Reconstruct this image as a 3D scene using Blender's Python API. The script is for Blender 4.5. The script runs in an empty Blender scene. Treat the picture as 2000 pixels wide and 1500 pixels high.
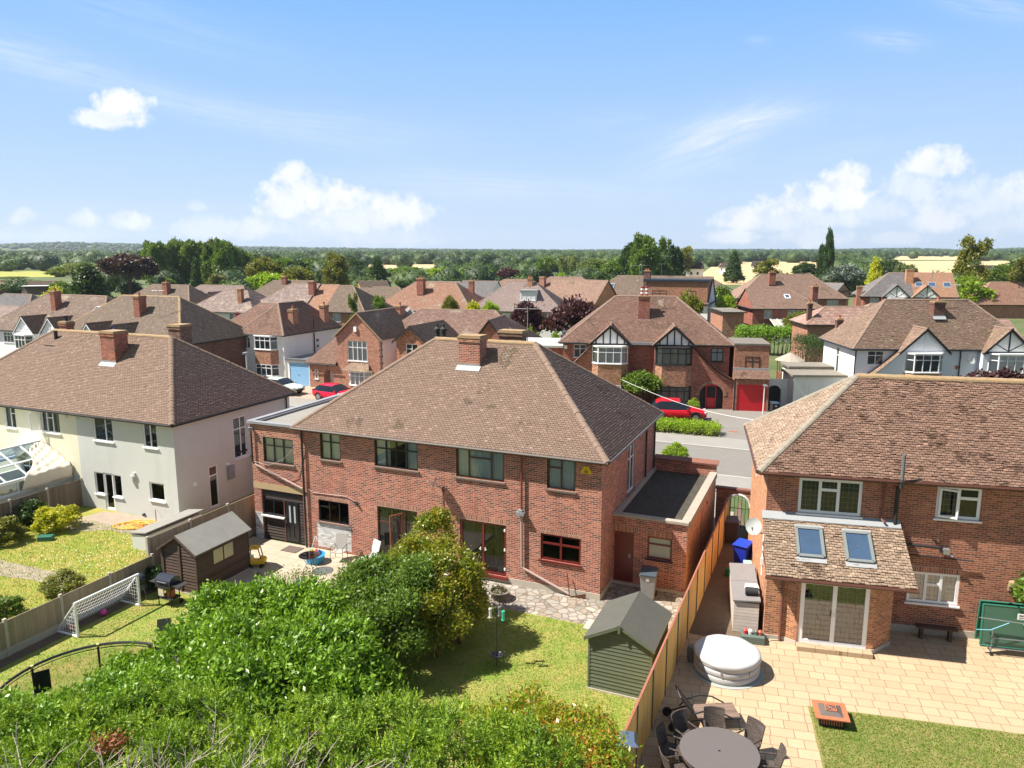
import bpy, math, random
import numpy as np
from mathutils import Vector, Matrix
R=math.radians
rng=np.random.default_rng(7); random.seed(7)
S=bpy.context.scene; COL=S.collection
# ---------------- camera, sky, sun, exposure ----------------
FPX=1480.; PIT=R(10.04); CH=12.9
cam=bpy.data.cameras.new("camera"); co=bpy.data.objects.new("camera",cam); COL.objects.link(co); S.camera=co
co.location=(0,0,CH); co.rotation_euler=(R(90)-PIT,0,0)
cam.sensor_width=36; cam.lens=36*FPX/2000; cam.clip_end=20000; cam.clip_start=.1
SUN_EL=R(54); SUN_AZ=R(-94)      # compass azimuth, clockwise from +Y
sl=bpy.data.lights.new("sun","SUN"); so=bpy.data.objects.new("sun",sl); COL.objects.link(so)
sl.energy=5.0; sl.angle=R(.53); sl.color=(1,.93,.82)
tosun=Vector((math.sin(SUN_AZ)*math.cos(SUN_EL),math.cos(SUN_AZ)*math.cos(SUN_EL),math.sin(SUN_EL)))
so.rotation_euler=tosun.to_track_quat('Z','Y').to_euler(); so.location=(-30,-5,40)
S.view_settings.view_transform='Standard'; S.view_settings.look='None'; S.view_settings.gamma=1
S.view_settings.exposure=1.08
def _c(px,py): # photograph direction -> (x/y, z/y) of the sky direction
    u=(px-1000)/FPX; v=(py-750)/FPX; y=math.cos(PIT)-v*math.sin(PIT); return u/y,(-math.sin(PIT)-v*math.cos(PIT))/y
def at(px,py,z=0.):
    a,b=_c(px,py); D=(z-CH)/b; return Vector((a*D,D,z))
def atD(px,py,D):
    a,b=_c(px,py); return Vector((a*D,D,CH+b*D))
W=bpy.data.worlds.new("World"); S.world=W; W.use_nodes=True
nt=W.node_tree; N=nt.nodes; L=nt.links; bg=N['Background']; SKY=.064
bg.inputs[1].default_value=SKY
sky=N.new('ShaderNodeTexSky'); sky.sky_type='NISHITA'; sky.sun_disc=False; sky.sun_elevation=SUN_EL; sky.sun_rotation=SUN_AZ
sky.air_density=1.0; sky.dust_density=.6; sky.ozone_density=1.6; sky.altitude=50
def mth(t,op,a,b=None,c=None,cl=False):
    n=t.nodes.new('ShaderNodeMath'); n.operation=op; n.use_clamp=cl
    for i,x in enumerate((a,b,c)):
        if x is None: continue
        if isinstance(x,(int,float)): n.inputs[i].default_value=x
        else: t.links.new(x,n.inputs[i])
    return n.outputs[0]
def M_(op,a,b=None,c=None,cl=False): return mth(nt,op,a,b,c,cl)
tc=N.new('ShaderNodeTexCoord'); sp=N.new('ShaderNodeSeparateXYZ'); L.new(tc.outputs['Generated'],sp.inputs[0])
yy=M_('MAXIMUM',sp.outputs[1],.05); U=M_('DIVIDE',sp.outputs[0],yy); V=M_('DIVIDE',sp.outputs[2],yy)
cmb=N.new('ShaderNodeCombineXYZ'); L.new(U,cmb.inputs[0]); L.new(V,cmb.inputs[1])
def noiseW(sc,det,rough,vec,seed=0,dist=0.):
    n=N.new('ShaderNodeTexNoise'); n.noise_dimensions='4D'; n.inputs['Scale'].default_value=sc; n.inputs['Detail'].default_value=det
    n.inputs['Roughness'].default_value=rough; n.inputs['W'].default_value=seed; n.inputs['Distortion'].default_value=dist; L.new(vec,n.inputs['Vector']); return n.outputs[0]
nz=noiseW(26,6,.6,cmb.outputs[0],1.3,.3); nz2=noiseW(70,4,.6,cmb.outputs[0],4.3)
nn=M_('ADD',M_('MULTIPLY',M_('SUBTRACT',nz,.5),2.6),M_('MULTIPLY',M_('SUBTRACT',nz2,.5),1.5))
# cumulus lumps: px,py,rx,ry,strength
CL=[(235,205,52,30,1),(215,232,70,22,.8),(570,345,34,26,1),(600,375,55,34,1),(560,400,50,40,1),(650,395,75,36,1),(690,430,120,42,.8),(780,420,62,40,1),(620,440,110,38,.5),(740,460,130,30,.45),
(40,425,30,18,.6),(165,432,30,22,.7),(250,432,38,24,.8),(400,445,60,28,.6),(475,450,45,24,.7),(382,404,22,14,.5),(120,460,120,18,.35),(1660,350,48,30,1),(1620,390,80,34,1),(1530,405,60,24,1),(1455,430,55,26,.9),(1560,430,120,30,.7),
(1430,465,45,16,.9),(1590,465,70,26,.7),(1830,325,60,34,.9),(1790,370,70,36,.65),(1900,400,120,46,.55),(1840,430,55,34,.8),(1990,375,40,30,.7),(1720,410,60,30,.5),(1960,440,80,30,.45),(1750,468,60,14,.5)]
dens=None
for (a,b,rx,ry,s_) in CL:
    cu,cv=_c(a,b); ru=rx*1.25/FPX; rv=ry*1.2/FPX
    du=M_('DIVIDE',M_('SUBTRACT',U,cu),ru); dv=M_('DIVIDE',M_('SUBTRACT',V,cv),rv)
    dv=M_('MULTIPLY',dv,M_('ADD',1.,M_('MULTIPLY',M_('LESS_THAN',dv,0.),.35)))
    d2=M_('ADD',M_('MULTIPLY',du,du),M_('MULTIPLY',dv,dv))
    e=M_('SUBTRACT',1.,d2); e=M_('ADD',e,nn); e=M_('MULTIPLY',M_('MULTIPLY',e,1.25,cl=True),s_)
    dens=e if dens is None else M_('MAXIMUM',dens,e)
# thin cirrus streaks
def rot_streak(a,b,rx,ry,ang,s_):
    global dens2
    cu,cv=_c(a,b); c_,s2=math.cos(ang),math.sin(ang)
    x=M_('SUBTRACT',U,cu); y=M_('SUBTRACT',V,cv)
    p=M_('DIVIDE',M_('ADD',M_('MULTIPLY',x,c_),M_('MULTIPLY',y,s2)),rx/FPX); q=M_('DIVIDE',M_('SUBTRACT',M_('MULTIPLY',y,c_),M_('MULTIPLY',x,s2)),ry/FPX)
    g=M_('EXPONENT',M_('MULTIPLY',M_('ADD',M_('MULTIPLY',p,p),M_('MULTIPLY',q,q)),-1.))
    cs=N.new('ShaderNodeCombineXYZ'); L.new(M_('MULTIPLY',p,.8),cs.inputs[0]); L.new(M_('MULTIPLY',q,2.2),cs.inputs[1])
    k=noiseW(1.6,5,.6,cs.outputs[0],a*.01)
    return M_('MULTIPLY',M_('MULTIPLY',g,M_('MULTIPLY',M_('SUBTRACT',k,.28,cl=True),2.2)),s_)
dens2=None
for s_ in [(330,190,420,24,R(-14),.35),(60,110,160,40,R(-12),.4),(620,240,300,30,R(-6),.3),(1390,270,130,42,R(22),.8),(1480,235,110,18,R(10),.5),(1740,78,70,18,R(-5),.45),(1940,14,110,22,R(-8),.45),(950,365,260,26,R(-3),.5),(300,40,220,40,R(-15),.25),(1200,240,90,24,0,.2),(1480,78,20,8,0,.3),(1600,280,380,90,R(10),.15),(1800,400,300,70,0,.3),(450,440,500,45,0,.3)]:
    e=rot_streak(*s_); dens2=e if dens2 is None else M_('ADD',dens2,e)
dt=M_('MAXIMUM',dens,M_('MULTIPLY',dens2,.8)); dt=M_('MULTIPLY',dt,M_('GREATER_THAN',sp.outputs[1],.06),cl=True)
dt=M_('MULTIPLY',dt,.95)
# the real sky is a touch more saturated near the top than the model
hsv=N.new('ShaderNodeHueSaturation'); L.new(sky.outputs[0],hsv.inputs['Color']); hsv.inputs['Saturation'].default_value=1.0; hsv.inputs['Value'].default_value=1.0
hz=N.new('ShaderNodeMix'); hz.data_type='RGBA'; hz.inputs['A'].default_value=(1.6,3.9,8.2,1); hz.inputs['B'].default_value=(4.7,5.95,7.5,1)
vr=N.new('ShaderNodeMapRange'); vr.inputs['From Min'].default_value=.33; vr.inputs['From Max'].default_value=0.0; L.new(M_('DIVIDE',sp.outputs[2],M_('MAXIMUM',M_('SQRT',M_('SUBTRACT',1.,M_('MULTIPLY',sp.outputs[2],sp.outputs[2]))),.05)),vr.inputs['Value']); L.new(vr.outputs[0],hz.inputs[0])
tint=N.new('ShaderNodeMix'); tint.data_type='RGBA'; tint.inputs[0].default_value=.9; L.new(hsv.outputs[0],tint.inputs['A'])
# added tint on the unseen sky overhead and behind, shapes the fill light
fill_tint=nd0=N.new('ShaderNodeMix'); fill_tint.data_type='RGBA'; fill_tint.inputs['B'].default_value=(2.3,2.55,3.0,1)
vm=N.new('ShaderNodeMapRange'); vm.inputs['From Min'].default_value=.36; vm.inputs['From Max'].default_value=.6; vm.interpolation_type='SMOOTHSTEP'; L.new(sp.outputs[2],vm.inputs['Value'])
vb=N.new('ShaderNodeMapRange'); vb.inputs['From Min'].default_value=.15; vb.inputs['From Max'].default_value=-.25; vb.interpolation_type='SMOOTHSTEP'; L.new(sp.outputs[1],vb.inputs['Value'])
L.new(M_('MULTIPLY',M_('MAXIMUM',vm.outputs[0],vb.outputs[0]),.85),fill_tint.inputs[0]); L.new(hz.outputs['Result'],fill_tint.inputs['A']); L.new(fill_tint.outputs['Result'],tint.inputs['B'])
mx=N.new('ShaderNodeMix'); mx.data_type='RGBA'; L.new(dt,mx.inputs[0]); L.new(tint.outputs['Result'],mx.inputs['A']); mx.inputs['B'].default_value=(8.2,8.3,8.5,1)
cn=N.new('ShaderNodeMix'); cn.data_type='RGBA'; cn.inputs['A'].default_value=(6.9,7.2,7.9,1); cn.inputs['B'].default_value=(8.4,8.4,8.5,1); L.new(M_('MULTIPLY',M_('SUBTRACT',nz,.32),3.,cl=True),cn.inputs[0]); L.new(cn.outputs['Result'],mx.inputs['B'])
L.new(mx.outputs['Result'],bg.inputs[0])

# ---------------- helpers ----------------
class MB:
    def __init__(s): s.v=[];s.f=[];s.m=[]
    def add(s,vs,fs,mi=0):
        b=len(s.v); s.v+= [tuple(p) for p in vs]; s.f+=[tuple(b+i for i in q) for q in fs]; s.m+=[mi]*len(fs); return s
    def box(s,x0,y0,z0,x1,y1,z1,mi=0):
        x0,x1=min(x0,x1),max(x0,x1);y0,y1=min(y0,y1),max(y0,y1);z0,z1=min(z0,z1),max(z0,z1)
        return s.add([(x0,y0,z0),(x1,y0,z0),(x1,y1,z0),(x0,y1,z0),(x0,y0,z1),(x1,y0,z1),(x1,y1,z1),(x0,y1,z1)],
              [(0,3,2,1),(4,5,6,7),(0,1,5,4),(1,2,6,5),(2,3,7,6),(3,0,4,7)],mi)
    def obox(s,c,h,ang=0,mi=0,M=None):
        M=M or Matrix.Rotation(ang,3,'Z'); c=Vector(c)
        vs=[c+M@Vector((sx*h[0],sy*h[1],sz*h[2])) for sz in(-1,1) for sx,sy in((-1,-1),(1,-1),(1,1),(-1,1))]
        return s.add(vs,[(0,3,2,1),(4,5,6,7),(0,1,5,4),(1,2,6,5),(2,3,7,6),(3,0,4,7)],mi)
    def prism(s,pts,z0,z1,mi=0):
        n=len(pts); return s.add([(p[0],p[1],z0) for p in pts]+[(p[0],p[1],z1) for p in pts],
            [tuple(range(n))[::-1],tuple(range(n,2*n))]+[(i,(i+1)%n,n+(i+1)%n,n+i) for i in range(n)],mi)
    def poly(s,pts,mi=0): return s.add(pts,[tuple(range(len(pts)))],mi)
    def slab(s,pts,d,mi=0):   # extrude a polygon by vector d
        n=len(pts); d=Vector(d); q=[Vector(p)+d for p in pts]
        return s.add(list(pts)+q,[tuple(range(n))[::-1],tuple(range(n,2*n))]+[(i,(i+1)%n,n+(i+1)%n,n+i) for i in range(n)],mi)
    def tube(s,path,r,n=8,mi=0,cap=True):
        path=[Vector(p) for p in path]; rs=r if isinstance(r,(list,tuple)) else [r]*len(path); vs=[];k=len(path)
        for i,p in enumerate(path):
            t=(path[min(i+1,k-1)]-path[max(i-1,0)]).normalized(); a=Vector((0,0,1)) if abs(t.z)<.9 else Vector((1,0,0))
            x=t.cross(a).normalized(); y=t.cross(x)
            vs+=[p+(x*math.cos(2*math.pi*j/n)+y*math.sin(2*math.pi*j/n))*rs[i] for j in range(n)]
        fs=[(i*n+j,i*n+(j+1)%n,(i+1)*n+(j+1)%n,(i+1)*n+j) for i in range(k-1) for j in range(n)]
        if cap: fs+=[tuple(range(n))[::-1],tuple(range((k-1)*n,k*n))]
        return s.add(vs,fs,mi)
    def lathe(s,prof,c=(0,0,0),n=24,mi=0,sx=1,sy=1):
        vs=[(c[0]+r*math.cos(2*math.pi*j/n)*sx,c[1]+r*math.sin(2*math.pi*j/n)*sy,c[2]+z) for r,z in prof for j in range(n)]
        k=len(prof); fs=[(i*n+j,i*n+(j+1)%n,(i+1)*n+(j+1)%n,(i+1)*n+j) for i in range(k-1) for j in range(n)]
        fs+=[tuple(range(n))[::-1],tuple(range((k-1)*n,k*n))]
        return s.add(vs,fs,mi)
    def build(s,name,mat,parent=None,smooth=False,bevel=0,label=None):
        me=bpy.data.meshes.new(name); me.from_pydata(s.v,[],s.f); 
        for m in (mat if isinstance(mat,(list,tuple)) else [mat]): me.materials.append(m)
        if s.f: me.polygons.foreach_set('material_index',s.m)
        autouv(me)
        if smooth: me.polygons.foreach_set('use_smooth',[True]*len(s.f))
        me.update(); me.validate()
        o=bpy.data.objects.new(name,me); COL.objects.link(o)
        if parent: o.parent=parent
        if bevel:
            b=o.modifiers.new('b','BEVEL'); b.width=bevel; b.segments=2; b.limit_method='ANGLE'
        if label: o['label']=label
        return o
def autouv(me):
    n=len(me.loops)
    if not n: return
    V=np.empty(len(me.vertices)*3); me.vertices.foreach_get('co',V); V=V.reshape(-1,3)
    li=np.empty(n,np.int32); me.loops.foreach_get('vertex_index',li)
    me.update(); nf=len(me.polygons); Nn=np.empty(nf*3); me.polygons.foreach_get('normal',Nn); Nn=Nn.reshape(-1,3)
    lt=np.empty(nf,np.int32); me.polygons.foreach_get('loop_total',lt); fi=np.repeat(np.arange(nf),lt)
    nn=Nn[fi]; p=V[li]; flat=np.abs(nn[:,2])>.9
    h=np.hypot(nn[:,0],nn[:,1])+1e-9; tx=-nn[:,1]/h; ty=nn[:,0]/h
    fl=(np.abs(tx)>.7)&(tx<0)|(np.abs(tx)<=.7)&(ty<0); tx=np.where(fl,-tx,tx); ty=np.where(fl,-ty,ty)
    u=np.where(flat,p[:,0],p[:,0]*tx+p[:,1]*ty); v=np.where(flat,p[:,1],p[:,2]/np.maximum(h,.3))
    uv=me.uv_layers.new(name='uv'); uv.data.foreach_set('uv',np.stack([u,v],1).ravel())
def npmesh(name,V,F,mat,rnd=None,parent=None,smooth=False,link=True):
    me=bpy.data.meshes.new(name); V=np.asarray(V,np.float32); F=np.asarray(F,np.int32); k=F.shape[1]
    me.vertices.add(len(V)); me.vertices.foreach_set('co',V.ravel())
    me.loops.add(F.size); me.loops.foreach_set('vertex_index',F.ravel())
    me.polygons.add(len(F)); me.polygons.foreach_set('loop_start',np.arange(0,F.size,k,dtype=np.int32))
    me.polygons.foreach_set('loop_total',np.full(len(F),k,np.int32))
    if smooth: me.polygons.foreach_set('use_smooth',np.ones(len(F),bool))
    me.update(calc_edges=True)
    if rnd is not None:
        a=me.attributes.new('rnd','FLOAT','FACE'); a.data.foreach_set('value',np.asarray(rnd,np.float32))
    me.materials.append(mat)
    if not link: return me
    o=bpy.data.objects.new(name,me); COL.objects.link(o)
    if parent: o.parent=parent
    return o
def tag(o,label,cat,group=None,kind=None):
    if label: o['label']=label
    if cat: o['category']=cat
    if group: o['group']=group
    if kind: o['kind']=kind
    return o
def thing(name,label,cat,loc=(0,0,0),th=0,group=None):
    o=bpy.data.objects.new(name,None); COL.objects.link(o); o.location=loc; o.rotation_euler=(0,0,-R(th)); o.empty_display_size=.2
    return tag(o,label,cat,group)
def struct(o): o['kind']='structure'; return o
def copy_tree(o,parent=None):
    c=o.copy(); COL.objects.link(c)
    if parent: c.parent=parent
    for ch in [q for q in bpy.data.objects if q.parent==o]: copy_tree(ch,c)
    return c

# ---------------- materials ----------------
def newmat(name):
    m=bpy.data.materials.new(name); m.use_nodes=True; return m,m.node_tree,m.node_tree.nodes['Principled BSDF']
def nd(t,ty,**k):
    n=t.nodes.new(ty)
    for a,b in k.items():
        if a in n.inputs: n.inputs[a].default_value=b
        else: setattr(n,a,b)
    return n
def col4(c): return (c[0],c[1],c[2],1)
def mixc(t,f,a,b,mode='MIX'):
    n=t.nodes.new('ShaderNodeMix'); n.data_type='RGBA'; n.blend_type=mode
    for i,x in ((0,f),('A',a),('B',b)):
        if isinstance(x,(int,float)): n.inputs[i].default_value=x
        elif isinstance(x,tuple): n.inputs[i].default_value=col4(x)
        else: t.links.new(x,n.inputs[i])
    return n.outputs['Result']
def tnoise(t,sc,det=4,rough=.6,vec=None,lo=None,hi=None):
    n=nd(t,'ShaderNodeTexNoise',Scale=sc,Detail=det,Roughness=rough)
    if vec: t.links.new(vec,n.inputs['Vector'])
    o=n.outputs[0]
    if lo is not None:
        r=nd(t,'ShaderNodeMapRange'); r.inputs['From Min'].default_value=lo; r.inputs['From Max'].default_value=hi; t.links.new(o,r.inputs[0]); o=r.outputs[0]
    return o
def objvec(t): return t.nodes.new('ShaderNodeTexCoord').outputs['Object']
def simple(name,c,rough=.6,var=.18,sc=3.,bump=0.,bsc=40,metal=0.,spec=None):
    m,t,p=newmat(name); v=objvec(t); n=tnoise(t,sc,5,.65,v)
    a=tuple(x*(1-var) for x in c); b=tuple(min(1,x*(1+var)) for x in c); cc=mixc(t,n,a,b)
    if 'render' in name or 'felt' in name or 'asphalt' in name or 'tarmac' in name:
        sx=nd(t,'ShaderNodeMapping'); sx.inputs['Scale'].default_value=(1.5,1.5,.18 if 'render' in name else 1.); t.links.new(v,sx.inputs[0]); cc=mixc(t,mth(t,'MULTIPLY',tnoise(t,.9,6,.75,sx.outputs[0],.5,.75),.28),cc,tuple(x*.62 for x in c)); cc=mixc(t,mth(t,'MULTIPLY',tnoise(t,.35,5,.7,v,.5,.6),.12),cc,tuple(x*.7 for x in c))
    t.links.new(cc,p.inputs['Base Color']); p.inputs['Roughness'].default_value=rough; p.inputs['Metallic'].default_value=metal
    if bump:
        bn=nd(t,'ShaderNodeBump',Strength=bump,Distance=.02); t.links.new(tnoise(t,bsc,4,.6,v),bn.inputs['Height']); t.links.new(bn.outputs[0],p.inputs['Normal'])
    return m
def brickmat(name,c1,c2,mort,bw=.225,bh=.075,ms=.011,dark=(.1,.05,.035),bump=.5,dirt=.3,stain=None):
    m,t,p=newmat(name); uv=t.nodes.new('ShaderNodeTexCoord').outputs['UV']
    b=nd(t,'ShaderNodeTexBrick',Scale=1.); b.inputs['Brick Width'].default_value=bw; b.inputs['Row Height'].default_value=bh; b.inputs['Mortar Size'].default_value=ms
    b.inputs['Mortar Smooth'].default_value=.2; b.inputs['Bias'].default_value=0.; b.offset=.5
    b.inputs['Color1'].default_value=(0,0,0,1); b.inputs['Color2'].default_value=(1,1,1,1); b.inputs['Mortar'].default_value=(.5,.5,.5,1); t.links.new(uv,b.inputs['Vector'])
    r=nd(t,'ShaderNodeValToRGB'); t.links.new(b.outputs['Color'],r.inputs[0]); e=r.color_ramp.elements
    e[0].color=col4(dark); e[0].position=0; e[1].color=col4(c2); e[1].position=1
    for pos,c in((.07,dark),(.15,tuple(x*.62 for x in c1)),(.3,c1),(.5,tuple(x*.8+y*.05 for x,y in zip(c1,c2))),(.7,tuple((x+y)/2 for x,y in zip(c1,c2))),(.85,tuple(x*1.1 for x in c2))):
        q=e.new(pos); q.color=col4(c)
    c=mixc(t,b.outputs['Fac'],r.outputs[0],mort)
    v=objvec(t); n=tnoise(t,.7,5,.65,v,.35,.7); c=mixc(t,mth(t,'MULTIPLY',n,dirt),c,tuple(x*.55 for x in c1))
    n2=tnoise(t,9,3,.6,v); c=mixc(t,.35,c,mixc(t,n2,(.25,.25,.25),(.8,.8,.8)),'OVERLAY')
    t.links.new(c,p.inputs['Base Color']); p.inputs['Roughness'].default_value=.85
    if stain is None:
        sx=nd(t,'ShaderNodeMapping'); sx.inputs['Scale'].default_value=(1.6,1.6,.22); t.links.new(v,sx.inputs[0]); sn=tnoise(t,1.,5,.7,sx.outputs[0],.52,.74)
        c=mixc(t,mth(t,'MULTIPLY',sn,.38),c,tuple(x*.45 for x in c1)); ef=mth(t,'MULTIPLY',tnoise(t,1.3,5,.75,v,.60,.78),.30); c=mixc(t,ef,c,(.5,.42,.36)); t.links.new(c,p.inputs['Base Color'])
    if bump:
        bn=nd(t,'ShaderNodeBump',Strength=bump,Distance=.012); t.links.new(mth(t,'SUBTRACT',1.,b.outputs['Fac']),bn.inputs['Height']); t.links.new(bn.outputs[0],p.inputs['Normal'])
    return m
def tilemat(name,c1,c2,moss=(.10,.07,.045),mossamt=.5,lich=(.5,.42,.33),lichamt=.3,ms=.9,dk=None):
    m,t,p=newmat(name); v=objvec(t)
    a=nd(t,'ShaderNodeAttribute',attribute_name='rnd').outputs['Fac']
    r=nd(t,'ShaderNodeValToRGB'); e=r.color_ramp.elements; e[0].color=col4(c1); e[1].color=col4(c2); t.links.new(a,r.inputs[0])
    q=e.new(.93); q.color=col4(c2); e[2].color=col4(tuple(min(1,x*1.35) for x in c2)); q=e.new(.04); q.color=col4(c1); e[0].color=col4(tuple(x*.22 for x in c1))
    c=r.outputs[0]
    n=tnoise(t,ms*.5,6,.7,v,.42,.66); hi=mth(t,'GREATER_THAN',mth(t,'ADD',mth(t,'MULTIPLY',n,.75),mth(t,'MULTIPLY',tnoise(t,14,4,.7,v),.55)),.94-mossamt*.25)
    c=mixc(t,mth(t,'MULTIPLY',hi,.8),c,moss)
    n3=mth(t,'ADD',mth(t,'MULTIPLY',tnoise(t,.45,4,.6,v,.5,.75),.5),tnoise(t,22,3,.7,v)); li=mth(t,'GREATER_THAN',n3,1.02-lichamt*.3)
    c=mixc(t,mth(t,'MULTIPLY',li,.65),c,lich)
    c=mixc(t,.12,c,mixc(t,tnoise(t,5,4,.7,v),(.3,.3,.3),(.75,.75,.75)),'OVERLAY')
    t.links.new(c,p.inputs['Base Color']); p.inputs['Roughness'].default_value=.9
    bn=nd(t,'ShaderNodeBump',Strength=.4,Distance=.02); t.links.new(tnoise(t,30,4,.7,v),bn.inputs['Height']); t.links.new(bn.outputs[0],p.inputs['Normal'])
    return m
def leafmat(name,cols,trans=.35,rough=.5,vary=.25):
    m,t,p=newmat(name); a=nd(t,'ShaderNodeAttribute',attribute_name='rnd').outputs['Fac']
    r=nd(t,'ShaderNodeValToRGB'); e=r.color_ramp.elements; t.links.new(a,r.inputs[0]); n=len(cols)
    e[0].color=col4(cols[0]); e[1].color=col4(cols[-1])
    for i in range(1,n-1): e.new(i/(n-1)).color=col4(cols[i])
    oi=nd(t,'ShaderNodeObjectInfo').outputs['Random']
    c=mixc(t,vary,r.outputs[0],mixc(t,oi,(.2,.2,.2),(.8,.8,.8)),'OVERLAY')
    t.links.new(c,p.inputs['Base Color']); p.inputs['Roughness'].default_value=rough
    tr=t.nodes.new('ShaderNodeBsdfTranslucent'); c2=mixc(t,1.,c,(1.6,1.5,.6),'MULTIPLY'); t.links.new(c2,tr.inputs[0])
    ms=t.nodes.new('ShaderNodeMixShader'); ms.inputs[0].default_value=trans; t.links.new(p.outputs[0],ms.inputs[1]); t.links.new(tr.outputs[0],ms.inputs[2])
    t.links.new(ms.outputs[0],t.nodes['Material Output'].inputs[0]); return m
def glassmat(name,tint=(.84,.87,.88),refl=.08,rough=.03):
    m,t,p=newmat(name); t.nodes.remove(p)
    tr=nd(t,'ShaderNodeBsdfTransparent'); tr.inputs[0].default_value=col4(tint); gl=nd(t,'ShaderNodeBsdfGlossy',Roughness=rough); gl.inputs[0].default_value=(.9,.93,1,1)
    fr=nd(t,'ShaderNodeFresnel',IOR=1.5); f=mth(t,'ADD',fr.outputs[0],refl*.6,cl=True)
    ms=t.nodes.new('ShaderNodeMixShader'); t.links.new(f,ms.inputs[0]); t.links.new(tr.outputs[0],ms.inputs[1]); t.links.new(gl.outputs[0],ms.inputs[2])
    t.links.new(ms.outputs[0],t.nodes['Material Output'].inputs[0]); return m
def grassmat(name,g1,g2,dry,drya=.5,sc=1.):
    m,t,p=newmat(name); v=objvec(t)
    f=tnoise(t,60*sc,4,.8,v,.3,.7); c=mixc(t,f,g1,g2)
    d=mth(t,'MULTIPLY',mth(t,'ADD',tnoise(t,.9*sc,6,.72,v,.36,.64),mth(t,'MULTIPLY',tnoise(t,5*sc,5,.7,v,.4,.7),.5)),drya,cl=True)
    c=mixc(t,d,c,mixc(t,f,tuple(x*.75 for x in dry),dry))
    wn=mth(t,'MULTIPLY',tnoise(t,.55*sc,5,.75,v,.60,.72),.55); c=mixc(t,wn,c,(.30,.22,.11)); c=mixc(t,mth(t,'MULTIPLY',tnoise(t,1.7*sc,4,.7,v,.58,.66),.5),c,tuple(x*.7 for x in g1))
    c=mixc(t,.35,c,mixc(t,tnoise(t,25*sc,4,.8,v,.3,.7),(.25,.25,.25),(.75,.75,.75)),'OVERLAY')
    t.links.new(c,p.inputs['Base Color']); p.inputs['Roughness'].default_value=.95
    bn=nd(t,'ShaderNodeBump',Strength=.9,Distance=.05); t.links.new(tnoise(t,45*sc,5,.8,v),bn.inputs['Height']); t.links.new(bn.outputs[0],p.inputs['Normal']); return m
def pavemat(name,c1,c2,joint,bw,bh,ms=.012,stain=.3,ang=0,dk=(.3,.22,.15)):
    m,t,p=newmat(name); v=objvec(t); mp=nd(t,'ShaderNodeMapping'); mp.inputs['Rotation'].default_value=(0,0,ang); t.links.new(v,mp.inputs[0])
    b=nd(t,'ShaderNodeTexBrick',Scale=1.); b.inputs['Brick Width'].default_value=bw; b.inputs['Row Height'].default_value=bh; b.inputs['Mortar Size'].default_value=ms; b.inputs['Mortar Smooth'].default_value=.1; b.offset=.37; b.squash=.7; b.squash_frequency=3
    b.inputs['Color1'].default_value=col4(c1); b.inputs['Color2'].default_value=col4(c2); b.inputs['Mortar'].default_value=col4(joint); t.links.new(mp.outputs[0],b.inputs['Vector'])
    c=mixc(t,mth(t,'MULTIPLY',tnoise(t,.6,6,.7,v,.45,.75),stain),b.outputs[0],dk)
    c=mixc(t,.3,c,mixc(t,tnoise(t,7,5,.7,v),(.3,.3,.3),(.75,.75,.75)),'OVERLAY')
    t.links.new(c,p.inputs['Base Color']); p.inputs['Roughness'].default_value=.85
    bn=nd(t,'ShaderNodeBump',Strength=.4,Distance=.01); t.links.new(mth(t,'SUBTRACT',1.,b.outputs['Fac']),bn.inputs['Height']); t.links.new(bn.outputs[0],p.inputs['Normal']); return m
def crazymat(name,cs,joint,sc=2.6):
    m,t,p=newmat(name); v=objvec(t); vv=mixc(t,.06,v,nd(t,'ShaderNodeTexNoise',Scale=4).outputs['Color'])
    a=nd(t,'ShaderNodeTexVoronoi',Scale=sc); a.feature='DISTANCE_TO_EDGE'; b=nd(t,'ShaderNodeTexVoronoi',Scale=sc); t.links.new(vv,a.inputs[0]); t.links.new(vv,b.inputs[0])
    s=nd(t,'ShaderNodeSeparateColor'); t.links.new(b.outputs['Color'],s.inputs[0])
    r=nd(t,'ShaderNodeValToRGB'); e=r.color_ramp.elements; e[0].color=col4(cs[0]); e[1].color=col4(cs[-1]); t.links.new(s.outputs[0],r.inputs[0])
    for i in range(1,len(cs)-1): e.new(i/(len(cs)-1)).color=col4(cs[i])
    f=mth(t,'LESS_THAN',a.outputs[0],.06); c=mixc(t,f,r.outputs[0],joint); c=mixc(t,.4,c,mixc(t,tnoise(t,9,5,.7,v),(.25,.25,.25),(.75,.75,.75)),'OVERLAY')
    t.links.new(c,p.inputs['Base Color']); p.inputs['Roughness'].default_value=.9
    bn=nd(t,'ShaderNodeBump',Strength=.5,Distance=.015); t.links.new(mth(t,'SUBTRACT',1.,f),bn.inputs['Height']); t.links.new(bn.outputs[0],p.inputs['Normal']); return m
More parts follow.
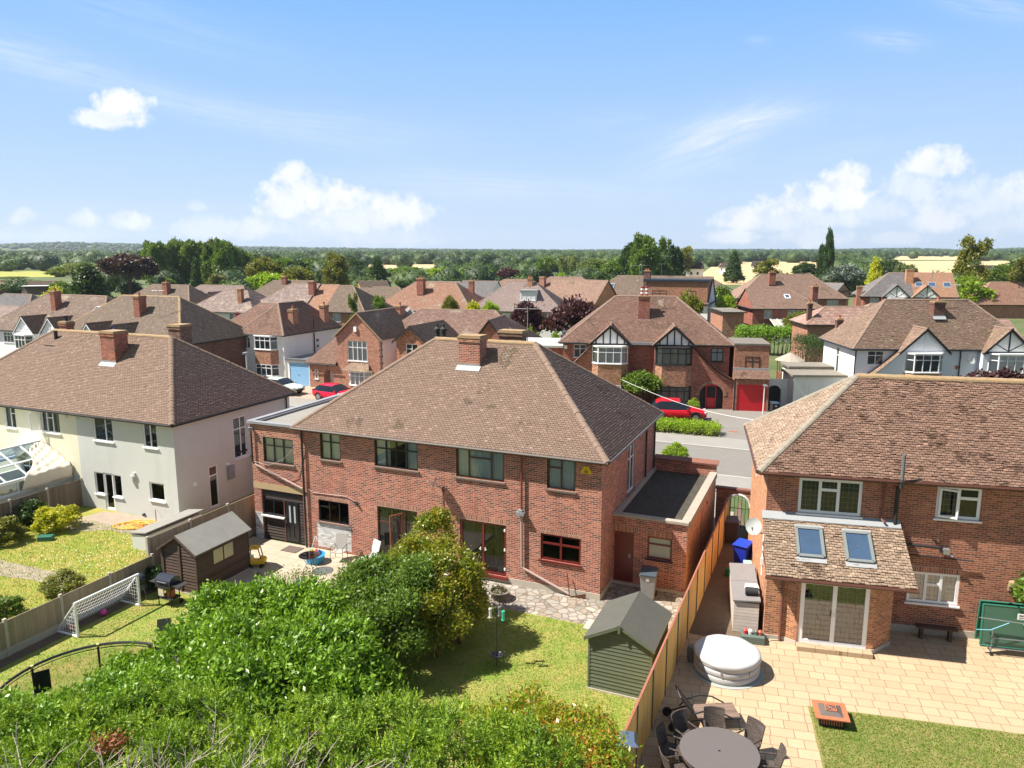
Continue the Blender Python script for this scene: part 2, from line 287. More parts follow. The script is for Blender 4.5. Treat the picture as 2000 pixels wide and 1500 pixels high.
def boardmat(name,c,pitch=.1,axis='X',var=.3,rough=.8,bump=.8):
    m,t,p=newmat(name); uv=t.nodes.new('ShaderNodeTexCoord').outputs['UV']; s=nd(t,'ShaderNodeSeparateXYZ'); t.links.new(uv,s.inputs[0])
    q=mth(t,'DIVIDE',s.outputs[0 if axis=='X' else 1],pitch); fr=mth(t,'FRACT',q); fl=mth(t,'FLOOR',q)
    w=nd(t,'ShaderNodeTexWhiteNoise'); w.noise_dimensions='1D'; t.links.new(fl,w.inputs['W'])
    c0=mixc(t,w.outputs[0],tuple(x*(1-var) for x in c),tuple(x*(1+var) for x in c))
    v=objvec(t); c0=mixc(t,.5,c0,mixc(t,tnoise(t,3,6,.8,v),(.25,.25,.25),(.75,.75,.75)),'OVERLAY')
    g=mth(t,'LESS_THAN',fr,.07); c0=mixc(t,mth(t,'MULTIPLY',g,.6),c0,tuple(x*.3 for x in c)); t.links.new(c0,p.inputs['Base Color']); p.inputs['Roughness'].default_value=rough
    bn=nd(t,'ShaderNodeBump',Strength=bump,Distance=.02); t.links.new(mth(t,'ADD',fr,g) if axis=='X' else mth(t,'SUBTRACT',1.,fr),bn.inputs['Height']); t.links.new(bn.outputs[0],p.inputs['Normal']); return m
m_brickA=brickmat('brick red',(.33,.075,.045),(.45,.135,.078),(.46,.37,.30),dark=(.13,.045,.035),dirt=.2)
m_brickC=brickmat('brick red brown',(.29,.08,.048),(.39,.13,.075),(.40,.28,.19),dark=(.17,.06,.04),dirt=.2)
m_brickO=brickmat('brick orange',(.50,.20,.09),(.62,.27,.12),(.50,.36,.24),dark=(.40,.15,.08),dirt=.15)
m_brickD=brickmat('brick crimson',(.30,.08,.05),(.40,.125,.08),(.32,.2,.15),dark=(.14,.05,.04),dirt=.3)
m_brickE=brickmat('brick salmon',(.34,.12,.075),(.44,.18,.11),(.42,.3,.22),dark=(.2,.07,.05),dirt=.15)
m_leadg=simple('lead came',(.26,.25,.23),.6,.1)
m_header=brickmat('brick header course',(.33,.11,.06),(.46,.18,.1),(.42,.36,.3),bw=.075,bh=.3,dark=(.2,.07,.05))
m_whiteB=brickmat('brick painted white',(.62,.62,.62),(.75,.75,.75),(.5,.5,.5),dark=(.35,.25,.2))
m_tA=tilemat('clay tile brown',(.195,.128,.097),(.24,.162,.125),mossamt=-.1,lichamt=-.1)
m_tC=tilemat('clay tile mossy',(.19,.112,.082),(.255,.152,.11),moss=(.085,.045,.028),mossamt=.62,lichamt=.1,ms=3.2)
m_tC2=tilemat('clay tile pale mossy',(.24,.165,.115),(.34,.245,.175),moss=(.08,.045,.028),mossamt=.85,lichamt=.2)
m_tB=tilemat('clay tile tan',(.205,.137,.104),(.25,.17,.13),mossamt=-.3,lichamt=0)
m_tR=tilemat('clay tile russet',(.17,.10,.076),(.255,.15,.112),moss=(.12,.075,.05),mossamt=.35,lichamt=.3)
m_tO=tilemat('clay tile orange',(.32,.17,.11),(.38,.22,.145),mossamt=.1,lichamt=.2)
m_tP=tilemat('concrete tile mauve',(.27,.20,.185),(.32,.25,.23),mossamt=0,lichamt=0)
m_tG=tilemat('slate tile grey',(.13,.125,.13),(.19,.18,.18),mossamt=.1,lichamt=.1)
m_tK=tilemat('clay tile dun',(.15,.11,.085),(.21,.16,.122),mossamt=.2,lichamt=.3)
m_hung=brickmat('hung clay tile',(.40,.20,.13),(.50,.28,.18),(.18,.09,.06),bw=.17,bh=.11,ms=.012,dark=(.3,.14,.09))
m_ridge=simple('ridge tile',(.21,.145,.11),.9,.35,6,.5,30)
m_lich=simple('lichen ridge',(.31,.215,.12),.95,.4,5,.7,40)
m_lead=simple('lead flashing',(.30,.31,.32),.5,.2,4)
m_white=simple('white window plastic',(.80,.81,.82),.35,.04,3)
m_wrend=simple('white render',(.80,.80,.78),.8,.06,.8,.15,60)
m_grend=simple('pale grey render',(.55,.565,.545),.85,.07,.8,.2,60)
m_crend=simple('cream render',(.74,.71,.55),.85,.07,.8,.2,60)
m_black=simple('black paint',(.015,.016,.018),.35,.2,5)
m_blackm=simple('dull black',(.02,.02,.021),.7,.3,5)
m_maroon=simple('maroon plastic frame',(.13,.018,.016),.35,.15,5)
m_brownf=simple('brown frame',(.09,.035,.022),.4,.2,5)
m_bpipe=simple('brown pipe',(.16,.06,.045),.45,.2,4)
m_gpipe=simple('grey pink pipe',(.40,.30,.27),.5,.2,4)
m_gtrim=simple('grey felt trim',(.25,.26,.28),.7,.2,3)
m_felt=simple('roof felt',(.24,.23,.21),.95,.15,1.5,.4,30)
m_conc=simple('concrete',(.42,.38,.32),.9,.2,2,.3,40)
m_coping=simple('coping stone',(.34,.30,.25),.9,.25,4,.4,40)
m_sill=simple('tile sill',(.16,.12,.10),.8,.3,9)
m_curt=simple('net curtain',(.74,.76,.75),.8,.12,9)
m_curtg=simple('green grey curtain',(.42,.50,.42),.8,.12,9)
m_int=simple('dark room',(.035,.033,.03),.9,.4,1.2)
m_glass=glassmat('window glass'); m_glassd=glassmat('dark window glass',(.28,.31,.32),.03); m_conserv=glassmat('roof glazing',(.6,.72,.85),.28)
m_frost=simple('frosted glass',(.42,.44,.42),.25,.12,6)
m_timber=boardmat('weathered cladding',(.045,.032,.028),.16,'Y',.35)
# ---------------- building kit (all in the house's own frame: x right, y away) ----------------
def WF(x0,y0,x1,y1): l=math.hypot(x1-x0,y1-y0); return (x0,y0,(x1-x0)/l,(y1-y0)/l,l)
def P3(w,u,n,z): return (w[0]+w[2]*u+w[3]*n, w[1]+w[3]*u-w[2]*n, z)
def fbox(mb,w,u0,u1,n0,n1,z0,z1,mi=0):
    return mb.add([P3(w,u0,n1,z0),P3(w,u1,n1,z0),P3(w,u1,n0,z0),P3(w,u0,n0,z0),P3(w,u0,n1,z1),P3(w,u1,n1,z1),P3(w,u1,n0,z1),P3(w,u0,n0,z1)],
        [(0,3,2,1),(4,5,6,7),(0,1,5,4),(1,2,6,5),(2,3,7,6),(3,0,4,7)],mi)
def wallp(mb,w,z0,z1,ops=(),mi=0,u0=0,u1=None,rev=.11):
    u1=w[4] if u1 is None else u1
    us=sorted({u0,u1,*[o[0] for o in ops],*[o[2] for o in ops]}); zs=sorted({z0,z1,*[o[1] for o in ops],*[o[3] for o in ops]})
    for a,b in zip(us,us[1:]):
        for c,d in zip(zs,zs[1:]):
            m=((a+b)/2,(c+d)/2)
            if any(o[0]<m[0]<o[2] and o[1]<m[1]<o[3] for o in ops): continue
            mb.poly([P3(w,a,0,c),P3(w,b,0,c),P3(w,b,0,d),P3(w,a,0,d)],mi)
    for o in ops:
        a,c,b,d=o[:4]
        for q in (((a,c),(b,c)),((b,c),(b,d)),((b,d),(a,d)),((a,d),(a,c))):
            (x,y),(X,Y)=q; mb.poly([P3(w,x,0,y),P3(w,x,-rev,y),P3(w,X,-rev,Y),P3(w,X,0,Y)],mi)
def win(parent,w,op,cols=((1,(1,)),),mat=None,cur=None,sill=.05,gl=None,lead=0,bar=.05,name='window',rev=.11,label=None,silm=None,room=True,n0=None):
    """cols: ((rel width, (row fractions from bottom...)),...)"""
    mat=mat or m_white; gl=gl or m_glass; a,c,b,d=op[:4]; a+=.003;b-=.003;c+=.003;d-=.003; f=MB(); ld=None; N1=-rev+.075 if n0 is None else n0; N0=N1-.06
    fbox(f,w,a,b,N0,N1,c,c+bar);fbox(f,w,a,b,N0,N1,d-bar,d);fbox(f,w,a,a+bar,N0,N1-.001,c+bar,d-bar);fbox(f,w,b-bar,b,N0,N1-.001,c+bar,d-bar)
    tot=sum(q[0] for q in cols); u=a+bar; wd=b-a-2*bar; H_=d-c-2*bar
    for i,(cw,rows) in enumerate(cols):
        un=u+wd*cw/tot
        if i<len(cols)-1: fbox(f,w,un-bar/2,un+bar/2,N0+.002,N1-.002,c+bar,d-bar)
        z=c+bar
        ra=sum(rows)
        for k,rr in enumerate(rows[:-1]):
            z+=H_*rr/ra; fbox(f,w,u+bar/2*(i>0),un-bar/2*(i<len(cols)-1),N0+.004,N1-.004,z-bar/2,z+bar/2)
        if lead and i in (lead if isinstance(lead,tuple) else range(9)):
            ld=ld or MB()
            ln=max(2,int((un-u)/.13))
            for k in range(1,ln): x=u+(un-u)*k/ln; fbox(ld,w,x-.0025,x+.0025,N0+.022,N0+.03,c+bar,d-bar)
            zn=max(2,int(H_/.17))
            for k in range(1,zn): y=c+bar+H_*k/zn; fbox(ld,w,u,un,N0+.021,N0+.029,y-.0025,y+.0025)
        u=un
    o=f.build(name,mat,parent,label=label)
    if ld: ld.build('lead_grid',m_leadg,o)
    g=MB(); g.poly([P3(w,a+.02,N0+.02,c+.02),P3(w,b-.02,N0+.02,c+.02),P3(w,b-.02,N0+.02,d-.02),P3(w,a+.02,N0+.02,d-.02)]); g.build('pane',gl,o)
    if sill:
        s=MB(); fbox(s,w,a-.06,b+.06,-.03,.07,c-.06,c-.004); s.build('sill',silm or mat,o)
    if cur:
        k=MB(); n=max(8,int((b-a)/.05)); cv=cur[1] if isinstance(cur,tuple) else 'full'; cm=cur[0] if isinstance(cur,tuple) else cur
        segs=[(a+.05,b-.05)] if cv=='full' else [(a+.04,a+.04+(b-a)*cv),(b-.04-(b-a)*cv,b-.04)]
        for (p,q) in segs:
            n=max(4,int((q-p)/.045)); 
            for j in range(n):
                ua,ub=p+(q-p)*j/n,p+(q-p)*(j+1)/n; na,nb=N0-.07-.02*(j%2),N0-.07-.02*((j+1)%2)
                k.poly([P3(w,ua,na,c+.03),P3(w,ub,nb,c+.03),P3(w,ub,nb,d-.03),P3(w,ua,na,d-.03)])
        k.build('curtain',cm,o)
    return o
def tiles(polys,gauge=.1,tw=.165,th=.016,mat=None,name='roof',parent=None,jit=1.,seed=0):
    rg=np.random.default_rng(seed+11); VV=[];FF=[];RR=[];nb=0
    for poly in polys:
        P=[np.array(p,float) for p in poly]; u=P[1]-P[0]; u/=np.linalg.norm(u); c=np.mean(P,0)-P[0]; v=c-u*np.dot(c,u); v/=np.linalg.norm(v); n=np.cross(u,v)
        if n[2]<0: n=-n
        q=np.array([[np.dot(p-P[0],u),np.dot(p-P[0],v)] for p in P]); vm=q[:,1].max()
        # solid backing surface
        k=len(P); base=[p-n*.03 for p in P]; 
        rows=int(math.ceil(vm/gauge-1e-6)); A=[];
        for j in range(rows):
            v0=j*gauge; v1=min(vm,v0+gauge); v_=min((v0+v1)/2,vm-.001)
            xs=[]
            for i in range(k):
                a,b=q[i],q[(i+1)%k]
                if (a[1]-v_)*(b[1]-v_)<=0 and abs(a[1]-b[1])>1e-9: t=(v_-a[1])/(b[1]-a[1]); xs.append(a[0]+t*(b[0]-a[0]))
            if len(xs)<2: continue
            x0,x1=min(xs),max(xs)
            if x1-x0<.03: continue
            off=(j%2)*.5*tw+math.floor(x0/tw)*tw; e=np.arange(off,x1+tw,tw); e=e[(e>x0+.02)&(e<x1-.02)]; e=np.concatenate([[x0],e,[x1]])
            m=len(e)-1; A.append(np.stack([e[:-1],e[1:],np.full(m,v0),np.full(m,v1)],1))
        if not A: continue
        A=np.concatenate(A); m=len(A); lift=(th+rg.normal(0,.004*jit,m)).clip(.006,.06); lf2=lift+rg.normal(0,.003*jit,m); dv=rg.normal(0,.006*jit,m)
        g=.0065
        def pt(x,y,h): return P[0]+np.outer(x,u)+np.outer(y,v)+np.outer(h,n)
        z0=np.zeros(m)
        c8=[pt(A[:,0]+g,A[:,2]-.004+dv,lift),pt(A[:,1]-g,A[:,2]-.004+dv,lf2),pt(A[:,1]-g,A[:,3]+.005,z0+.003),pt(A[:,0]+g,A[:,3]+.005,z0+.003),
            pt(A[:,0]+g,A[:,2]-.004+dv,z0-.012),pt(A[:,1]-g,A[:,2]-.004+dv,z0-.012)]
        V_=np.stack(c8,1).reshape(-1,3); i=np.arange(m)[:,None]*6+nb
        F_=np.concatenate([i+np.array([[0,1,2,3]]),i+np.array([[4,5,1,0]])]); r=rg.random(m)*.95+.05; VV.append(V_);FF.append(F_);RR.append(np.concatenate([r,np.maximum(r*.85,.05)])); nb+=len(V_)
        bb=np.array([p-n*.012 for p in P]); 
        for i in range(1,k-1):
            VV.append(np.array([bb[0],bb[i],bb[i+1],bb[i+1]])[:4]*1.0); 
            VV[-1]=np.array([bb[0],bb[i],(bb[i]+bb[i+1])/2,bb[i+1]]); FF.append(np.array([[0,1,2,3]])+nb); RR.append(np.array([0.0])); nb+=4
    return npmesh(name,np.concatenate(VV),np.concatenate(FF),mat,np.concatenate(RR),parent)
def ridges(parent,segs,mat=None,r=.11,step=.32,sunk=.03,name='ridge_tiles'):
    if name=='hip_tiles' and len(segs)>1:
        for s_ in segs: ridges(parent,[s_],mat,r,step,sunk,name)
        return
    mb=MB()
    for a,b in segs:
        a=Vector(a);b=Vector(b); d=b-a; n=max(1,round(d.length/step)); t=d.normalized(); x=t.cross(Vector((0,0,1))).normalized(); y=x.cross(t)
        if y.z<0: y=-y
        for i in range(n):
            p=a+d*(i/n); q=a+d*((i+1.04)/n); r0=r*random.uniform(.97,1.04); r1=r*.9; K=7; vs=[]
            j=Vector((random.uniform(-.008,.008),random.uniform(-.008,.008),random.uniform(-.006,.006)))
            for (c,rr) in ((p+j,r0),(q+j,r1)):
                vs+=[c-y*(sunk+rr*.35)+x*(rr*1.15*math.cos(math.pi*k/(K-1)))+y*(rr*math.sin(math.pi*k/(K-1))) for k in range(K)]
            mb.add(vs,[(k,k+1,K+k+1,K+k) for k in range(K-1)]+[tuple(range(K))[::-1]])
    return mb.build(name,mat or m_ridge,parent,smooth=False)
def roofhip(x0,x1,y0,y1,ze,zr,l='h',r='h'):
    """returns slope polygons and ridge segments; ends: h hip, g gable, n open neighbour"""
    ym=(y0+y1)/2; h=(y1-y0)/2; xl=x0+(h if l=='h' else 0); xr=x1-(h if r=='h' else 0)
    if xl>xr: xl=xr=(x0+x1)/2
    A,B,C_,D=(x0,y0,ze),(x1,y0,ze),(x1,y1,ze),(x0,y1,ze); Lp,Rp=(xl,ym,zr),(xr,ym,zr)
    P=[[A,B,Rp,Lp],[C_,D,Lp,Rp]] if xl!=xr else [[A,B,Rp],[C_,D,Lp]]; S_=[(Lp,Rp)] if xl!=xr else []
    if l=='h': P.append([D,A,Lp]); S_+=[(A,Lp),(D,Lp)]
    if r=='h': P.append([B,C_,Rp]); S_+=[(B,Rp),(C_,Rp)]
    return P,S_
def eaves(parent,x0,x1,y0,y1,ze,mat,gut=None,gr=.055,sides='SENW'):
    s=MB(); s.box(x0+.05,y0+.05,ze-.15,x1-.05,y1-.05,ze-.035); s.build('fascia',mat,parent)
    g=MB(); z=ze-.05
    if 'S' in sides: g.tube([(x0,y0-.03,z),(x1,y0-.03,z)],gr,6)
    if 'N' in sides: g.tube([(x0,y1+.03,z),(x1,y1+.03,z)],gr,6)
    if 'W' in sides: g.tube([(x0-.03,y0,z),(x0-.03,y1,z)],gr,6)
    if 'E' in sides: g.tube([(x1+.03,y0,z),(x1+.03,y1,z)],gr,6)
    g.build('gutter',gut or m_blackm,parent)
def chimney(parent,cx,cy,w,d,z0,z1,mat,pots=2,potm=None,cap=None,flash=True,lich=True):
    m=MB(); w2,d2=w/2,d/2
    m.box(cx-w2,cy-d2,z0,cx+w2,cy+d2,z1-.22); m.box(cx-w2-.04,cy-d2-.04,z1-.22,cx+w2+.04,cy+d2+.04,z1-.07)
    c=m.build('chimney',mat,parent)
    k=MB(); n=10; k.box(cx-w2-.06,cy-d2-.06,z1-.07,cx+w2+.06,cy+d2+.06,z1-.02); k.slab([(cx-w2-.02,cy-d2-.02,z1-.02),(cx+w2+.02,cy-d2-.02,z1-.02),(cx+w2+.02,cy+d2+.02,z1-.02),(cx-w2-.02,cy+d2+.02,z1-.02)],(0,0,.07)); k.build('chimney_cap',cap or m_lich,c)
    for i in range(pots):
        x=cx+(i-(pots-1)/2)*min(.34,w/max(1,pots)); p=MB(); p.lathe([(.12,0),(.13,.05),(.10,.08),(.095,.26),(.125,.29),(.125,.34),(.08,.34),(.075,.1)],(x,cy,z1+.03),12); p.build('chimney_pot',potm or m_pot,c,smooth=False)
    return c
def flashing(ch,cx,cy,w,d,zf,slope):
    f=MB(); w2,d2=w/2,d/2; y=cy-d2
    f.slab([(cx-w2-.07,y-.22,zf-.22*slope+.02),(cx+w2+.07,y-.22,zf-.22*slope+.02),(cx+w2+.07,y-.008,zf+.03),(cx-w2-.07,y-.008,zf+.03)],(0,0,.02)); f.box(cx-w2-.01,y-.012,zf,cx+w2+.01,y-.004,zf+.13)
    f.build('flashing',m_lead2,ch)
m_pot=simple('terracotta pot',(.42,.15,.08),.8,.25,6); m_lead2=simple('pale lead',(.29,.305,.32),.6,.15,4)
def pipe(parent,path,mat,r=.04,brk=True,name='downpipe'):
    m=MB(); m.tube(path,r,8); return m.build(name,mat,parent)
def gablewall(mb,w,u0,u1,z0,ua,za,mi=0,n=0):
    mb.poly([P3(w,u0,n,z0),P3(w,u1,n,z0),P3(w,ua,n,za)],mi)
def aerial(parent,x,y,z,h=1.6,ang=0.,name='aerial'):
    m=MB(); m.tube([(x,y,z),(x,y,z+h)],.02,5); c,s_=math.cos(ang),math.sin(ang); zz=z+h-.1
    m.tube([(x-.6*c,y-.6*s_,zz),(x+.6*c,y+.6*s_,zz)],.012,4)
    for k in range(9):
        q=-.55+k*.135; l=.28-.012*k; m.tube([(x+q*c-l*s_,y+q*s_+l*c,zz),(x+q*c+l*s_,y+q*s_-l*c,zz)],.008,4)
    return m.build(name,m_metal,parent)
m_metal=simple('dull metal',(.35,.36,.37),.45,.15,5,metal=.6)
def dish(parent,w,u,z,r=.28,yaw=.5,mat=None,out=.45):
    m=MB(); c=Vector(P3(w,u,out,z)); n=Vector((w[3],-w[2],0)); t=Vector((w[2],w[3],0)); d=(n*math.cos(yaw)+t*math.sin(yaw)+Vector((0,0,.35))).normalized()
    q=d.to_track_quat('Z','Y').to_matrix(); vs=[];K=20
    rr=[0.001,.4,.75,1]; 
    for f in rr: vs+=[c+q@Vector((r*f*math.cos(2*math.pi*k/K),r*f*1.12*math.sin(2*math.pi*k/K),.25*r*f*f)) for k in range(K)]
    m.add(vs,[(i*K+k,i*K+(k+1)%K,(i+1)*K+(k+1)%K,(i+1)*K+k) for i in range(3) for k in range(K)])
    o=m.build('satellite_dish',mat or m_dish,parent,smooth=True)
    b=MB(); b.tube([P3(w,u,0.01,z-.25),P3(w,u,out*.7,z-.2),c-d*.03],.022,6); b.tube([c-q@Vector((0,r,0)),c+d*.32-q@Vector((0,r*.35,0))],.012,5); b.obox(c+d*.33-q@Vector((0,r*.3,0)),(.03,.03,.05)); b.build('dish_arm',m_metal,o); return o
m_dish=simple('dish grey',(.52,.54,.55),.5,.08,5)

# generic house -----------------------------------------------------------
ALLW=('S','E','W','N')
def house(name,label,cat,O,th,Wd,Dp,ze,zr,wall,roof,ends='hh',oh=.35,wins=(),chim=(),fas=None,gut=None,ridge=None,tw=.165,gauge=.1,group=None,z0=0.,jit=1.,seed=0,extra=None,sides='SENW',noroof=False):
    """wins: (side,u0,z0,u1,z1,cols,mat,cur)"""
    t=thing(name,label,cat,(O[0],O[1],z0),th,group)
    wf={'S':WF(0,0,Wd,0),'E':WF(Wd,0,Wd,Dp),'N':WF(Wd,Dp,0,Dp),'W':WF(0,Dp,0,0)}
    mb=MB(); mats=[wall] if not isinstance(wall,dict) else list(wall.values()); key=(lambda s:0) if not isinstance(wall,dict) else (lambda s:list(wall.keys()).index(s if s in wall else 'S'))
    for s in ALLW:
        ops=[w_[1:5] for w_ in wins if w_[0]==s]; wallp(mb,wf[s],-.3,ze-.04,ops,key(s))
    ym=Dp/2
    if ends[0]=='g': gablewall(mb,wf['W'],0,Dp,ze-.04,ym,zr-.03-.05,key('W'))
    if ends[1]=='g': gablewall(mb,wf['E'],0,Dp,ze-.04,ym,zr-.03-.05,key('E'))
    mb.box(.03,.03,.02,Wd-.03,Dp-.03,.06,0); mb.box(.03,.03,2.5,Wd-.03,Dp-.03,2.6,0)
    mb.build('wall',mats,t)
    for w_ in wins: win(t,wf[w_[0]],w_[1:5],*w_[5:])
    if not noroof:
        P,Sg=roofhip(-oh if ends[0]=='h' else -.15,Wd+(oh if ends[1]=='h' else .15),-oh,Dp+oh,ze,zr,*ends)
        tiles(P,gauge,tw,mat=roof,parent=t,jit=jit,seed=seed); ridges(t,Sg,ridge)
        eaves(t,-oh,Wd+oh,-oh,Dp+oh,ze,fas or m_blackm,gut,sides=sides)
    for c in chim: chimney(t,*c[:6],c[6] if len(c)>6 else m_brickD,c[7] if len(c)>7 else 2)
    if extra: extra(t,wf)
    return t
def skylight(parent,plane,u,v,w,h,mat=None):
    """plane = first three points of a slope polygon (eave start, eave end, any upper point)"""
    A,B,C_=[Vector(p) for p in plane]; ux=(B-A).normalized(); c=C_-A; vx=(c-ux*c.dot(ux)).normalized(); n=ux.cross(vx); n=n if n.z>0 else -n
    Mx=Matrix((ux,vx,n)).transposed(); f=MB(); C0=A+ux*u+vx*v
    for du,dv,a,b in ((0,-h/2,w/2,.05),(0,h/2,w/2,.05),(-w/2,0,.05,h/2),(w/2,0,.05,h/2)): f.obox(C0+ux*du+vx*dv+n*.05,(a,b,.055),M=Mx)
    o=f.build('skylight',mat or m_gtrim,parent); g=MB(); g.obox(C0+n*.06,(w/2-.04,h/2-.04,.01),M=Mx); g.build('pane',m_skyl,o)
    a=MB(); a.obox(C0-vx*(h/2+.14)+n*.03,(w/2+.08,.09,.012),M=Mx); a.obox(C0+vx*(h/2+.07)+n*.05,(w/2+.05,.05,.05),M=Mx); a.build('flashing',m_lead,o); return o
m_skyl=simple('skylight glass',(.045,.08,.14),.22,.3,2)

# ---------------- foliage kit ----------------
def foliage(C,Rr,n,k,Lf,Wl,rg,up=.4,spread=.12,shell=(.72,1.05),zmin=-9,brnd=.35,cull=True,droop=0.,fan=0.,lsz=None,lump=.0,sub=0,subz=1.):
    """C (m,3) blob centres, Rr (m,3) radii. n sprigs of k leaves; returns V,F,rnd"""
    C=np.asarray(C,float);Rr=np.asarray(Rr,float)
    if sub:
        q=rg.normal(size=(len(C),sub,3)); q/=np.linalg.norm(q,axis=2)[...,None]; q[...,2]=np.where(q[...,2]<-.2,-q[...,2],q[...,2]); c2=(C[:,None]+q*Rr[:,None]*.92).reshape(-1,3); r2=np.repeat(Rr,sub,0)*rg.uniform(.24,.42,(len(c2),1))*np.array([1,1,subz]); ok=c2[:,2]-r2[:,2]*.3>max(zmin,0)
        for j in range(len(C)): ok&=~((((c2-C[j])/Rr[j])**2).sum(1)<.7)
        wb=np.concatenate([Rr[:,0]*Rr[:,2]*.55,(r2[:,0]*r2[:,2])[ok]*1.25*2.2]); C=np.concatenate([C,c2[ok]]);Rr=np.concatenate([Rr,r2[ok]])
    else: wb=None
    m=len(C); w=(Rr[:,0]*Rr[:,2]) if wb is None else wb; w=w/w.sum()
    b=rg.choice(m,n,p=w); d=rg.normal(size=(n,3)); d/=np.linalg.norm(d,axis=1)[:,None]; d[:,2]=np.where(d[:,2]<-.35,-d[:,2],d[:,2])
    s=rg.uniform(shell[0],shell[1],n)
    if lump: s=s*(1+lump*np.sin(d[:,0]*5+b*1.7)*np.sin(d[:,1]*5+b*2.3)*np.sin(d[:,2]*4.5+b))
    p=C[b]+d*Rr[b]*s[:,None]; keep=p[:,2]>zmin
    if cull and m<900:
        for j in range(m):
            q=(p-C[j])/Rr[j]; keep&=~(((q**2).sum(1)<.62**2)&(b!=j))
    p=p[keep];d=d[keep];b=b[keep];n=len(p)
    ax=d*.8+rg.normal(size=(n,3))*.35; ax[:,2]+=up; ax/=np.linalg.norm(ax,axis=1)[:,None]
    br=rg.random(m)
    srn=rg.random(n)
    P=np.repeat(p,k,0); A=np.repeat(ax,k,0); D=np.repeat(d,k,0); B=np.repeat(b,k); N=len(P)
    if fan>0: # flat feathery sprays
        side=np.cross(ax,rg.normal(size=(n,3))); side/=np.linalg.norm(side,axis=1)[:,None]; side=np.repeat(side,k,0)
        tt=np.tile(np.linspace(0,1,k),n); sg=np.tile(np.where(np.arange(k)%2==0,1,-1),n)
        P=P+A*(tt*fan)[:,None]; l=A*(.55+.5*tt)[:,None]+side*(sg*(1-tt*.85))[:,None]; l[:,2]-=droop*rg.random(N)
        Ls=Lf*(1.15-.6*tt)
    else:
        P=P+rg.normal(size=(N,3))*spread*(1 if lsz is None else np.repeat(lsz[b],k)[:,None]); l=A*.6+rg.normal(size=(N,3))*.7; l[:,2]-=droop; Ls=Lf*rg.uniform(.7,1.2,N)
    if lsz is not None: Ls=Ls*np.repeat(lsz[b],k)
    l/=np.linalg.norm(l,axis=1)[:,None]; wv=np.cross(l,D*.8+rg.normal(size=(N,3))*.55); wv/=(np.linalg.norm(wv,axis=1)[:,None]+1e-9)
    hw=(Ls*Wl/Lf/2)[:,None]; tip=P+l*Ls[:,None]; mid=P+l*(Ls*.45)[:,None]
    V=np.stack([P,mid-wv*hw,tip,mid+wv*hw],1).reshape(-1,3); F=np.arange(N*4).reshape(-1,4)
    rnd=np.clip(brnd*br[B]+(.95-brnd)*(.55*np.repeat(srn,k)+.45*rg.random(N)),0,1)
    return V,F,rnd
OA=Vector((3.27,26.49,0)); TH=23.; e1=Vector((math.cos(R(TH)),-math.sin(R(TH)),0)); e2=Vector((math.sin(R(TH)),math.cos(R(TH)),0))
def LA(x,y,z=0.): return OA+e1*x+e2*y+Vector((0,0,z))
OB=Vector((-15.9,34.59,0))
def LB(x,y,z=0.): return OB+e1*x+e2*y+Vector((0,0,z))
TC=13.5; OC=Vector((8.44,23.56,0)); c1=Vector((math.cos(R(TC)),-math.sin(R(TC)),0)); c2=Vector((math.sin(R(TC)),math.cos(R(TC)),0))
def LC(x,y,z=0.): return OC+c1*x+c2*y+Vector((0,0,z))
def header(mb,w,u0,u1,z,h=.21,n=.003,mi=0): fbox(mb,w,u0,u1,-.02,n,z,z+h,mi)
T2=((1,(.68,.32)),(1,(.68,.32))); 
def Tn(n,a=.68): return tuple((1,(a,1-a)) for _ in range(n))

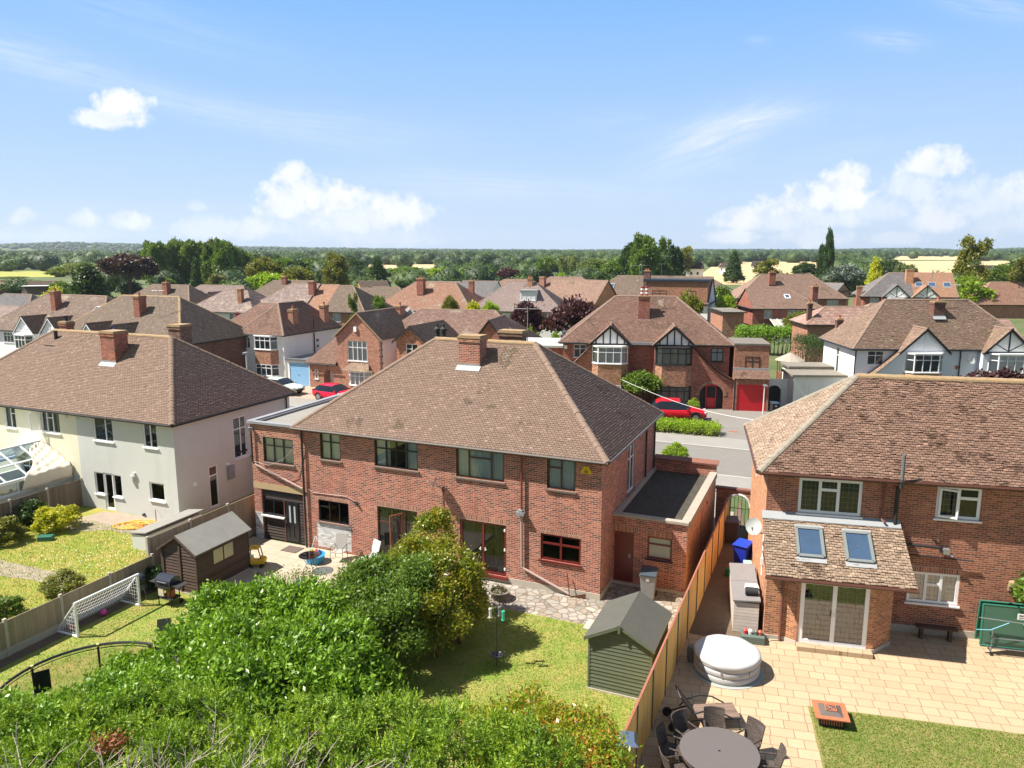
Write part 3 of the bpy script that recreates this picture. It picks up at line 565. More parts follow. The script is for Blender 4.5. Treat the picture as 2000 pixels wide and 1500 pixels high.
# ======== house A: the brick pair in the middle ========
m_brickdk0=brickmat('brick grimy',(.16,.08,.055),(.24,.12,.08),(.2,.15,.11),dark=(.09,.05,.04))
def build_A():
    t=thing('brick_semi_detached_house','large red brick house with brown tiled hip roof in the middle, garden side facing us','house',LA(-13.4,0),TH)
    Wd,Dp,ze,zr=13.4,8.6,5.45,9.0
    S=WF(0,0,Wd,0);E_=WF(Wd,0,Wd,Dp);N_=WF(Wd,Dp,0,Dp);W_=WF(0,Dp,0,0)
    o2=(.95,4.09,1.99,5.27);o3=(3.68,4.1,5.73,5.27);o4=(7.45,4.09,9.52,5.27);o5=(11.26,4.08,12.39,5.27)
    g1=(.73,1.29,2.29,2.27);g2=(3.72,.12,5.64,2.38);g3=(7.59,.25,9.6,2.37);g4=(11.03,1.24,12.64,2.29); se=(3.79,2.95,4.91,4.98)
    mb=MB(); wallp(mb,S,-.3,ze-.04,[o2,o3,o4,o5,g1,g2,g3,g4]); wallp(mb,E_,-.3,ze-.04,[se]); wallp(mb,N_,-.3,ze-.04,[(2,3.9,4,5.1),(9,3.9,11,5.1)]); wallp(mb,W_,-.3,ze-.04)
    mb.build('wall',m_brickA,t)
    i=MB(); i.box(.03,.03,.02,Wd-.03,Dp-.03,.05); i.box(.03,.03,2.5,Wd-.03,Dp-.03,2.6); i.box(6.6,.03,.05,6.7,Dp-.03,2.5); i.box(6.6,.03,2.6,6.7,Dp-.03,5.3); i.box(0.3,3.6,.05,Wd-.3,3.7,2.5); i.box(.3,3.6,2.6,Wd-.3,3.7,5.3); i.build('interior_floor',m_int,t)
    h=MB()
    for g in (g1,g2,g3,g4): h=MB(); header(h,S,g[0]-.05,g[2]+.05,g[3]); h.build('brick_lintel',m_header,t)
    p=MB(); fbox(p,S,7.4,Wd+.02,0,.03,-.2,.24); fbox(p,E_,-.02,1.7,0,.03,-.2,.2); p.build('plinth',m_conc,t)
    q=MB(); fbox(q,S,.62,2.38,-.01,.004,.12,1.24); q.build('painted_brick_panel',m_whiteB,t)
    cG=(m_curt,'full')
    win(t,S,o2,T2,m_black,cG,silm=m_sill); win(t,S,o3,Tn(4),m_black,(m_curt,.3),silm=m_sill)
    win(t,S,o4,((.26,(1,)),(.5,(.74,.26)),(.26,(1,))),m_brownf,(m_curt,'full'),silm=m_sill)
    w5=win(t,S,o5,((1,(.72,.28)),(1,(1,))),m_brownf,cG,silm=m_sill)
    win(t,S,g1,((1,(.7,.3)),(1,(1,)),(.9,(1,))),m_black,gl=m_glassd,silm=m_sill)
    # open patio window with a leaf standing ajar
    win(t,S,g2,((.36,(.72,.28)),(.34,(1,)),(.3,(.72,.28))),m_brownf,(m_curtg,.22),sill=0,gl=m_glassd)
    l=MB(); a=R(62); hx,hy=4.97,-.02; dx,dy=-math.cos(a)*.62,-math.sin(a)*.62
    lw=WF(hx+dx,hy+dy,hx,hy)
    fbox(l,lw,0,.62,-.02,.02,.35,.42);fbox(l,lw,0,.62,-.02,.02,2.18,2.25);fbox(l,lw,0,.07,-.021,.021,.42,2.18);fbox(l,lw,.55,.62,-.021,.021,.42,2.18)
    lo=l.build('window_leaf',m_brownf2,t); k=MB(); k.poly([P3(lw,.07,0,.42),P3(lw,.55,0,.42),P3(lw,.55,0,2.18),P3(lw,.07,0,2.18)]); k.build('pane',m_glassd,lo)
    # french doors
    d=win(t,S,g3,((1,(1,)),(1,(1,))),m_maroon,(m_curtg,.26),sill=0,gl=m_glassd,bar=.09,name='french_door')
    s=MB(); fbox(s,S,7.5,9.7,0,.14,.16,.25); s.build('door_sill',m_maroon,t)
    hd=MB(); 
    for u in (8.5,8.7): fbox(hd,S,u-.015,u+.015,-.03,.02,1.2,1.32); fbox(hd,S,u-.06 if u<8.6 else u,u if u<8.6 else u+.06,.0,.02,1.24,1.27)
    for z in(.5,1.3,2.1): fbox(hd,S,9.5,9.56,-.035,-.0,z,z+.1)
    hd.build('handle',m_white,d)
    win(t,S,g4,Tn(2,.66),m_maroon,gl=m_glassd,silm=m_maroon,bar=.075)
    wi=MB(); a_=g4; fbox(wi,S,a_[0]+.08,a_[2]-.08,-.03,-.02,a_[1]+.08,a_[1]+.12); 
    win(t,E_,se,((1,(.72,.28)),(1,(.72,.28))),m_white,gl=m_glass,silm=m_sill); win(t,N_,(2,3.9,4,5.1),Tn(3)); win(t,N_,(9,3.9,11,5.1),Tn(3))
    # main roof
    P,Sg=roofhip(-.3,Wd+.3,-.3,Dp+.3,ze,zr); tiles(P,.1,.165,.014,m_tA,parent=t,seed=1,jit=.9); ridges(t,Sg[:1],m_lich,.13,.4); ridges(t,Sg[1:],m_ridge,.13,.27,name='hip_tiles')
    eaves(t,-.3,Wd+.3,-.3,Dp+.3,ze,m_brownf,m_gutA)
    c=chimney(t,6.6,3.35,.98,.72,7.4,9.28,m_brickA,0); flashing(c,6.6,3.35,.98,.72,8.0,.78)
    c=chimney(t,7.55,5.5,1.1,.6,7.4,9.32,m_brickdk0,0)
    cw=MB(); 
    for dx in (-.16,.16): cw.lathe([(.10,0),(.10,.3),(.17,.32),(.17,.42),(.06,.5),(.06,.62)],(4.05+dx,5.2,8.9),10)
    cw.box(3.7,5.0,7.6,4.4,5.4,8.95); cw.build('chimney_cowl',m_blackm,t)
    aerial(t,8.1,5.9,8.0,2.4,.3)
    lt=MB(); lt.lathe([(.05,0),(.16,.04),(.16,.1),(.02,.12)],(12.9,-.01,5.0),6); 
    # side extension, left, two storeys with flat roof
    Xe=-2.8
    SE=WF(Xe,0.0,0,0.0); WE=WF(Xe,8.2,Xe,0); NE=WF(0,8.2,Xe,8.2)
    ow=(.67,3.63,2.32,4.79); ob=(.42,-.3,2.72,2.36)
    e=MB(); wallp(e,SE,-.3,5.36,[ow,ob],rev=.14); wallp(e,WE,-.3,5.36); wallp(e,NE,-.3,5.36); e.build('extension_wall',m_brickA,t)
    q=MB(); fbox(q,SE,.0,.42,-.01,.004,-.1,1.25); q.build('painted_brick_pier',m_whiteB,t)
    r=MB(); r.poly([(Xe+.2,.2,5.30),(0,.2,5.32),(0,8,5.32),(Xe+.2,8,5.30)]); r.build('flat_roof',m_felt,t)
    r=MB(); r.box(Xe-.1,-.1,5.34,Xe+.16,8.3,5.46);r.box(Xe+.16,-.1,5.345,0,.14,5.45); r.box(Xe+.163,.14,5.32,Xe+.24,8.3,5.40); r.build('roof_edge',m_gtrim,t)
    r=MB(); r.box(Xe+.0,-.15,5.15,Xe+.05,-.1,5.3); 
    win(t,SE,ow,Tn(3),m_black,(m_curt,'full'),silm=m_sill,rev=.11)
    ln=MB(); fbox(ln,SE,.0,2.8,-.02,.012,2.36,2.64); ln.build('concrete_lintel',m_ln,t)
    cb=MB(); 
    for kx in range(3): z=2.36-.145*(kx+1); cb.add([P3(SE,.42,-.12,z),P3(SE,2.72,-.12,z),P3(SE,2.72,-.10,z+.145),P3(SE,.42,-.10,z+.145),P3(SE,.42,-.08,z),P3(SE,2.72,-.08,z)],[(0,1,5,4),(4,5,2,3),(0,4,3),(1,2,5)])
    def clad(u0,u1,z0,z1):
        n=round((z1-z0)/.13)
        for k in range(n):
            z=z0+(z1-z0)*k/n; zz=z0+(z1-z0)*(k+1)/n; jn=random.uniform(0,.008)
            cb.add([P3(SE,u0,-.075+jn,z),P3(SE,u1,-.075-jn,z),P3(SE,u1,-.11,zz+.01),P3(SE,u0,-.11,zz+.01),P3(SE,u0,-.13,z),P3(SE,u1,-.13,z)],[(0,1,2,3),(0,4,5,1)])
    clad(.42,1.62,0.05,1.13); clad(2.45,2.72,.05,1.92)
    cb.build('timber_cladding',m_timber,t)
    pw=(.44,1.16,1.6,1.9); win(t,SE,pw,((1,(1,)),(1,(1,))),m_black,gl=m_glassd,n0=-.07,silm=m_white)
    dr=MB(); fbox(dr,SE,1.64,2.42,-.13,-.075,0.03,1.93); 
    for (u0,u1) in((1.7,1.84),(2.22,2.36)): fbox(dr,SE,u0,u1,-.075,-.055,.1,1.88)
    fbox(dr,SE,1.96,2.1,-.075,-.055,.1,1.88); fbox(dr,SE,1.84,2.22,-.075,-.056,.1,.25);fbox(dr,SE,1.84,2.22,-.075,-.056,.8,.95);fbox(dr,SE,1.84,2.22,-.075,-.056,1.75,1.88)
    do=dr.build('back_door',m_black,t); gg=MB(); fbox(gg,SE,1.845,1.955,-.075,-.068,.95,1.75);fbox(gg,SE,2.105,2.215,-.075,-.068,.95,1.75); gg.build('pane',m_frost2,do); gg=MB(); fbox(gg,SE,1.68,1.72,-.05,-.02,.9,1.05); gg.build('handle',m_metal,do)
    jm=MB(); fbox(jm,SE,1.605,1.637,-.12,-.05,.03,1.95); jm.build('door_jamb',m_brownf2,t)
    # pipes
    pipe(t,[(.07,-.09,5.3),(.07,-.09,0)],m_black,.045)
    pipe(t,[(Xe+.12,-.09,5.2),(Xe+.12,-.09,3.6),(Xe+.28,-.09,3.45)],m_black,.04); pipe(t,[(Xe+.25,-.1,3.5),(.0,-.1,2.68)],m_gpipe,.04,name='sloping_pipe')
    hp=MB(); hp.lathe([(.06,-.12),(.12,0),(.12,.06)],(Xe+.12,-.12,5.12),4); hp.build('hopper',m_gtrim,t)
    pipe(t,[(10.28,-.09,5.36),(10.28,-.09,3.1)],m_maroon2,.04); hp=MB(); hp.box(10.1,-.22,2.93,10.42,-.02,3.06); hp.box(10.18,-.2,3.0,10.34,-.03,3.14); hp.build('hopper',m_gtrim,t)
    pipe(t,[(10.28,-.09,2.95),(10.3,-.09,.84),(10.42,-.09,.76),(12.3,-.12,.06)],m_gpipe,.05)
    pipe(t,[(13.35,8.5,5.3),(13.47,8.45,5.2),(13.47,8.45,.0)],m_blackm,.04); pipe(t,[(13.48,6.7,5.2),(13.48,6.7,2.9)],m_blackm,.04)
    cb=MB(); cb.tube([(.1,-.04,5.3),(-.1,-.14,4.7),(-.8,-.3,3.95),(-1.6,-.3,3.6),(-2.6,-.1,3.62)],.012,5); cb.tube([(.1,-.02,2.75),(.5,-.03,2.55),(2.2,-.03,2.6),(2.6,-.03,2.45)],.014,5); cb.build('cable',m_gpipe,t)
    cb=MB(); cb.tube([(6.86,-.02,3.6),(6.88,-.02,1.0)],.012,5); cb.build('cable',m_blackm,t)
    dish(t,S,6.72,3.85,.27,-1.25,out=.35)
    al=MB(); w=S; cx,cz=12.81,4.98; hx=[(cx+.19*math.cos(R(60*k+0))*1.05,cz+.19*math.sin(R(60*k))) for k in range(6)]; hx=[(cx-.2,cz-.13),(cx+.2,cz-.13),(cx+.2,cz-.05),(cx+.08,cz+.15),(cx-.08,cz+.15),(cx-.2,cz-.05)]
    al.slab([P3(w,a,0.005,b) for a,b in hx],(0,-.07,0)); ao=al.build('alarm_box',m_yellow,t); a2=MB()
    for k,(l0,zz) in enumerate(((.12,.02),(.16,-.04),(.14,-.09))): fbox(a2,w,cx-l0/2,cx+l0/2,.076,.079,cz+zz-.012,cz+zz+.012)
    a2.build('lettering',m_brownf,ao)
    vt=MB(); fbox(vt,S,2.62,2.78,0,.03,2.3,2.42); vt.lathe([(.07,0),(.07,.05)],(2.75,-.05,2.32),8); vt.build('vent',m_blackm,t)
    # garage / utility extension, right
    GS=WF(Wd,1.7,Wd+2.85,1.7); GE=WF(Wd+2.85,1.7,Wd+2.85,9.0); GN=WF(Wd+2.85,9.0,Wd,9.0)
    od=(.06,.12,.83,2.15); og=(1.36,1.24,2.3,2.13)
    g=MB(); wallp(g,GS,-.3,2.78,[od,og]); g.build('garage_wall',m_brickA,t); g=MB(); wallp(g,GN,-.3,3.2); g.build('garage_wall',m_brickA,t); g=MB(); wallp(g,GE,-.3,2.78); g.build('garage_wall',m_brickO,t,label='orange brick side wall')
    # side wall uses the orange brick material, brighter than the front wall
    q=MB(); q.poly([(Wd+.02,1.9,2.62),(Wd+2.65,1.9,2.62),(Wd+2.65,8.8,2.66),(Wd+.02,8.8,2.66)]); q.build('garage_roof',m_moss,t)
    q=MB(); q.box(Wd+.01,1.6,2.78,Wd+2.9,1.88,2.88); q.box(Wd+2.6,1.885,2.62,Wd+2.92,8.8,2.87); q.box(Wd+.01,1.885,2.5,Wd+.12,8.8,2.85); q.build('coping',m_coping,t)
    q=MB(); q.box(Wd+.01,8.8,2.5,Wd+2.86,9.02,3.2); q.build('parapet',m_brickA,t); q=MB(); q.slab([(Wd,8.72,3.2),(Wd+2.95,8.72,3.2),(Wd+2.95,9.1,3.3),(Wd,9.1,3.3)],(0,0,.06)); q.build('parapet_tiles',m_bpipe2,t)
    h=MB(); header(h,GS,0.02,.95,2.16); h.build('brick_lintel',m_header,t); h=MB(); header(h,GS,1.28,2.38,2.14); h.build('brick_lintel',m_header,t)
    d=MB(); fbox(d,GS,.065,.825,-.08,-.03,.12,2.145); do=d.build('side_door',m_maroon,t); d=MB(); fbox(d,GS,.66,.7,-.03,.0,1.1,1.3); fbox(d,GS,.6,.7,-.01,.01,1.19,1.22); d.build('handle',m_metal,do)
    win(t,GS,og,((1,(.68,.32)),),m_maroon,gl=m_frostg,silm=m_black,bar=.06)
    fp=MB(); fbox(fp,GS,0,2.85,0,.04,-.2,.1); fp.build('plinth',m_conc,t)
    sm=MB(); sm.box(Wd+2.86,6.3,2.15,Wd+2.93,6.4,2.25); sm.box(Wd+2.86,4.8,1.6,Wd+2.9,4.9,1.75); sm.tube([(Wd+2.88,5,2.4),(Wd+2.88,5,.4)],.015,5); sm.build('wall_vent',m_metal,t)
    lf=MB(); lf.tube([(Wd-1.1,-.25,.06),(Wd-1.25,-.1,.9)],.02,5); lf.slab([(Wd-1.05,-.12,.0),(Wd-.5,-.12,.0),(Wd-.5,-.12,.22),(Wd-1.05,-.12,.02)],(0,-.03,0)); lf.build('old_pole',m_brownf,t)
    return t
m_brownf2=simple('brown timber',(.20,.075,.04),.5,.2,5); m_gutA=simple('grey brown gutter',(.12,.10,.09),.5,.2,4); m_ln=simple('beige lintel',(.42,.31,.17),.9,.15,2,.2); m_frost2=simple('frosted pane',(.40,.46,.48),.3,.3,30); m_maroon2=simple('maroon pipe',(.20,.045,.035),.45,.2,4)
m_yellow=simple('yellow alarm cover',(.75,.45,.02),.4,.05); m_frostg=simple('obscure glass',(.34,.35,.30),.25,.1,3); m_moss=simple('mossy felt roof',(.055,.048,.036),.98,.9,5,.9,14); m_bpipe2=simple('red brown coping tile',(.20,.085,.06),.85,.3,8)
build_A()

# ======== house B: rendered pair on the left ========
def build_B():
    Wd,Dp,ze,zr=18.,8.3,4.92,8.38
    t=thing('rendered_semi_detached_house','rendered house on the left, half cream and half pale grey, with big tiled hip roof','house',LB(-18,0),TH)
    S=WF(0,0,Wd,0);E_=WF(Wd,0,Wd,Dp);N_=WF(Wd,Dp,0,Dp);W_=WF(.8,Dp,.8,0); sx=11.5
    w1=(12.69,3.59,14.02,4.78);w2=(16.06,3.58,16.95,4.78);w3=(8.89,3.66,10.26,4.78);w4=(6.04,3.63,6.92,4.78);dl=(12.43,.79,13.06,1.92);dm=(13.06,.05,13.71,1.95);dR=(13.71,.79,14.3,1.92);w5=(16.18,.94,17.16,1.85)
    cr=(7.0,.9,8.6,2.0)
    m=MB(); wallp(m,S,-.3,ze-.04,[w1,w2,dl,dm,dR,w5],u0=sx); wallp(m,E_,-.3,ze-.04,[(3.85,2.18,4.79,4.35),(2.0,.1,2.62,2.25)]); wallp(m,N_,-.3,ze-.04,u1=Wd-sx); m.build('wall',m_grend,t)
    m=MB(); wallp(m,S,-.3,ze-.04,[w3,w4,cr],u0=.8,u1=sx); wallp(m,N_,-.3,ze-.04,u0=Wd-sx); wallp(m,W_,-.3,ze-.04); m.build('wall',m_crend,t,label='cream rendered wall half')
    i=MB(); i.box(.03,.03,.02,Wd-.03,Dp-.03,.05); i.box(.03,.03,2.4,Wd-.03,Dp-.03,2.5); i.box(.3,3.6,.05,Wd-.3,3.7,4.8); i.build('interior_floor',m_int,t)
    cc=(m_curtd,.28)
    win(t,S,w1,((.62,(1,)),(.38,(1,))),m_white,cc,gl=m_glassd); win(t,S,w2,((.5,(1,)),(.5,(1,))),m_white,gl=m_glassd); win(t,S,w3,((.28,(1,)),(.34,(.7,.3)),(.36,(1,))),m_white,cc); win(t,S,w4,((.55,(1,)),(.45,(.7,.3))),m_white,cc)
    win(t,S,w5,((1,(1,)),),m_white,gl=m_glassd,bar=.07); win(t,S,dl,((1,(1,)),),gl=m_glassd);win(t,S,dR,((1,(1,)),),gl=m_glassd); win(t,S,dm,((1,(1,)),),sill=0,gl=m_glassd,bar=.09,name='garden_door')
    win(t,S,cr,Tn(3)); win(t,E_,(3.85,2.18,4.79,4.35),((1,(.72,.28)),(.8,(.72,.28))),gl=m_glass); win(t,E_,(2.0,.1,2.62,2.25),((1,(.78,.22)),),sill=0,gl=m_glass,bar=.07,name='side_door')
    op=MB(); lw=WF(8.6,-.38,8.9,.0); fbox(op,lw,0,.46,-.02,.02,3.75,3.8);fbox(op,lw,0,.46,-.02,.02,4.65,4.7);fbox(op,lw,0,.05,-.021,.021,3.8,4.65);fbox(op,lw,.41,.46,-.021,.021,3.8,4.65); o=op.build('window_leaf',m_white,t)
    k=MB(); k.poly([P3(lw,.05,0,3.8),P3(lw,.41,0,3.8),P3(lw,.41,0,4.65),P3(lw,.05,0,4.65)]); k.build('pane',m_glass,o)
    P,Sg=roofhip(.5,Wd+.3,-.3,Dp+.3,ze,zr); tiles(P,.1,.165,.019,m_tB,parent=t,seed=2,jit=1.); ridges(t,Sg[:1],m_lich,.13,.4); ridges(t,Sg[1:],m_ridgeB,.14,.25,name='hip_tiles'); eaves(t,.5,Wd+.3,-.3,Dp+.3,ze,m_brownf,m_blackm)
    c=chimney(t,11.2,2.85,1.0,.85,6.4,8.66,m_brickD,0); flashing(c,11.2,2.85,1.0,.85,7.03,.78)
    c=chimney(t,4.9,4.9,.6,.5,7.0,8.75,m_brickD,1,m_blackm); 
    v=MB(); v.tube([(5.7,3.6,7.4),(5.7,3.6,8.4)],.1,8); v.box(5.35,3.1,7.55,6.05,3.7,7.62); v.build('flue',m_blackm,t)
    hx=chimney(t,13.3,5.3,.85,.8,7.0,8.86,m_brickdk0,0)
    bx=MB(); fbox(bx,S,15.22,15.34,0,.1,2.0,2.2); fbox(bx,S,15.05,15.22,0,.12,1.75,2.05); bx.build('wall_light',m_grend,t)
    bx=MB(); fbox(bx,S,10.8,10.95,0,.02,4.55,4.68); fbox(bx,S,11.55,11.7,.0,.02,4.5,4.64); bx.build('air_brick',m_grend,t)
    bx=MB(); fbox(bx,E_,.95,1.13,0,.06,1.55,1.75); fbox(bx,E_,3.2,3.32,0,.08,2.05,2.15); bx.build('wall_vent',m_white,t); bx=MB(); fbox(bx,E_,3.2,3.65,0,.12,1.25,1.95); bx.build('meter_box',m_gtrim,t)
    pb=MB(); pb.tube([P3(S,15.7,.1,.12),P3(S,15.7,.0,.12)],.07,8); pb.build('waste_pipe',m_blackm,t)
    pipe(t,[(Wd+.02,Dp-.3,4.8),(Wd+.08,Dp-.35,4.6),(Wd+.08,Dp-.35,0)],m_blackm,.04)
    # low side block
    b=MB(); b.box(Wd+.001,5.05,-.2,Wd+1.9,8.0,2.0); b.build('side_block_wall',m_grend,t); b=MB(); b.box(Wd+.002,4.95,2.0,Wd+2.0,8.1,2.12); b.build('side_block_roof',m_gtrim,t)
    rl=MB(); rl.tube([(16.9,-.4,.7),(18.3,-.9,.1)],.025,5); rl.tube([(16.9,-.4,.7),(16.9,-.4,.0)],.025,5); rl.tube([(18.3,-.9,.5),(18.3,-.9,0)],.025,5); rl.build('handrail',m_metal,t)
m_curtd=simple('dark curtain',(.20,.24,.24),.8,.15,9); m_ridgeB=simple('brown hip tile',(.19,.13,.095),.9,.35,6,.5,30)
build_B()

# ======== conservatory with tarp (belongs to the cream half) ========
def conserv():
    t=thing('conservatory','white framed glass roofed conservatory against the cream half of the left house','conservatory',LB(-18,0),TH)
    x0,x1,y0,y1=6.6,10.85,-5.6,-.02; ze,zr=2.1,3.15; xm=(x0+x1)/2
    b=MB(); b.box(x1-.22,y0,-.2,x1,y1,1.42); b.box(x0,y0,-.2,x0+.2,y1,1.42); b.box(x0+.2,y0,-.2,x1-.22,y0+.2,1.42); b.build('dwarf_wall',m_crend,t)
    f=MB(); f.box(x1-.12,y0,ze-.1,x1+.06,y1,ze+.04); f.box(x1-.1,y0,1.42,x1+.03,y1,1.5); f.box(xm-.05,y0,zr-.03,xm+.05,y1,zr+.06); f.box(x0-.05,y0,ze-.1,x0+.1,y1,ze+.04)
    for i in range(7): y=y0+(y1-y0)*i/6; f.obox((x1-.04,y+(.04 if i==0 else -.04 if i==6 else 0),1.78),(.035,.035,.3))
    for i in range(6):
        y=y0+.03+(y1-y0-.08)*i/5
        f.slab([(xm,y-.035,zr),(x1,y-.035,ze),(x1,y+.035,ze),(xm,y+.035,zr)],(0,0,.055)); f.slab([(xm,y-.035,zr),(x0,y-.035,ze),(x0,y+.035,ze),(xm,y+.035,zr)],(0,0,.055))
    f.slab([(x1-1.0,y1-3,ze+.52),(x1-.93,y1-3,ze+.48),(x1-.93,y1,ze+.48),(x1-1.0,y1,ze+.52)],(0,0,.05))
    f.build('frame',m_white,t)
    g=MB(); g.poly([(xm,y0,zr+.01),(x1,y0,ze+.02),(x1,y1,ze+.02),(xm,y1,zr+.01)]); g.poly([(xm,y0,zr+.01),(x0,y0,ze+.02),(x0,y1,ze+.02),(xm,y1,zr+.01)]); g.poly([(x1-.04,y0,1.5),(x1-.04,y1,1.5),(x1-.04,y1,ze-.1),(x1-.04,y0,ze-.1)]); g.poly([(x0,y0,1.5),(x1,y0,1.5),(x1,y0,ze),(x0,y0,ze)]); g.poly([(x0,y0,ze),(x1,y0,ze),(xm,y0,zr)]); g.build('glazing',m_conserv,t)
    # tarp thrown over the corner next to the house
    n=26; vs=[]; rg=random.Random(4)
    for i in range(n+1):
        for j in range(n+1):
            a=i/n;b_=j/n; x=xm+.25+(x1-xm-.05)*a+ .3*a*(b_>0); y=y1-.05-(2.1*a+.55)*b_-.15*math.sin(a*9)*b_; xx=min(x,x1+.16)
            z=zr+(ze-zr)*min(1,(xx-xm)/(x1-xm))+.09-(max(0,x-x1-.08)*1.6)+.05*math.sin(a*23+b_*9)*math.sin(b_*19-a*6)+rg.uniform(0,.03)
            vs.append((xx,y,z))
    tp=MB(); tp.add(vs,[(i*(n+1)+j,(i+1)*(n+1)+j,(i+1)*(n+1)+j+1,i*(n+1)+j+1) for i in range(n) for j in range(n)])
    o=tp.build('tarpaulin',simple('dust sheet',(.68,.60,.50),.9,.12,2,.3,20),None,smooth=True); o.location=LB(-18,0); o.rotation_euler=(0,0,-R(TH)); so_=o.modifiers.new('s','SOLIDIFY'); so_.thickness=.01
    tag(o,'crumpled beige dust sheet thrown over the conservatory roof corner','dust sheet')
conserv()

# ======== house C: brick house on the right with lean-to bay ========
m_glassr=glassmat('reflective door glass',(.5,.5,.46),.25)
def build_C():
    Wd,Dp,ze,zr=17.,6.5,5.45,8.35; Y=1.75
    t=thing('brick_detached_house','red brick house at right with mossy tiled roof, lean-to bay and white windows','house',LC(0,0),TC)
    S=WF(0,Y,Wd,Y);E_=WF(Wd,Y,Wd,Y+Dp);N_=WF(Wd,Y+Dp,0,Y+Dp);W_=WF(0,Y+Dp,0,Y)
    w1=(1.04,3.97,3.07,5.22);w2=(5.34,4.13,6.68,5.25);w3=(4.72,1.1,6.3,2.2)
    m=MB(); wallp(m,S,-.3,ze-.04,[w1,w2,w3]); m.build('wall',m_brickC,t)
    m=MB(); wallp(m,W_,-.3,ze-.04); wallp(m,N_,-.3,ze-.04); wallp(m,E_,-.3,ze-.04); m.build('wall',m_brickO,t,label='orange brick flank wall')
    i=MB(); i.box(.03,Y+.03,.02,Wd-.03,Y+Dp-.03,.05); i.box(.03,Y+.03,2.5,Wd-.03,Y+Dp-.03,2.6); i.box(4.3,Y+3,.05,16.7,Y+3.1,5.3); i.build('interior_floor',m_int,t)
    h=MB(); header(h,S,4.6,6.4,2.21); h.build('brick_lintel',m_header,t)
    p=MB(); fbox(p,S,4.1,Wd,0,.03,-.2,.25); p.build('plinth',m_conc,t)
    win(t,S,w1,((1,(1,)),(1,(.72,.28)),(1.1,(1,))),m_white,gl=m_glassd,lead=1,bar=.10,cur=(m_curtd,.2)); win(t,S,w2,((1,(1,)),(1,(.68,.32))),m_white,gl=m_glassd,lead=(0,),bar=.10)
    win(t,S,w3,((1,(1,)),(1,(.62,.38)),(1,(1,))),m_white,gl=m_glassr,lead=1,bar=.09,cur=(m_curt,'full'))
    op=MB(); lw=WF(5.42,Y-.03,5.95,Y-.22); 
    for a in ((0,.56,4.2,4.26),(0,.56,5.12,5.18),(0,.06,4.26,5.12),(.5,.56,4.26,5.12)): fbox(op,lw,a[0],a[1],-.02,.025,a[2],a[3])
    op.build('window_leaf',m_white,t)
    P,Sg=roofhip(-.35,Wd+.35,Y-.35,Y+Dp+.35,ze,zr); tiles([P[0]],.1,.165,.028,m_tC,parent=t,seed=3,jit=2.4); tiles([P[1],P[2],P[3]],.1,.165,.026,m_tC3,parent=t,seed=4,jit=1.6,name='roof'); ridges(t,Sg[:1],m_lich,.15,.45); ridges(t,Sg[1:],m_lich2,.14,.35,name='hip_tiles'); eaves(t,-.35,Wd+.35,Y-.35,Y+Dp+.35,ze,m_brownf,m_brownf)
    # black soil pipe through the eaves with grey top, bracket pipes
    pipe(t,[(4.12,Y-.12,2.6),(4.12,Y-.12,5.15),(4.12,Y-.5,5.25),(4.12,Y-.5,5.5)],m_blackm,.06,name='soil_pipe'); pipe(t,[(4.12,Y-.5,5.45),(4.12,Y-.5,6.35)],m_gtrim2,.055,name='soil_pipe')
    pipe(t,[(3.75,Y-.1,5.3),(3.7,Y-.1,4.0),(3.78,Y-.25,3.92)],m_bpipe,.045)
    pipe(t,[(4.15,Y-.14,3.2),(5.55,Y-.14,3.16),(5.6,Y-.14,3.0)],m_blackm,.055,name='waste_pipe'); pipe(t,[(4.15,Y-.12,2.85),(6.6,Y-.12,2.78)],m_blackm,.025,name='waste_pipe')
    lm=MB(); lm.obox((5.75,Y-.13,3.05),(.09,.09,.09)); lm.tube([(5.75,Y-.13,3.0),(5.95,Y-.2,2.9)],.04,6); lm.build('security_light',m_metal,t)
    lm=MB(); lm.lathe([(.09,0),(.13,.06),(.12,.2),(.05,.24)],(7.8,Y-.16,2.0),10); lm.box(7.72,Y-.1,1.85,7.88,Y,2.0); lm.build('wall_lamp',m_lich,t)
    # bay: canted plan
    pl=[(0.0,Y),(0.0,.12),(.62,.12),(1.0,-.12),(3.2,-.12),(3.35,-.12),(4.02,.62),(4.02,Y)]
    b=MB(); 
    for (x0,y0),(x1,y1) in zip(pl,pl[1:]):
        w=WF(x0,y0,x1,y1); ops=[]
        if (x0,x1)==(1.0,3.2): ops=[(.06,.12,2.15,2.33)]
        if w[4]>.05: wallp(b,w,-.2,2.6,ops,rev=.09)
    for s_ in ((0.02,Y,.12),): pass
    b.poly([(0,Y,2.6),(0,.12,2.6),(0,Y,3.7)]); b.poly([(4.02,Y,2.6),(4.02,.62,2.6),(4.02,Y,3.7)]); b.build('bay_wall',m_brickC2,t)
    pb=MB(); 
    for (x0,y0),(x1,y1) in zip(pl[1:],pl[2:]):
        if (x0,x1)==(1.0,3.2): continue
        w=WF(x0,y0,x1,y1); fbox(pb,w,-.01,w[4]+.01,0,.03,-.1,.16)
    pb.build('plinth',m_conc,t)
    w=WF(1.0,-.12,3.2,-.12); d=win(t,w,(.06,.12,2.15,2.33),((1,(1,)),(1,(1,))),m_white,gl=m_glassr,lead=1,sill=.05,bar=.13,name='french_door',rev=.09)
    hd=MB(); 
    for u in (1.03,1.18): fbox(hd,w,u-.012,u+.012,.0,.03,1.1,1.3)
    hd.build('handle',m_metal,d)
    ii=MB(); ii.poly([(.2,Y,.03),(.2,-.0,.03),(3.9,.5,.03),(3.9,Y,.03)]); ii.build('bay_floor',simple('bay carpet',(.35,.34,.26),.9,.1),t); ii=MB(); ii.box(1.3,1.3,.03,1.8,1.7,1.1); ii.box(2.3,1.2,.03,3.0,1.6,.7); ii.build('indoor_furniture',m_curt,t)
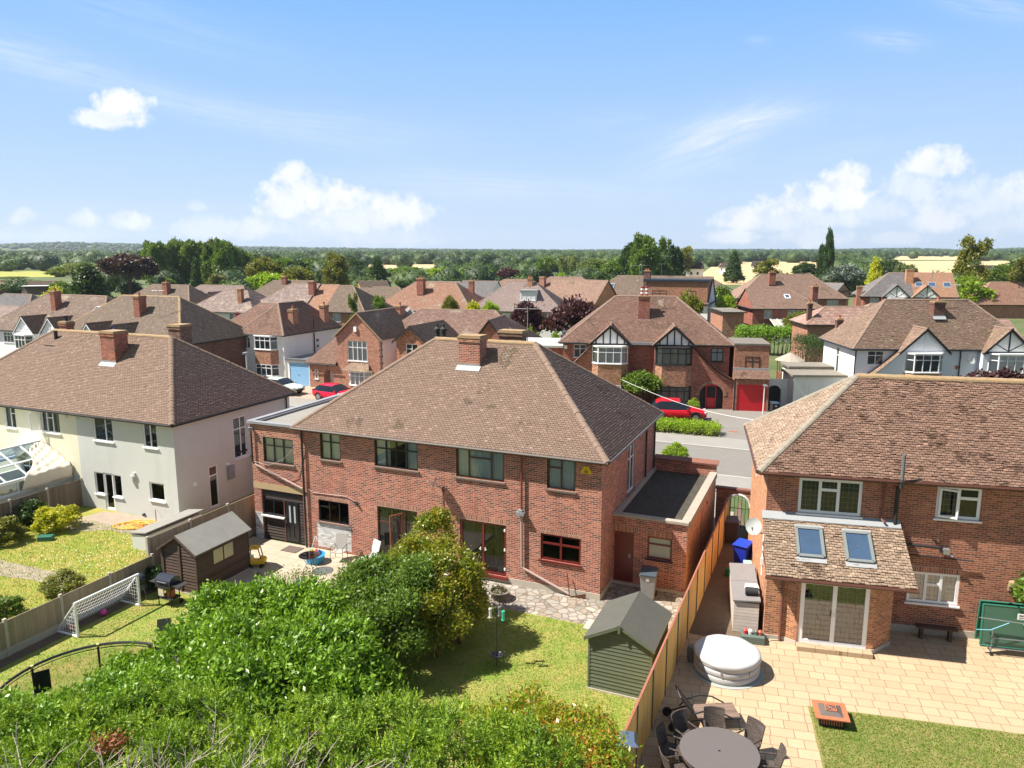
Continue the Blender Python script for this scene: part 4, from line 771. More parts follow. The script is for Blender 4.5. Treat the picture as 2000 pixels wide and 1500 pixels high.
    Q=[[(-.1,-.5,2.52),(4.4,-.5,2.52),(4.32,Y,3.86),(-.1,Y,3.86)]]
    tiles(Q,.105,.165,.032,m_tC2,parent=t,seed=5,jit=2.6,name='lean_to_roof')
    f=MB(); f.box(-.08,-.46,2.36,4.36,-.4,2.5); f.slab([(4.34,-.45,2.42),(4.38,-.45,2.42),(4.38,Y,3.76),(4.34,Y,3.76)],(0,0,.07)); f.build('fascia',m_brownf,t)
    f=MB(); f.poly([(-.05,-.4,2.4),(4.33,-.4,2.4),(4.33,Y,2.5),(-.05,Y,2.5)]); f.build('soffit',m_brownf,t)
    g=MB(); g.tube([(-.12,-.54,2.46),(4.42,-.54,2.46)],.055,6); g.build('gutter',m_brownf,t)
    fl=MB(); fl.slab([(-.12,Y-.26,3.74),(4.3,Y-.26,3.74),(4.3,Y-.01,3.93),(-.12,Y-.01,3.93)],(0,0,.03)); fl.build('lead_flashing',m_lead2,t)
    pipe(t,[(.52,-.45,2.4),(.52,.06,2.3),(.52,.06,0)],m_bpipe,.045)
    sl_=[Q[0][0],Q[0][1],Q[0][3]]
    skylight(t,sl_,1.45,1.45,.78,1.15,m_sky); skylight(t,sl_,2.95,1.42,.78,1.15,m_sky)
    # dish on the flank
    dish(t,W_,Dp+0.0-.1,3.3,.27,1.35,m_dish2,out=.35); pc=MB(); pc.tube([(-.02,Y-.05,3.1),(-.02,Y-.1,1.6)],.03,6); pc.box(-.08,Y-.2,2.0,-.001,Y-.1,2.25); pc.build('white_conduit',m_white,t)
    vv=MB(); vv.slab([(-.02,Y+3.6,4.1),(-.02,Y+3.75,4.1),(-.02,Y+3.6,4.3)],(-.05,0,0)); vv.build('wall_vent',m_white,t)
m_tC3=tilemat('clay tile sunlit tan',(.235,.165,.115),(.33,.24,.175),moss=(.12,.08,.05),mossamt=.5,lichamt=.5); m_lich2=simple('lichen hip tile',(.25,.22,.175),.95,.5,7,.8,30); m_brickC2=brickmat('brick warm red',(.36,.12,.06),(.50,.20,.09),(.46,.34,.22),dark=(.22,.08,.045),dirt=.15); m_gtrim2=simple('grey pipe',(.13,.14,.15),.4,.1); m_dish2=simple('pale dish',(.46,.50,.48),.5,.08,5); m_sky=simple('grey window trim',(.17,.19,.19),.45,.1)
build_C()
# ================= ground, roads, gardens =================
def hillh(x,y):
    r=math.hypot(x,y); px=1000+FPX*x/max(y,1.)/1.0156
    ks=[(-3000,480),(0,480),(150,475),(330,478.5),(500,482),(700,485),(900,487),(1100,488),(1300,487),(1600,487.5),(1750,485),(1860,488.5),(1960,485),(2100,486),(6000,486)]
    for (a,p),(b,q) in zip(ks,ks[1:]):
        if a<=px<b: yy_=p+(q-p)*(px-a)/(b-a); break
    else: yy_=486
    top=12.9+(488-yy_)/FPX*4000-11; f=min(1,max(0,(r-2300)/1700)); f=f*f*(3-2*f); return top*f
def terrain():
    rs=[0,30,80,150,300,600,1000,1500,2000,2300,2500,2700,2900,3100,3300,3500,3700,3900,4100,4600,5500,7000]; n=120; vs=[];
    for r in rs:
        for k in range(n): a=2*math.pi*k/n; x,y=r*math.sin(a),r*math.cos(a); vs.append((x,y,(hillh(x,y) if y>0 else 0)-.02))
    fs=[(i*n+k,i*n+(k+1)%n,(i+1)*n+(k+1)%n,(i+1)*n+k) for i in range(len(rs)-1) for k in range(n)]
    m=MB(); m.add(vs,[f[::-1] for f in fs]); o=m.build('ground',grassmat('rough ground',(.035,.075,.015),(.075,.12,.03),(.22,.18,.09),.35,.15)); struct(o)
terrain()
m_lawnA=grassmat('lawn',(.12,.23,.016),(.22,.33,.035),(.50,.39,.13),.68); m_lawnB=grassmat('rough lawn',(.14,.24,.015),(.26,.33,.03),(.48,.36,.10),.8); m_lawnC=grassmat('patchy lawn',(.10,.16,.02),(.20,.25,.045),(.42,.32,.13),.6)
m_soil=simple('dry soil',(.13,.09,.06),.98,.45,4,.9,20); m_tarm=simple('tarmac',(.185,.175,.16),.95,.12,1.2,.25,90); m_pavm=simple('pavement asphalt',(.25,.24,.22),.95,.1,1,.2,80); m_kerb=simple('kerb stone',(.40,.39,.37),.9,.15,3)
m_sand=pavemat('sandstone paving',(.38,.28,.175),(.43,.325,.21),(.21,.14,.08),.62,.40,.012,.35,R(TC),dk=(.36,.25,.16)); m_crazy=crazymat('crazy paving',[(.19,.175,.15),(.27,.25,.22),(.34,.31,.275),(.25,.20,.155),(.38,.35,.30)],(.15,.125,.095),3.6)
m_cpat=pavemat('concrete slabs',(.36,.305,.23),(.41,.35,.27),(.25,.2,.15),.9,.9,.012,.4,R(TH)); m_oldc=simple('old concrete',(.30,.245,.19),.95,.3,2.5,.5,25); m_gravel=simple('gravel drive',(.35,.28,.215),.98,.25,30,.5,60)
def sheet(name,pts,z,mat,sub=0):
    m=MB(); m.poly([(p[0],p[1],z) for p in pts]); o=m.build(name,mat); return struct(o)
def rectA(x0,y0,x1,y1): return [LA(x0,y0),LA(x1,y0),LA(x1,y1),LA(x0,y1)]
def rectC(x0,y0,x1,y1): return [LC(x0,y0),LC(x1,y0),LC(x1,y1),LC(x0,y1)]
def wobble(pts,amp=.06,step=.4,seed=1):
    rg=random.Random(seed); out=[]
    for a,b in zip(pts,pts[1:]+pts[:1]):
        a=Vector((a[0],a[1],0));b=Vector((b[0],b[1],0)); n=max(1,int((b-a).length/step))
        out+=[a+(b-a)*(i/n)+Vector((rg.uniform(-amp,amp),rg.uniform(-amp,amp),0)) for i in range(n)]
    return out
sheet('lawn',wobble(rectA(-6.2,-15,3.42,-2.0),.04),.004,m_lawnA)
sheet('paving',rectA(-6.4,-2.1,3.45,1.7),0,m_crazy); sheet('paving',rectA(2.88,1.7,3.45,12),.0,m_oldc)
sheet('lawn',wobble(rectA(-16.1,-17,-6.2,-4.3),.07),.004,m_lawnA); sheet('patio',rectA(-16.4,-4.4,-6.4,0),.0,m_cpat); sheet('soil',rectA(-16.6,-17,-15.9,-4.0),.008,m_soil)
sheet('lawn',rectA(-38,-18,-16.6,6.5),.0,m_lawnB)
sheet('patio',wobble([at(120,1022),at(205,998),at(350,1018),at(352,1030),at(325,1058),at(280,1050),at(215,1035),at(140,1040)],.08),.008,m_oldc)
sheet('path',wobble([at(-40,1085),at(30,1100),at(110,1118),at(190,1148),at(150,1160),at(70,1135),at(-40,1118)],.05),.008,m_oldc)
sheet('side_path',rectA(-18.5,-5.4,-16.7,12),.009,m_oldc)
sheet('patio',[LA(3.5,-14),LA(3.5,3.0),LC(0,1.5),LC(0,1.8),LC(16,1.8),LC(16,-14)],.0,m_sand); sheet('side_path',[LA(3.5,-1.2),LA(3.5,14),LC(0,9.5),LC(0,.2),LC(-.9,-.4)],.006,m_soil)
sheet('lawn',wobble([LC(.92,-14),LC(.92,-3.63),LC(16,-3.63),LC(16,-14)],.015),.008,m_lawnC)
# street (house A frame: x along the road)
sheet('road',rectA(-140,17.9,60,24.15),.0,m_tarm); 
for (a,b) in ((14.9,17.78),(24.27,27.0)): 
    m=MB(); p=rectA(-140,a,60,b); m.prism([(q.x,q.y) for q in p],-.05,.12); struct(m.build('pavement',m_pavm))
for (a,b) in ((17.78,17.9),(24.15,24.27)):
    m=MB(); p=rectA(-140,a,60,b); m.prism([(q.x,q.y) for q in p],-.05,.125); struct(m.build('kerb',m_kerb))
sheet('driveway',[LA(.5,26.95),LA(4.5,26.95),LA(5.2,38),LA(-8,38),LA(-5.5,30.5),LA(.2,31)],.125,simple('drive tarmac',(.20,.185,.17),.95,.14,.8,.25,80))
sheet('driveway',rectA(-43,26.95,-27,34.5),.128,m_gravel); sheet('front_garden',rectA(-27,26.95,-8,38),.1,m_lawnA)
sheet('front_garden',rectA(-5.4,26.98,.4,30.2),.13,m_soil); sheet('front_garden',rectA(-16,9.1,3,14.85),.02,m_pavm); sheet('front_garden',rectA(-60,26.95,-43,36),.1,m_lawnA)
# ================= fences and walls =================
m_fgrey=boardmat('weathered fence board',(.30,.235,.165),.11,'X',.16,bump=.4); m_fgold=boardmat('golden fence board',(.85,.50,.14),.115,'X',.12,bump=.3); m_fdark=boardmat('dark fence board',(.17,.13,.10),.11,'X',.2,bump=.4); m_post=simple('concrete post',(.40,.36,.30),.9,.2,4,.3); m_rail=simple('reddish rail',(.30,.11,.07),.8,.25,6)
def fence(label,frame,x,ys,h,boardm,postm,gb=.0,pw=.06,railm=None,ph=.06,th_=.03,off=0,pside=0):
    t=thing('garden_fence',label,'fence',frame(x,ys[0]),TH)
    L_=abs(ys[1]-ys[0]); n=max(1,round(L_/1.83)); s=1 if ys[1]>ys[0] else -1
    for k in range(n+1):
        m=MB(); y=s*L_*k/n; m.box(-pw/2+pside,y-pw/2,-.2,pw/2+pside,y+pw/2,h+ph); m.build('post',postm,t)
    for k in range(n):
        y0,y1=s*L_*k/n,s*L_*(k+1)/n; a,b=min(y0,y1)+pw/2,max(y0,y1)-pw/2; m=MB(); m.box(-th_/2,a,gb,th_/2,b,h-.03*random.random()); m.build('panel',boardm,t)
        if gb: m=MB(); m.box(-.03,a,-.1,.03,b,gb-.002); m.build('gravel_board',postm,t)
        if railm: m=MB(); m.box(-.03,a-pw/2,h+.002,.03,b+pw/2,h+.03); m.build('top_rail',railm,t)
    return t
fence('low weathered board fence with concrete posts behind the football goal',LA,-16.42,(-5.5,-17),1.22,m_fgrey,m_post,.28,.1)
fence('taller grey board fence with concrete posts behind the brown shed',LA,-16.6,(-5.5,.9),1.88,m_fgrey,m_post,.28,.1)
fence('golden timber panel fence between the green shed and the sandy patio',LA,3.5,(-14,9.0),1.78,m_fgold,m_gtrim2,.0,.035,m_rail,.0,.03,pside=.03)
fence('dark weathered fence beside the conservatory and yellow bush',LB,-6.55,(-.02,-9.2),1.42,m_fdark,m_post,0,.09)
t=thing('brick_gate_wall','brick wall with arched iron gate between the two brick houses','wall',LA(2.86,9.25),TH)
m=MB(); w=WF(0,0,2.6,0); 
arc=[(1.0+.55*math.cos(math.pi*k/12),1.25+.55*math.sin(math.pi*k/12)) for k in range(13)]
for d_ in (0,.22):
    ww=lambda u,z:(u,d_,z); q=[(1.55,-.1),(2.6,-.1),(2.6,1.95),(0,1.95),(0,-.1),(.45,-.1),(.45,1.25)]
    m.poly([ww(0,-.1),ww(.45,-.1),ww(.45,1.25),ww(.45,1.95),ww(0,1.95)]); m.poly([ww(1.55,-.1),ww(2.6,-.1),ww(2.6,1.95),ww(1.55,1.95),ww(1.55,1.25)])
    for (a,b),(c_,e_) in zip(arc,arc[1:]): m.poly([ww(a,b),ww(a,1.95),ww(c_,1.95),ww(c_,e_)])
for (a,b),(c_,e_) in zip(arc,arc[1:]): m.poly([(a,0,b),(c_,0,e_),(c_,.22,e_),(a,.22,b)])
m.box(2.6,0,-.1,2.601,.22,1.95); m.build('wall',m_brickE,t); m=MB(); m.box(-.05,-.04,1.955,2.65,.26,2.05); m.build('coping',m_bpipe2,t)
m=MB(); m.tube([(a,-.02,b) for a,b in arc],.05,6); m.build('arch_trim',m_white,t); m=MB()
for k in range(7): u=.5+k*.165; m.tube([(u,.1,.05),(u,.1,1.3+.4*math.sin(math.pi*(k+.5)/7))],.012,5)
m.tube([(.46,.1,1.1),(1.54,.1,1.1)],.015,5); m.tube([(.46,.1,.2),(1.54,.1,.2)],.015,5); m.build('gate',m_black,t)
# ================= sheds =================
def shed(name,label,frame,x,y,wd,ln,he,hr,wallm,roofm,oh=.12,base=True,win_=(),trim=None,finial=False):
    t=thing(name,label,'shed',frame(x,y),TH)
    m=MB(); n=int(he/.12)
    def bd(w,z0,z1,a,b,nb=None):
        k=max(1,round((z1-z0)/.12))
        for i in range(k):
            za=z0+(z1-z0)*i/k; zb=z0+(z1-z0)*(i+1)/k; j=random.uniform(0,.004)
            def lim(z): # gable narrowing
                if z<=he: return a,b
                f=(z-he)/(hr-he); return a+(b-a)/2*f,b-(b-a)/2*f
            a0,b0=lim(za);a1,b1=lim(zb)
            if b0-a0<.02: continue
            m.add([P3(w,a0,.022+j,za),P3(w,b0,.022+j,za),P3(w,b1,.0,zb),P3(w,a1,.0,zb),P3(w,a0,.0,za),P3(w,b0,.0,za)],[(0,1,2,3),(0,4,5,1)])
    F=WF(0,0,wd,0);Rr=WF(wd,0,wd,ln);Bk=WF(wd,ln,0,ln);Lf=WF(0,ln,0,0)
    bd(F,.06,hr-.02,0,wd);bd(Bk,.06,hr-.02,0,wd);bd(Rr,.06,he,0,ln);bd(Lf,.06,he,0,ln); m.build('wall',wallm,t)
    m=MB(); o2=oh; k=(hr-he)/(wd/2)
    for sx in(0,1):
        xe=-o2 if sx==0 else wd+o2; m.slab([(wd/2,-oh,hr),(wd/2,ln+oh,hr),(xe,ln+oh,he-o2*k),(xe,-oh,he-o2*k)],(0,0,.035))
    m.build('roof',roofm,t)
    m=MB(); 
    for sx in(0,1):
        xe=-o2 if sx==0 else wd+o2
        m.slab([(wd/2,-oh-.02,hr+.04),(xe,-oh-.02,he-o2*k+.04),(xe,-oh-.02,he-o2*k-.07),(wd/2,-oh-.02,hr-.07)],(0,.02,0))
    if finial: m.slab([(wd/2-.05,-oh-.03,hr+.06),(wd/2+.05,-oh-.03,hr+.06),(wd/2+.03,-oh-.03,hr-.2),(wd/2-.03,-oh-.03,hr-.2)],(0,-.02,0))
    m.build('bargeboard',trim or wallm,t)
    for (a,b) in ((0,0),(wd,0),(wd,ln),(0,ln)): m=MB(); m.box(a-.03,b-.03,.03,a+.03,b+.03,he-.06); m.build('corner_post',trim or wallm,t)
    m=MB(); m.box(-.05,-.05,-.05,wd+.05,ln+.05,.055); m.build('base',m_conc,t)
    return t,F,Rr,Bk,Lf
m_shb=boardmat('dark brown shed board',(.08,.05,.036),.12,'Y',.25,bump=.3); m_shg=boardmat('green shed board',(.095,.115,.075),.12,'Y',.08,bump=.2); m_feltg=simple('grey shed felt',(.25,.245,.225),.95,.2,2.5,.5,60); m_feltd=simple('dark shed felt',(.085,.083,.07),.95,.2,2.5,.5,60)
t,F,Rr,Bk,Lf=shed('garden_shed','brown overlap timber shed with pale grey felt roof beside the taller fence',LA,-15.78,-5.6,1.72,2.75,1.72,2.28,m_shb,m_feltg)
d=MB(); fbox(d,F,.12,.92,.024,.045,.12,1.85); 
for z in (.35,.9,1.5): fbox(d,F,.12,.92,.045,.06,z,z+.07)
d=MB(); fbox(d,F,.9,.98,.022,.05,.06,1.95); fbox(d,F,.06,.12,.022,.05,.06,1.75); d.build('door_frame',m_shb,t)
for u in (.85,1.4):
    d=MB(); fbox(d,Rr,u,u+.48,.024,.032,.95,1.5); d.build('window',m_shedw:=simple('shed window',(.42,.38,.22),.15,.3,3),t)
t,F,Rr,Bk,Lf=shed('garden_shed','dark green timber shed with dark felt roof on the lawn by the golden fence',LA,1.35,-5.7,1.85,2.2,1.74,2.22,m_shg,m_feltd,.13,finial=True)

# ================= small garden things =================
def T(name,label,cat,p,rz=0,group=None): o=thing(name,label,cat,p,0,group); o.rotation_euler=(0,0,rz); return o
A_=-R(TH)
m_chrome=simple('silver metal',(.6,.6,.6),.25,.1,5,metal=.8); m_glow=simple('white paint',(.78,.79,.80),.4,.05)
# football goal
t=T('football_goal','white football goal with sagging net standing before the low fence','goal',LA(-15.42,-9.55),A_); gl=2.5
m=MB(); h=1.22; m.tube([(0,0,0),(0,0,h)],.045,8);m.tube([(0,gl,0),(0,gl,h)],.045,8);m.tube([(0,-.04,h),(0,gl+.04,h)],.05,8); m.build('frame',m_glow,t)
m=MB(); 
for y in(0,gl): m.tube([(0,y,.03),(-1.05,y,.03)],.04,8); m.tube([(0,y,h),(-1.05,y,.03)],.022,6)
m.tube([(-1.05,0,.03),(-1.05,gl,.03)],.03,8); m.build('base_frame',m_glow,t)
m=MB(); nn_=22
def gp(a,b): s_=math.sin(math.pi*b)*.12; return (-1.05*b+s_*.3,gl*a,h*(1-b)+.03*b-s_*1.1*math.sin(math.pi*min(max(a,.02),.98))**.3)
for k in range(nn_+1): m.tube([gp(k/nn_,j/8) for j in range(9)],.006,3,cap=False)
for j in range(1,9): m.tube([gp(k/nn_,j/9) for k in range(nn_+1)],.006,3,cap=False)
for y in(0,gl):
    for k in range(1,9): f=k/9; m.tube([(-1.05*f,y,.03),(-1.05*f,y,h*(1-f)+.03)],.006,3,cap=False); m.tube([(0,y,h*f),(-1.05*(1-f),y,h*f)],.006,3,cap=False)
m.build('net',m_glow,t)
def ball(p,r,c,label,name='ball'):
    m=MB(); m.lathe([(r*math.sin(math.pi*k/10)+.0005,-r*math.cos(math.pi*k/10)) for k in range(11)],(0,0,r),14); o=m.build(name,simple('ball '+label[:8],c,.5,.05),smooth=True); o.location=p; tag(o,label,'ball')
ball(LA(-16.0,-8.1),.12,(.65,.05,.35),'small magenta ball lying inside the goal'); ball(LA(-16.1,-9.3),.11,(.5,.12,.06),'small orange red ball at the near end of the goal')
# gas barbecue
t=T('gas_barbecue','black hooded trolley barbecue with side shelf in front of the brown shed','barbecue',LA(-14.55,-6.5),A_)
m=MB(); 
for x in(-.3,.3):
    for y in(-.2,.2): m.tube([(x,y,0),(x,y,.8)],.02,6)
m.box(-.34,-.24,.28,.34,.24,.31); m.build('frame',m_blackm,t)
m=MB(); m.box(-.36,-.26,.72,.36,.26,.88); m.build('firebox',m_blackm,t)
m=MB(); pr=[(-.26,.885),(-.25,1.02),(-.16,1.12),(0,1.16),(.16,1.12),(.25,1.02),(.26,.885)]; m.slab([(-.36,a,b) for a,b in pr],(.72,0,0)); m.build('hood',m_hood:=simple('black enamel hood',(.03,.035,.05),.2,.1),t)
m=MB(); m.tube([(-.22,-.3,.98),(.22,-.3,.98)],.015,6); m.tube([(-.22,-.3,.98),(-.22,-.24,.98)],.012,5); m.tube([(.22,-.3,.98),(.22,-.24,.98)],.012,5); m.build('handle',m_chrome,t)
m=MB(); m.box(.37,-.22,.84,.78,.22,.87); m.build('side_shelf',m_blackm,t); m=MB(); m.box(-.7,-.22,.84,-.37,.22,.87); m.build('side_shelf',m_blackm,t)
for x in(-.32,.32):
    m=MB(); m.tube([(x-.02,.25,.09),(x+.02,.25,.09)],.09,12); m.build('wheel',m_black,t)
m=MB(); m.lathe([(.14,0),(.15,.03),(.15,.3),(.06,.36)],(.1,0,.31),14); m.build('gas_bottle',simple('rust orange',(.35,.10,.04),.6,.2),t)
m=MB(); m.box(-.25,-.243,.4,.0,-.2,.7); m.build('towel',simple('dust cloth',(.6,.5,.4),.9,.2),t)
# kettle barbecue
t=T('kettle_barbecue','round black kettle barbecue on thin legs by the fence','barbecue',LA(-16.02,-6.55),A_)
m=MB(); m.lathe([(.02,.5),(.2,.54),(.28,.66),(.29,.74)],n=20); m.build('bowl',m_hood,t,smooth=True); m=MB(); m.lathe([(.3,.745),(.27,.84),(.16,.93),(.02,.96)],n=20); m.build('lid',m_hood,t,smooth=True)
for k in range(3): a=2.1*k+.4; m=MB(); m.tube([(.12*math.cos(a),.12*math.sin(a),.56),(.28*math.cos(a),.28*math.sin(a),0)],.013,6); m.build('leg',m_metal,t)
# toy car
t=T('toy_car','yellow ride-on toy car with roof on the patio beside the brown shed','toy car',LA(-13.95,-2.55),A_+.5); my=simple('yellow plastic',(.80,.50,.02),.35,.04)
m=MB(); pf=[(-.34,.14),(.34,.14),(.40,.24),(.36,.36),(.14,.40),(.08,.28),(-.12,.28),(-.18,.42),(-.36,.42)]; m.slab([(a,-.2,b) for a,b in pf],(0,.4,0)); m.build('body',my,t,bevel=.025)
m=MB(); m.slab([(-.26,-.2,.80),(.14,-.2,.78),(.18,-.2,.83),(-.22,-.2,.87)],(0,.4,0)); m.lathe([(.12,0),(.08,.05)],(-.03,0,.86),10); m.build('roof',my,t,bevel=.02)
m=MB()
for y in(-.18,.18): m.tube([(.22,y,.38),(.14,y,.8)],.022,6); m.tube([(-.28,y,.4),(-.24,y,.82)],.022,6)
m.build('roof_pillar',m_blackm,t)
for x in(-.23,.25):
    for y in(-.22,.22): m=MB(); m.tube([(x,y-.03,.09),(x,y+.03,.09)],.095,12); m.build('wheel',m_black,t)
m=MB(); m.box(-.2,-.205,.48,-.05,-.2,.6); m.build('sticker',m_glow,t)
# toy pool with toys, glass table, chairs, etc. near the wall
t=T('toy_water_table','round blue toy tub heaped with plastic toys by the painted brick panel','toy tub',LA(-12.0,-1.25),0); mb_=simple('blue plastic',(.05,.30,.55),.4,.05)
m=MB(); m.lathe([(.36,.02),(.42,.3),(.45,.34),(.4,.34),(.36,.1)],n=20); m.build('tub',mb_,t,smooth=False)
for k,(c,x,y,z,s_) in enumerate([((.75,.08,.04),.05,.1,.4,.09),((.85,.45,.03),-.1,.0,.42,.1),((.02,.12,.45),.2,-.02,.4,.1),((.85,.7,.05),.12,-.15,.38,.07),((.05,.35,.12),-.2,.15,.38,.08),((.8,.8,.8),-.18,-.14,.36,.07)]):
    m=MB(); m.obox((x,y,z),(s_,s_*.6,s_*.7),.6*k); m.lathe([(s_*.5,0),(s_*.4,s_)],(x,y,z+s_*.5),8); m.build('toy',simple('toy %d'%k,c,.4,.05),t,bevel=.01)
def chair_glass():
    t=T('garden_table','small round glass garden table in front of the toy tub','garden table',LA(-11.6,-2.1),0); m=MB(); m.lathe([(.42,.68),(.43,.69),(.42,.70)],n=24); m.build('tabletop',m_conserv,t); m=MB(); m.tube([(.42*math.cos(a/12*math.pi),.42*math.sin(a/12*math.pi),.69) for a in range(25)],.015,5); m.build('rim',m_blackm,t)
    for k in range(4): a=k*1.57+.7; m=MB(); m.tube([(.3*math.cos(a),.3*math.sin(a),.68),(.14*math.cos(a),.14*math.sin(a),.35),(.34*math.cos(a),.34*math.sin(a),0)],.012,5); m.build('leg',m_blackm,t)
chair_glass()
def sling_chair(p,rz,label,c=(.35,.33,.31)):
    t=T('garden_chair',label,'chair',p,rz); mm=simple('sling '+label[:10],c,.8,.1,20); m=MB(); m.slab([(-.25,-.25,.42),(.25,-.25,.42),(.25,.22,.40),(-.25,.22,.40)],(0,0,.02)); m.build('seat',mm,t); m=MB(); m.slab([(-.25,.22,.42),(.25,.22,.42),(.25,.42,1.05),(-.25,.42,1.05)],(0,.02,0)); m.build('backrest',mm,t)
    for x in(-.27,.27): m=MB(); m.tube([(x,-.28,0),(x,-.25,.64),(x,.28,.64),(x,.22,.4),(x,.32,0)],.013,5); m.build('leg',m_blackm,t)
    return t
sling_chair(LA(-11.15,-.75),A_+.25,'grey sling garden chair leaning by the painted brick panel')
sling_chair(LA(-9.6,-.8),A_-.4,'pale garden chair half hidden behind the photinia bush',(.45,.47,.45))
m=MB(); m.tube([(0,0,.0),(.3,.05,.95)],.015,5); m.tube([(.3,.05,.95),(.42,.05,1.02),(.44,.06,.85),(.34,.05,.8)],.012,5); 
for k in range(5): m.tube([(.3+.02*k,.05,.97-.03*k),(.43,.055,.98-.03*k)],.004,3)
o=m.build('fishing_net',m_glow); o.location=LA(-12.5,-1.0); o.rotation_euler=(0,0,A_); tag(o,'white framed child net leaning over the toy tub','toy net')
m=MB(); m.box(-.4,-.3,0,.4,.3,.02); o=m.build('doormat',simple('brown mat',(.12,.09,.08),.95,.3,20)); o.location=LA(-13.75,-.55,.004); o.rotation_euler=(0,0,A_); tag(o,'brown patterned doormat outside the black back door','doormat')
m=MB(); m.box(-.42,-.28,0,.42,.28,.05); o=m.build('doorstep_mat',m_bpipe2); o.location=LA(-5.05,-.62,.004); o.rotation_euler=(0,0,A_); tag(o,'brick red slab lying outside the maroon french doors','slab')
for k,(x,y,c,l) in enumerate([(-11.2,-3.3,(.03,.2,.6),'small blue plastic toy on the patio above the laurel'),(-13.1,-3.4,(.08,.08,.08),'small dark object near the toy car wheels')]):
    m=MB(); m.obox((0,0,.08),(.12,.07,.08)); m.lathe([(.05,0),(.05,.1)],(0,0,.14),8); o=m.build('toy',simple('toyc%d'%k,c,.4),bevel=.02); o.location=LA(x,y); tag(o,l,'toy')
# bird feeder
t=T('bird_feeder','tall black bird feeder pole with hanging feeders on the lawn','bird feeder',LA(-1.66,-5.67),A_)
m=MB(); m.tube([(0,0,0),(0,0,2.0)],.014,6); 
for a in (0,math.pi): m.tube([(0,0,1.8),(.12*math.cos(a),.12*math.sin(a),2.0),(.22*math.cos(a),.22*math.sin(a),1.92)],.01,5)
m.tube([(0,0,1.9),(0,.2,2.02),(0,.22,1.9)],.01,5); m.build('pole',m_black,t)
m=MB(); m.lathe([(.02,.36),(.19,.38),(.2,.41),(.17,.39),(.02,.37)],n=20); m.build('tray',m_hood,t)
for (x,y,c) in ((.22,0,(.05,.45,.3)),(-.22,0,(.55,.55,.55)),(0,.22,(.2,.2,.2))):
    m=MB(); m.tube([(x,y,1.62),(x,y,1.88)],.045,10); m.lathe([(.06,0),(.05,.04)],(x,y,1.88),10); m.lathe([(.06,0),(.06,.03)],(x,y,1.6),10); m.build('feeder',simple('feeder %.1f'%x,c,.3,.2),t)
# planter pot
t=T('plant_pot','wide round stone planter on the crazy paving in front of the french doors','planter',LA(-3.5,-1.35),0)
m=MB(); m.lathe([(.26,0),(.36,.28),(.4,.3),(.4,.34),(.33,.34),(.31,.24),(.02,.22)],n=24); m.build('pot',simple('stone pot',(.20,.18,.16),.9,.2,6,.4),t)
V_,F_,r_=foliage([(0,0,.28)],[(.28,.28,.1)],60,3,.12,.05,rng,.6,.05); npmesh('plant',V_,F_,leafmat('withered',[(.08,.07,.03),(.12,.12,.05)]),r_,t)
m=MB(); m.box(-.45,-.35,0,.45,.35,.05); o=m.build('paving_slab',m_conc); o.location=LA(.55,-2.0,.003); o.rotation_euler=(0,0,A_); tag(o,'rectangular grey slab cover behind the green shed','slab')
def bin_(p,rz,label,body,lid,tagw=True,openl=False):
    t=T('wheelie_bin',label,'wheelie bin',p,rz); m=MB(); m.add([(-.23,-.25,.05),(.23,-.25,.05),(.23,.22,.05),(-.23,.22,.05),(-.29,-.33,.98),(.29,-.33,.98),(.29,.33,.98),(-.29,.33,.98)],[(0,3,2,1),(4,5,6,7),(0,1,5,4),(1,2,6,5),(2,3,7,6),(3,0,4,7)]); m.box(-.31,-.35,.93,.31,.35,.985); m.build('body',body,t,bevel=.02)
    m=MB(); m.slab([(-.31,-.38,1.0),(.31,-.38,1.0),(.31,.36,1.06),(-.31,.36,1.06)],(0,0,.035)); m.tube([(-.25,.4,1.0),(.25,.4,1.0)],.02,6); m.build('lid',lid,t,bevel=.01)
    for x in(-.27,.27): m=MB(); m.tube([(x-.025,.25,.1),(x+.025,.25,.1)],.1,12); m.build('wheel',m_black,t)
    if tagw: m=MB(); m.box(-.07,-.325,.78,.05,-.305,.88); m.build('label',m_glow,t)
bin_(LA(1.62,.95),A_+.1,'grey wheelie bin with dark lid under the utility window',simple('grey bin',(.21,.22,.23),.5,.08),simple('dark blue lid',(.06,.08,.10),.3,.1))
bin_(LA(3.75,7.9),A_+.2,'brown lidded wheelie bin standing at the arched gate',simple('dark brown bin',(.06,.045,.04),.6,.1),simple('brown bin lid',(.10,.06,.05),.5,.1),False)
bin_(LA(4.55,5.2),A_-.3,'royal blue wheelie bin behind the golden fence',simple('blue bin',(.012,.03,.36),.4,.08),simple('blue bin lid',(.012,.04,.42),.3,.1),False)
bin_(LB(2.45,3.2),A_+1.4,'black wheelie bin in the side passage of the grey rendered house',m_blackm,m_blackm); bin_(LB(2.75,4.1),A_+1.5,'brown wheelie bin beside the black one in the side passage',simple('brown bin',(.13,.085,.06),.6,.1),simple('brown bin lid2',(.16,.10,.07),.5,.1),False)
m=MB(); m.lathe([(.14,0),(.14,.32),(.1,.36),(.06,.4)],n=14); o=m.build('garden_tub',simple('green tub',(.02,.22,.05),.5,.1)); o.location=LA(4.15,4.1); tag(o,'small green plastic canister with red top near the blue bin','canister')
m=MB(); m.lathe([(.06,0),(.07,.06)],n=10); k=m.build('cap',simple('red cap',(.5,.03,.02),.5),o); k.location=(0,0,.4)
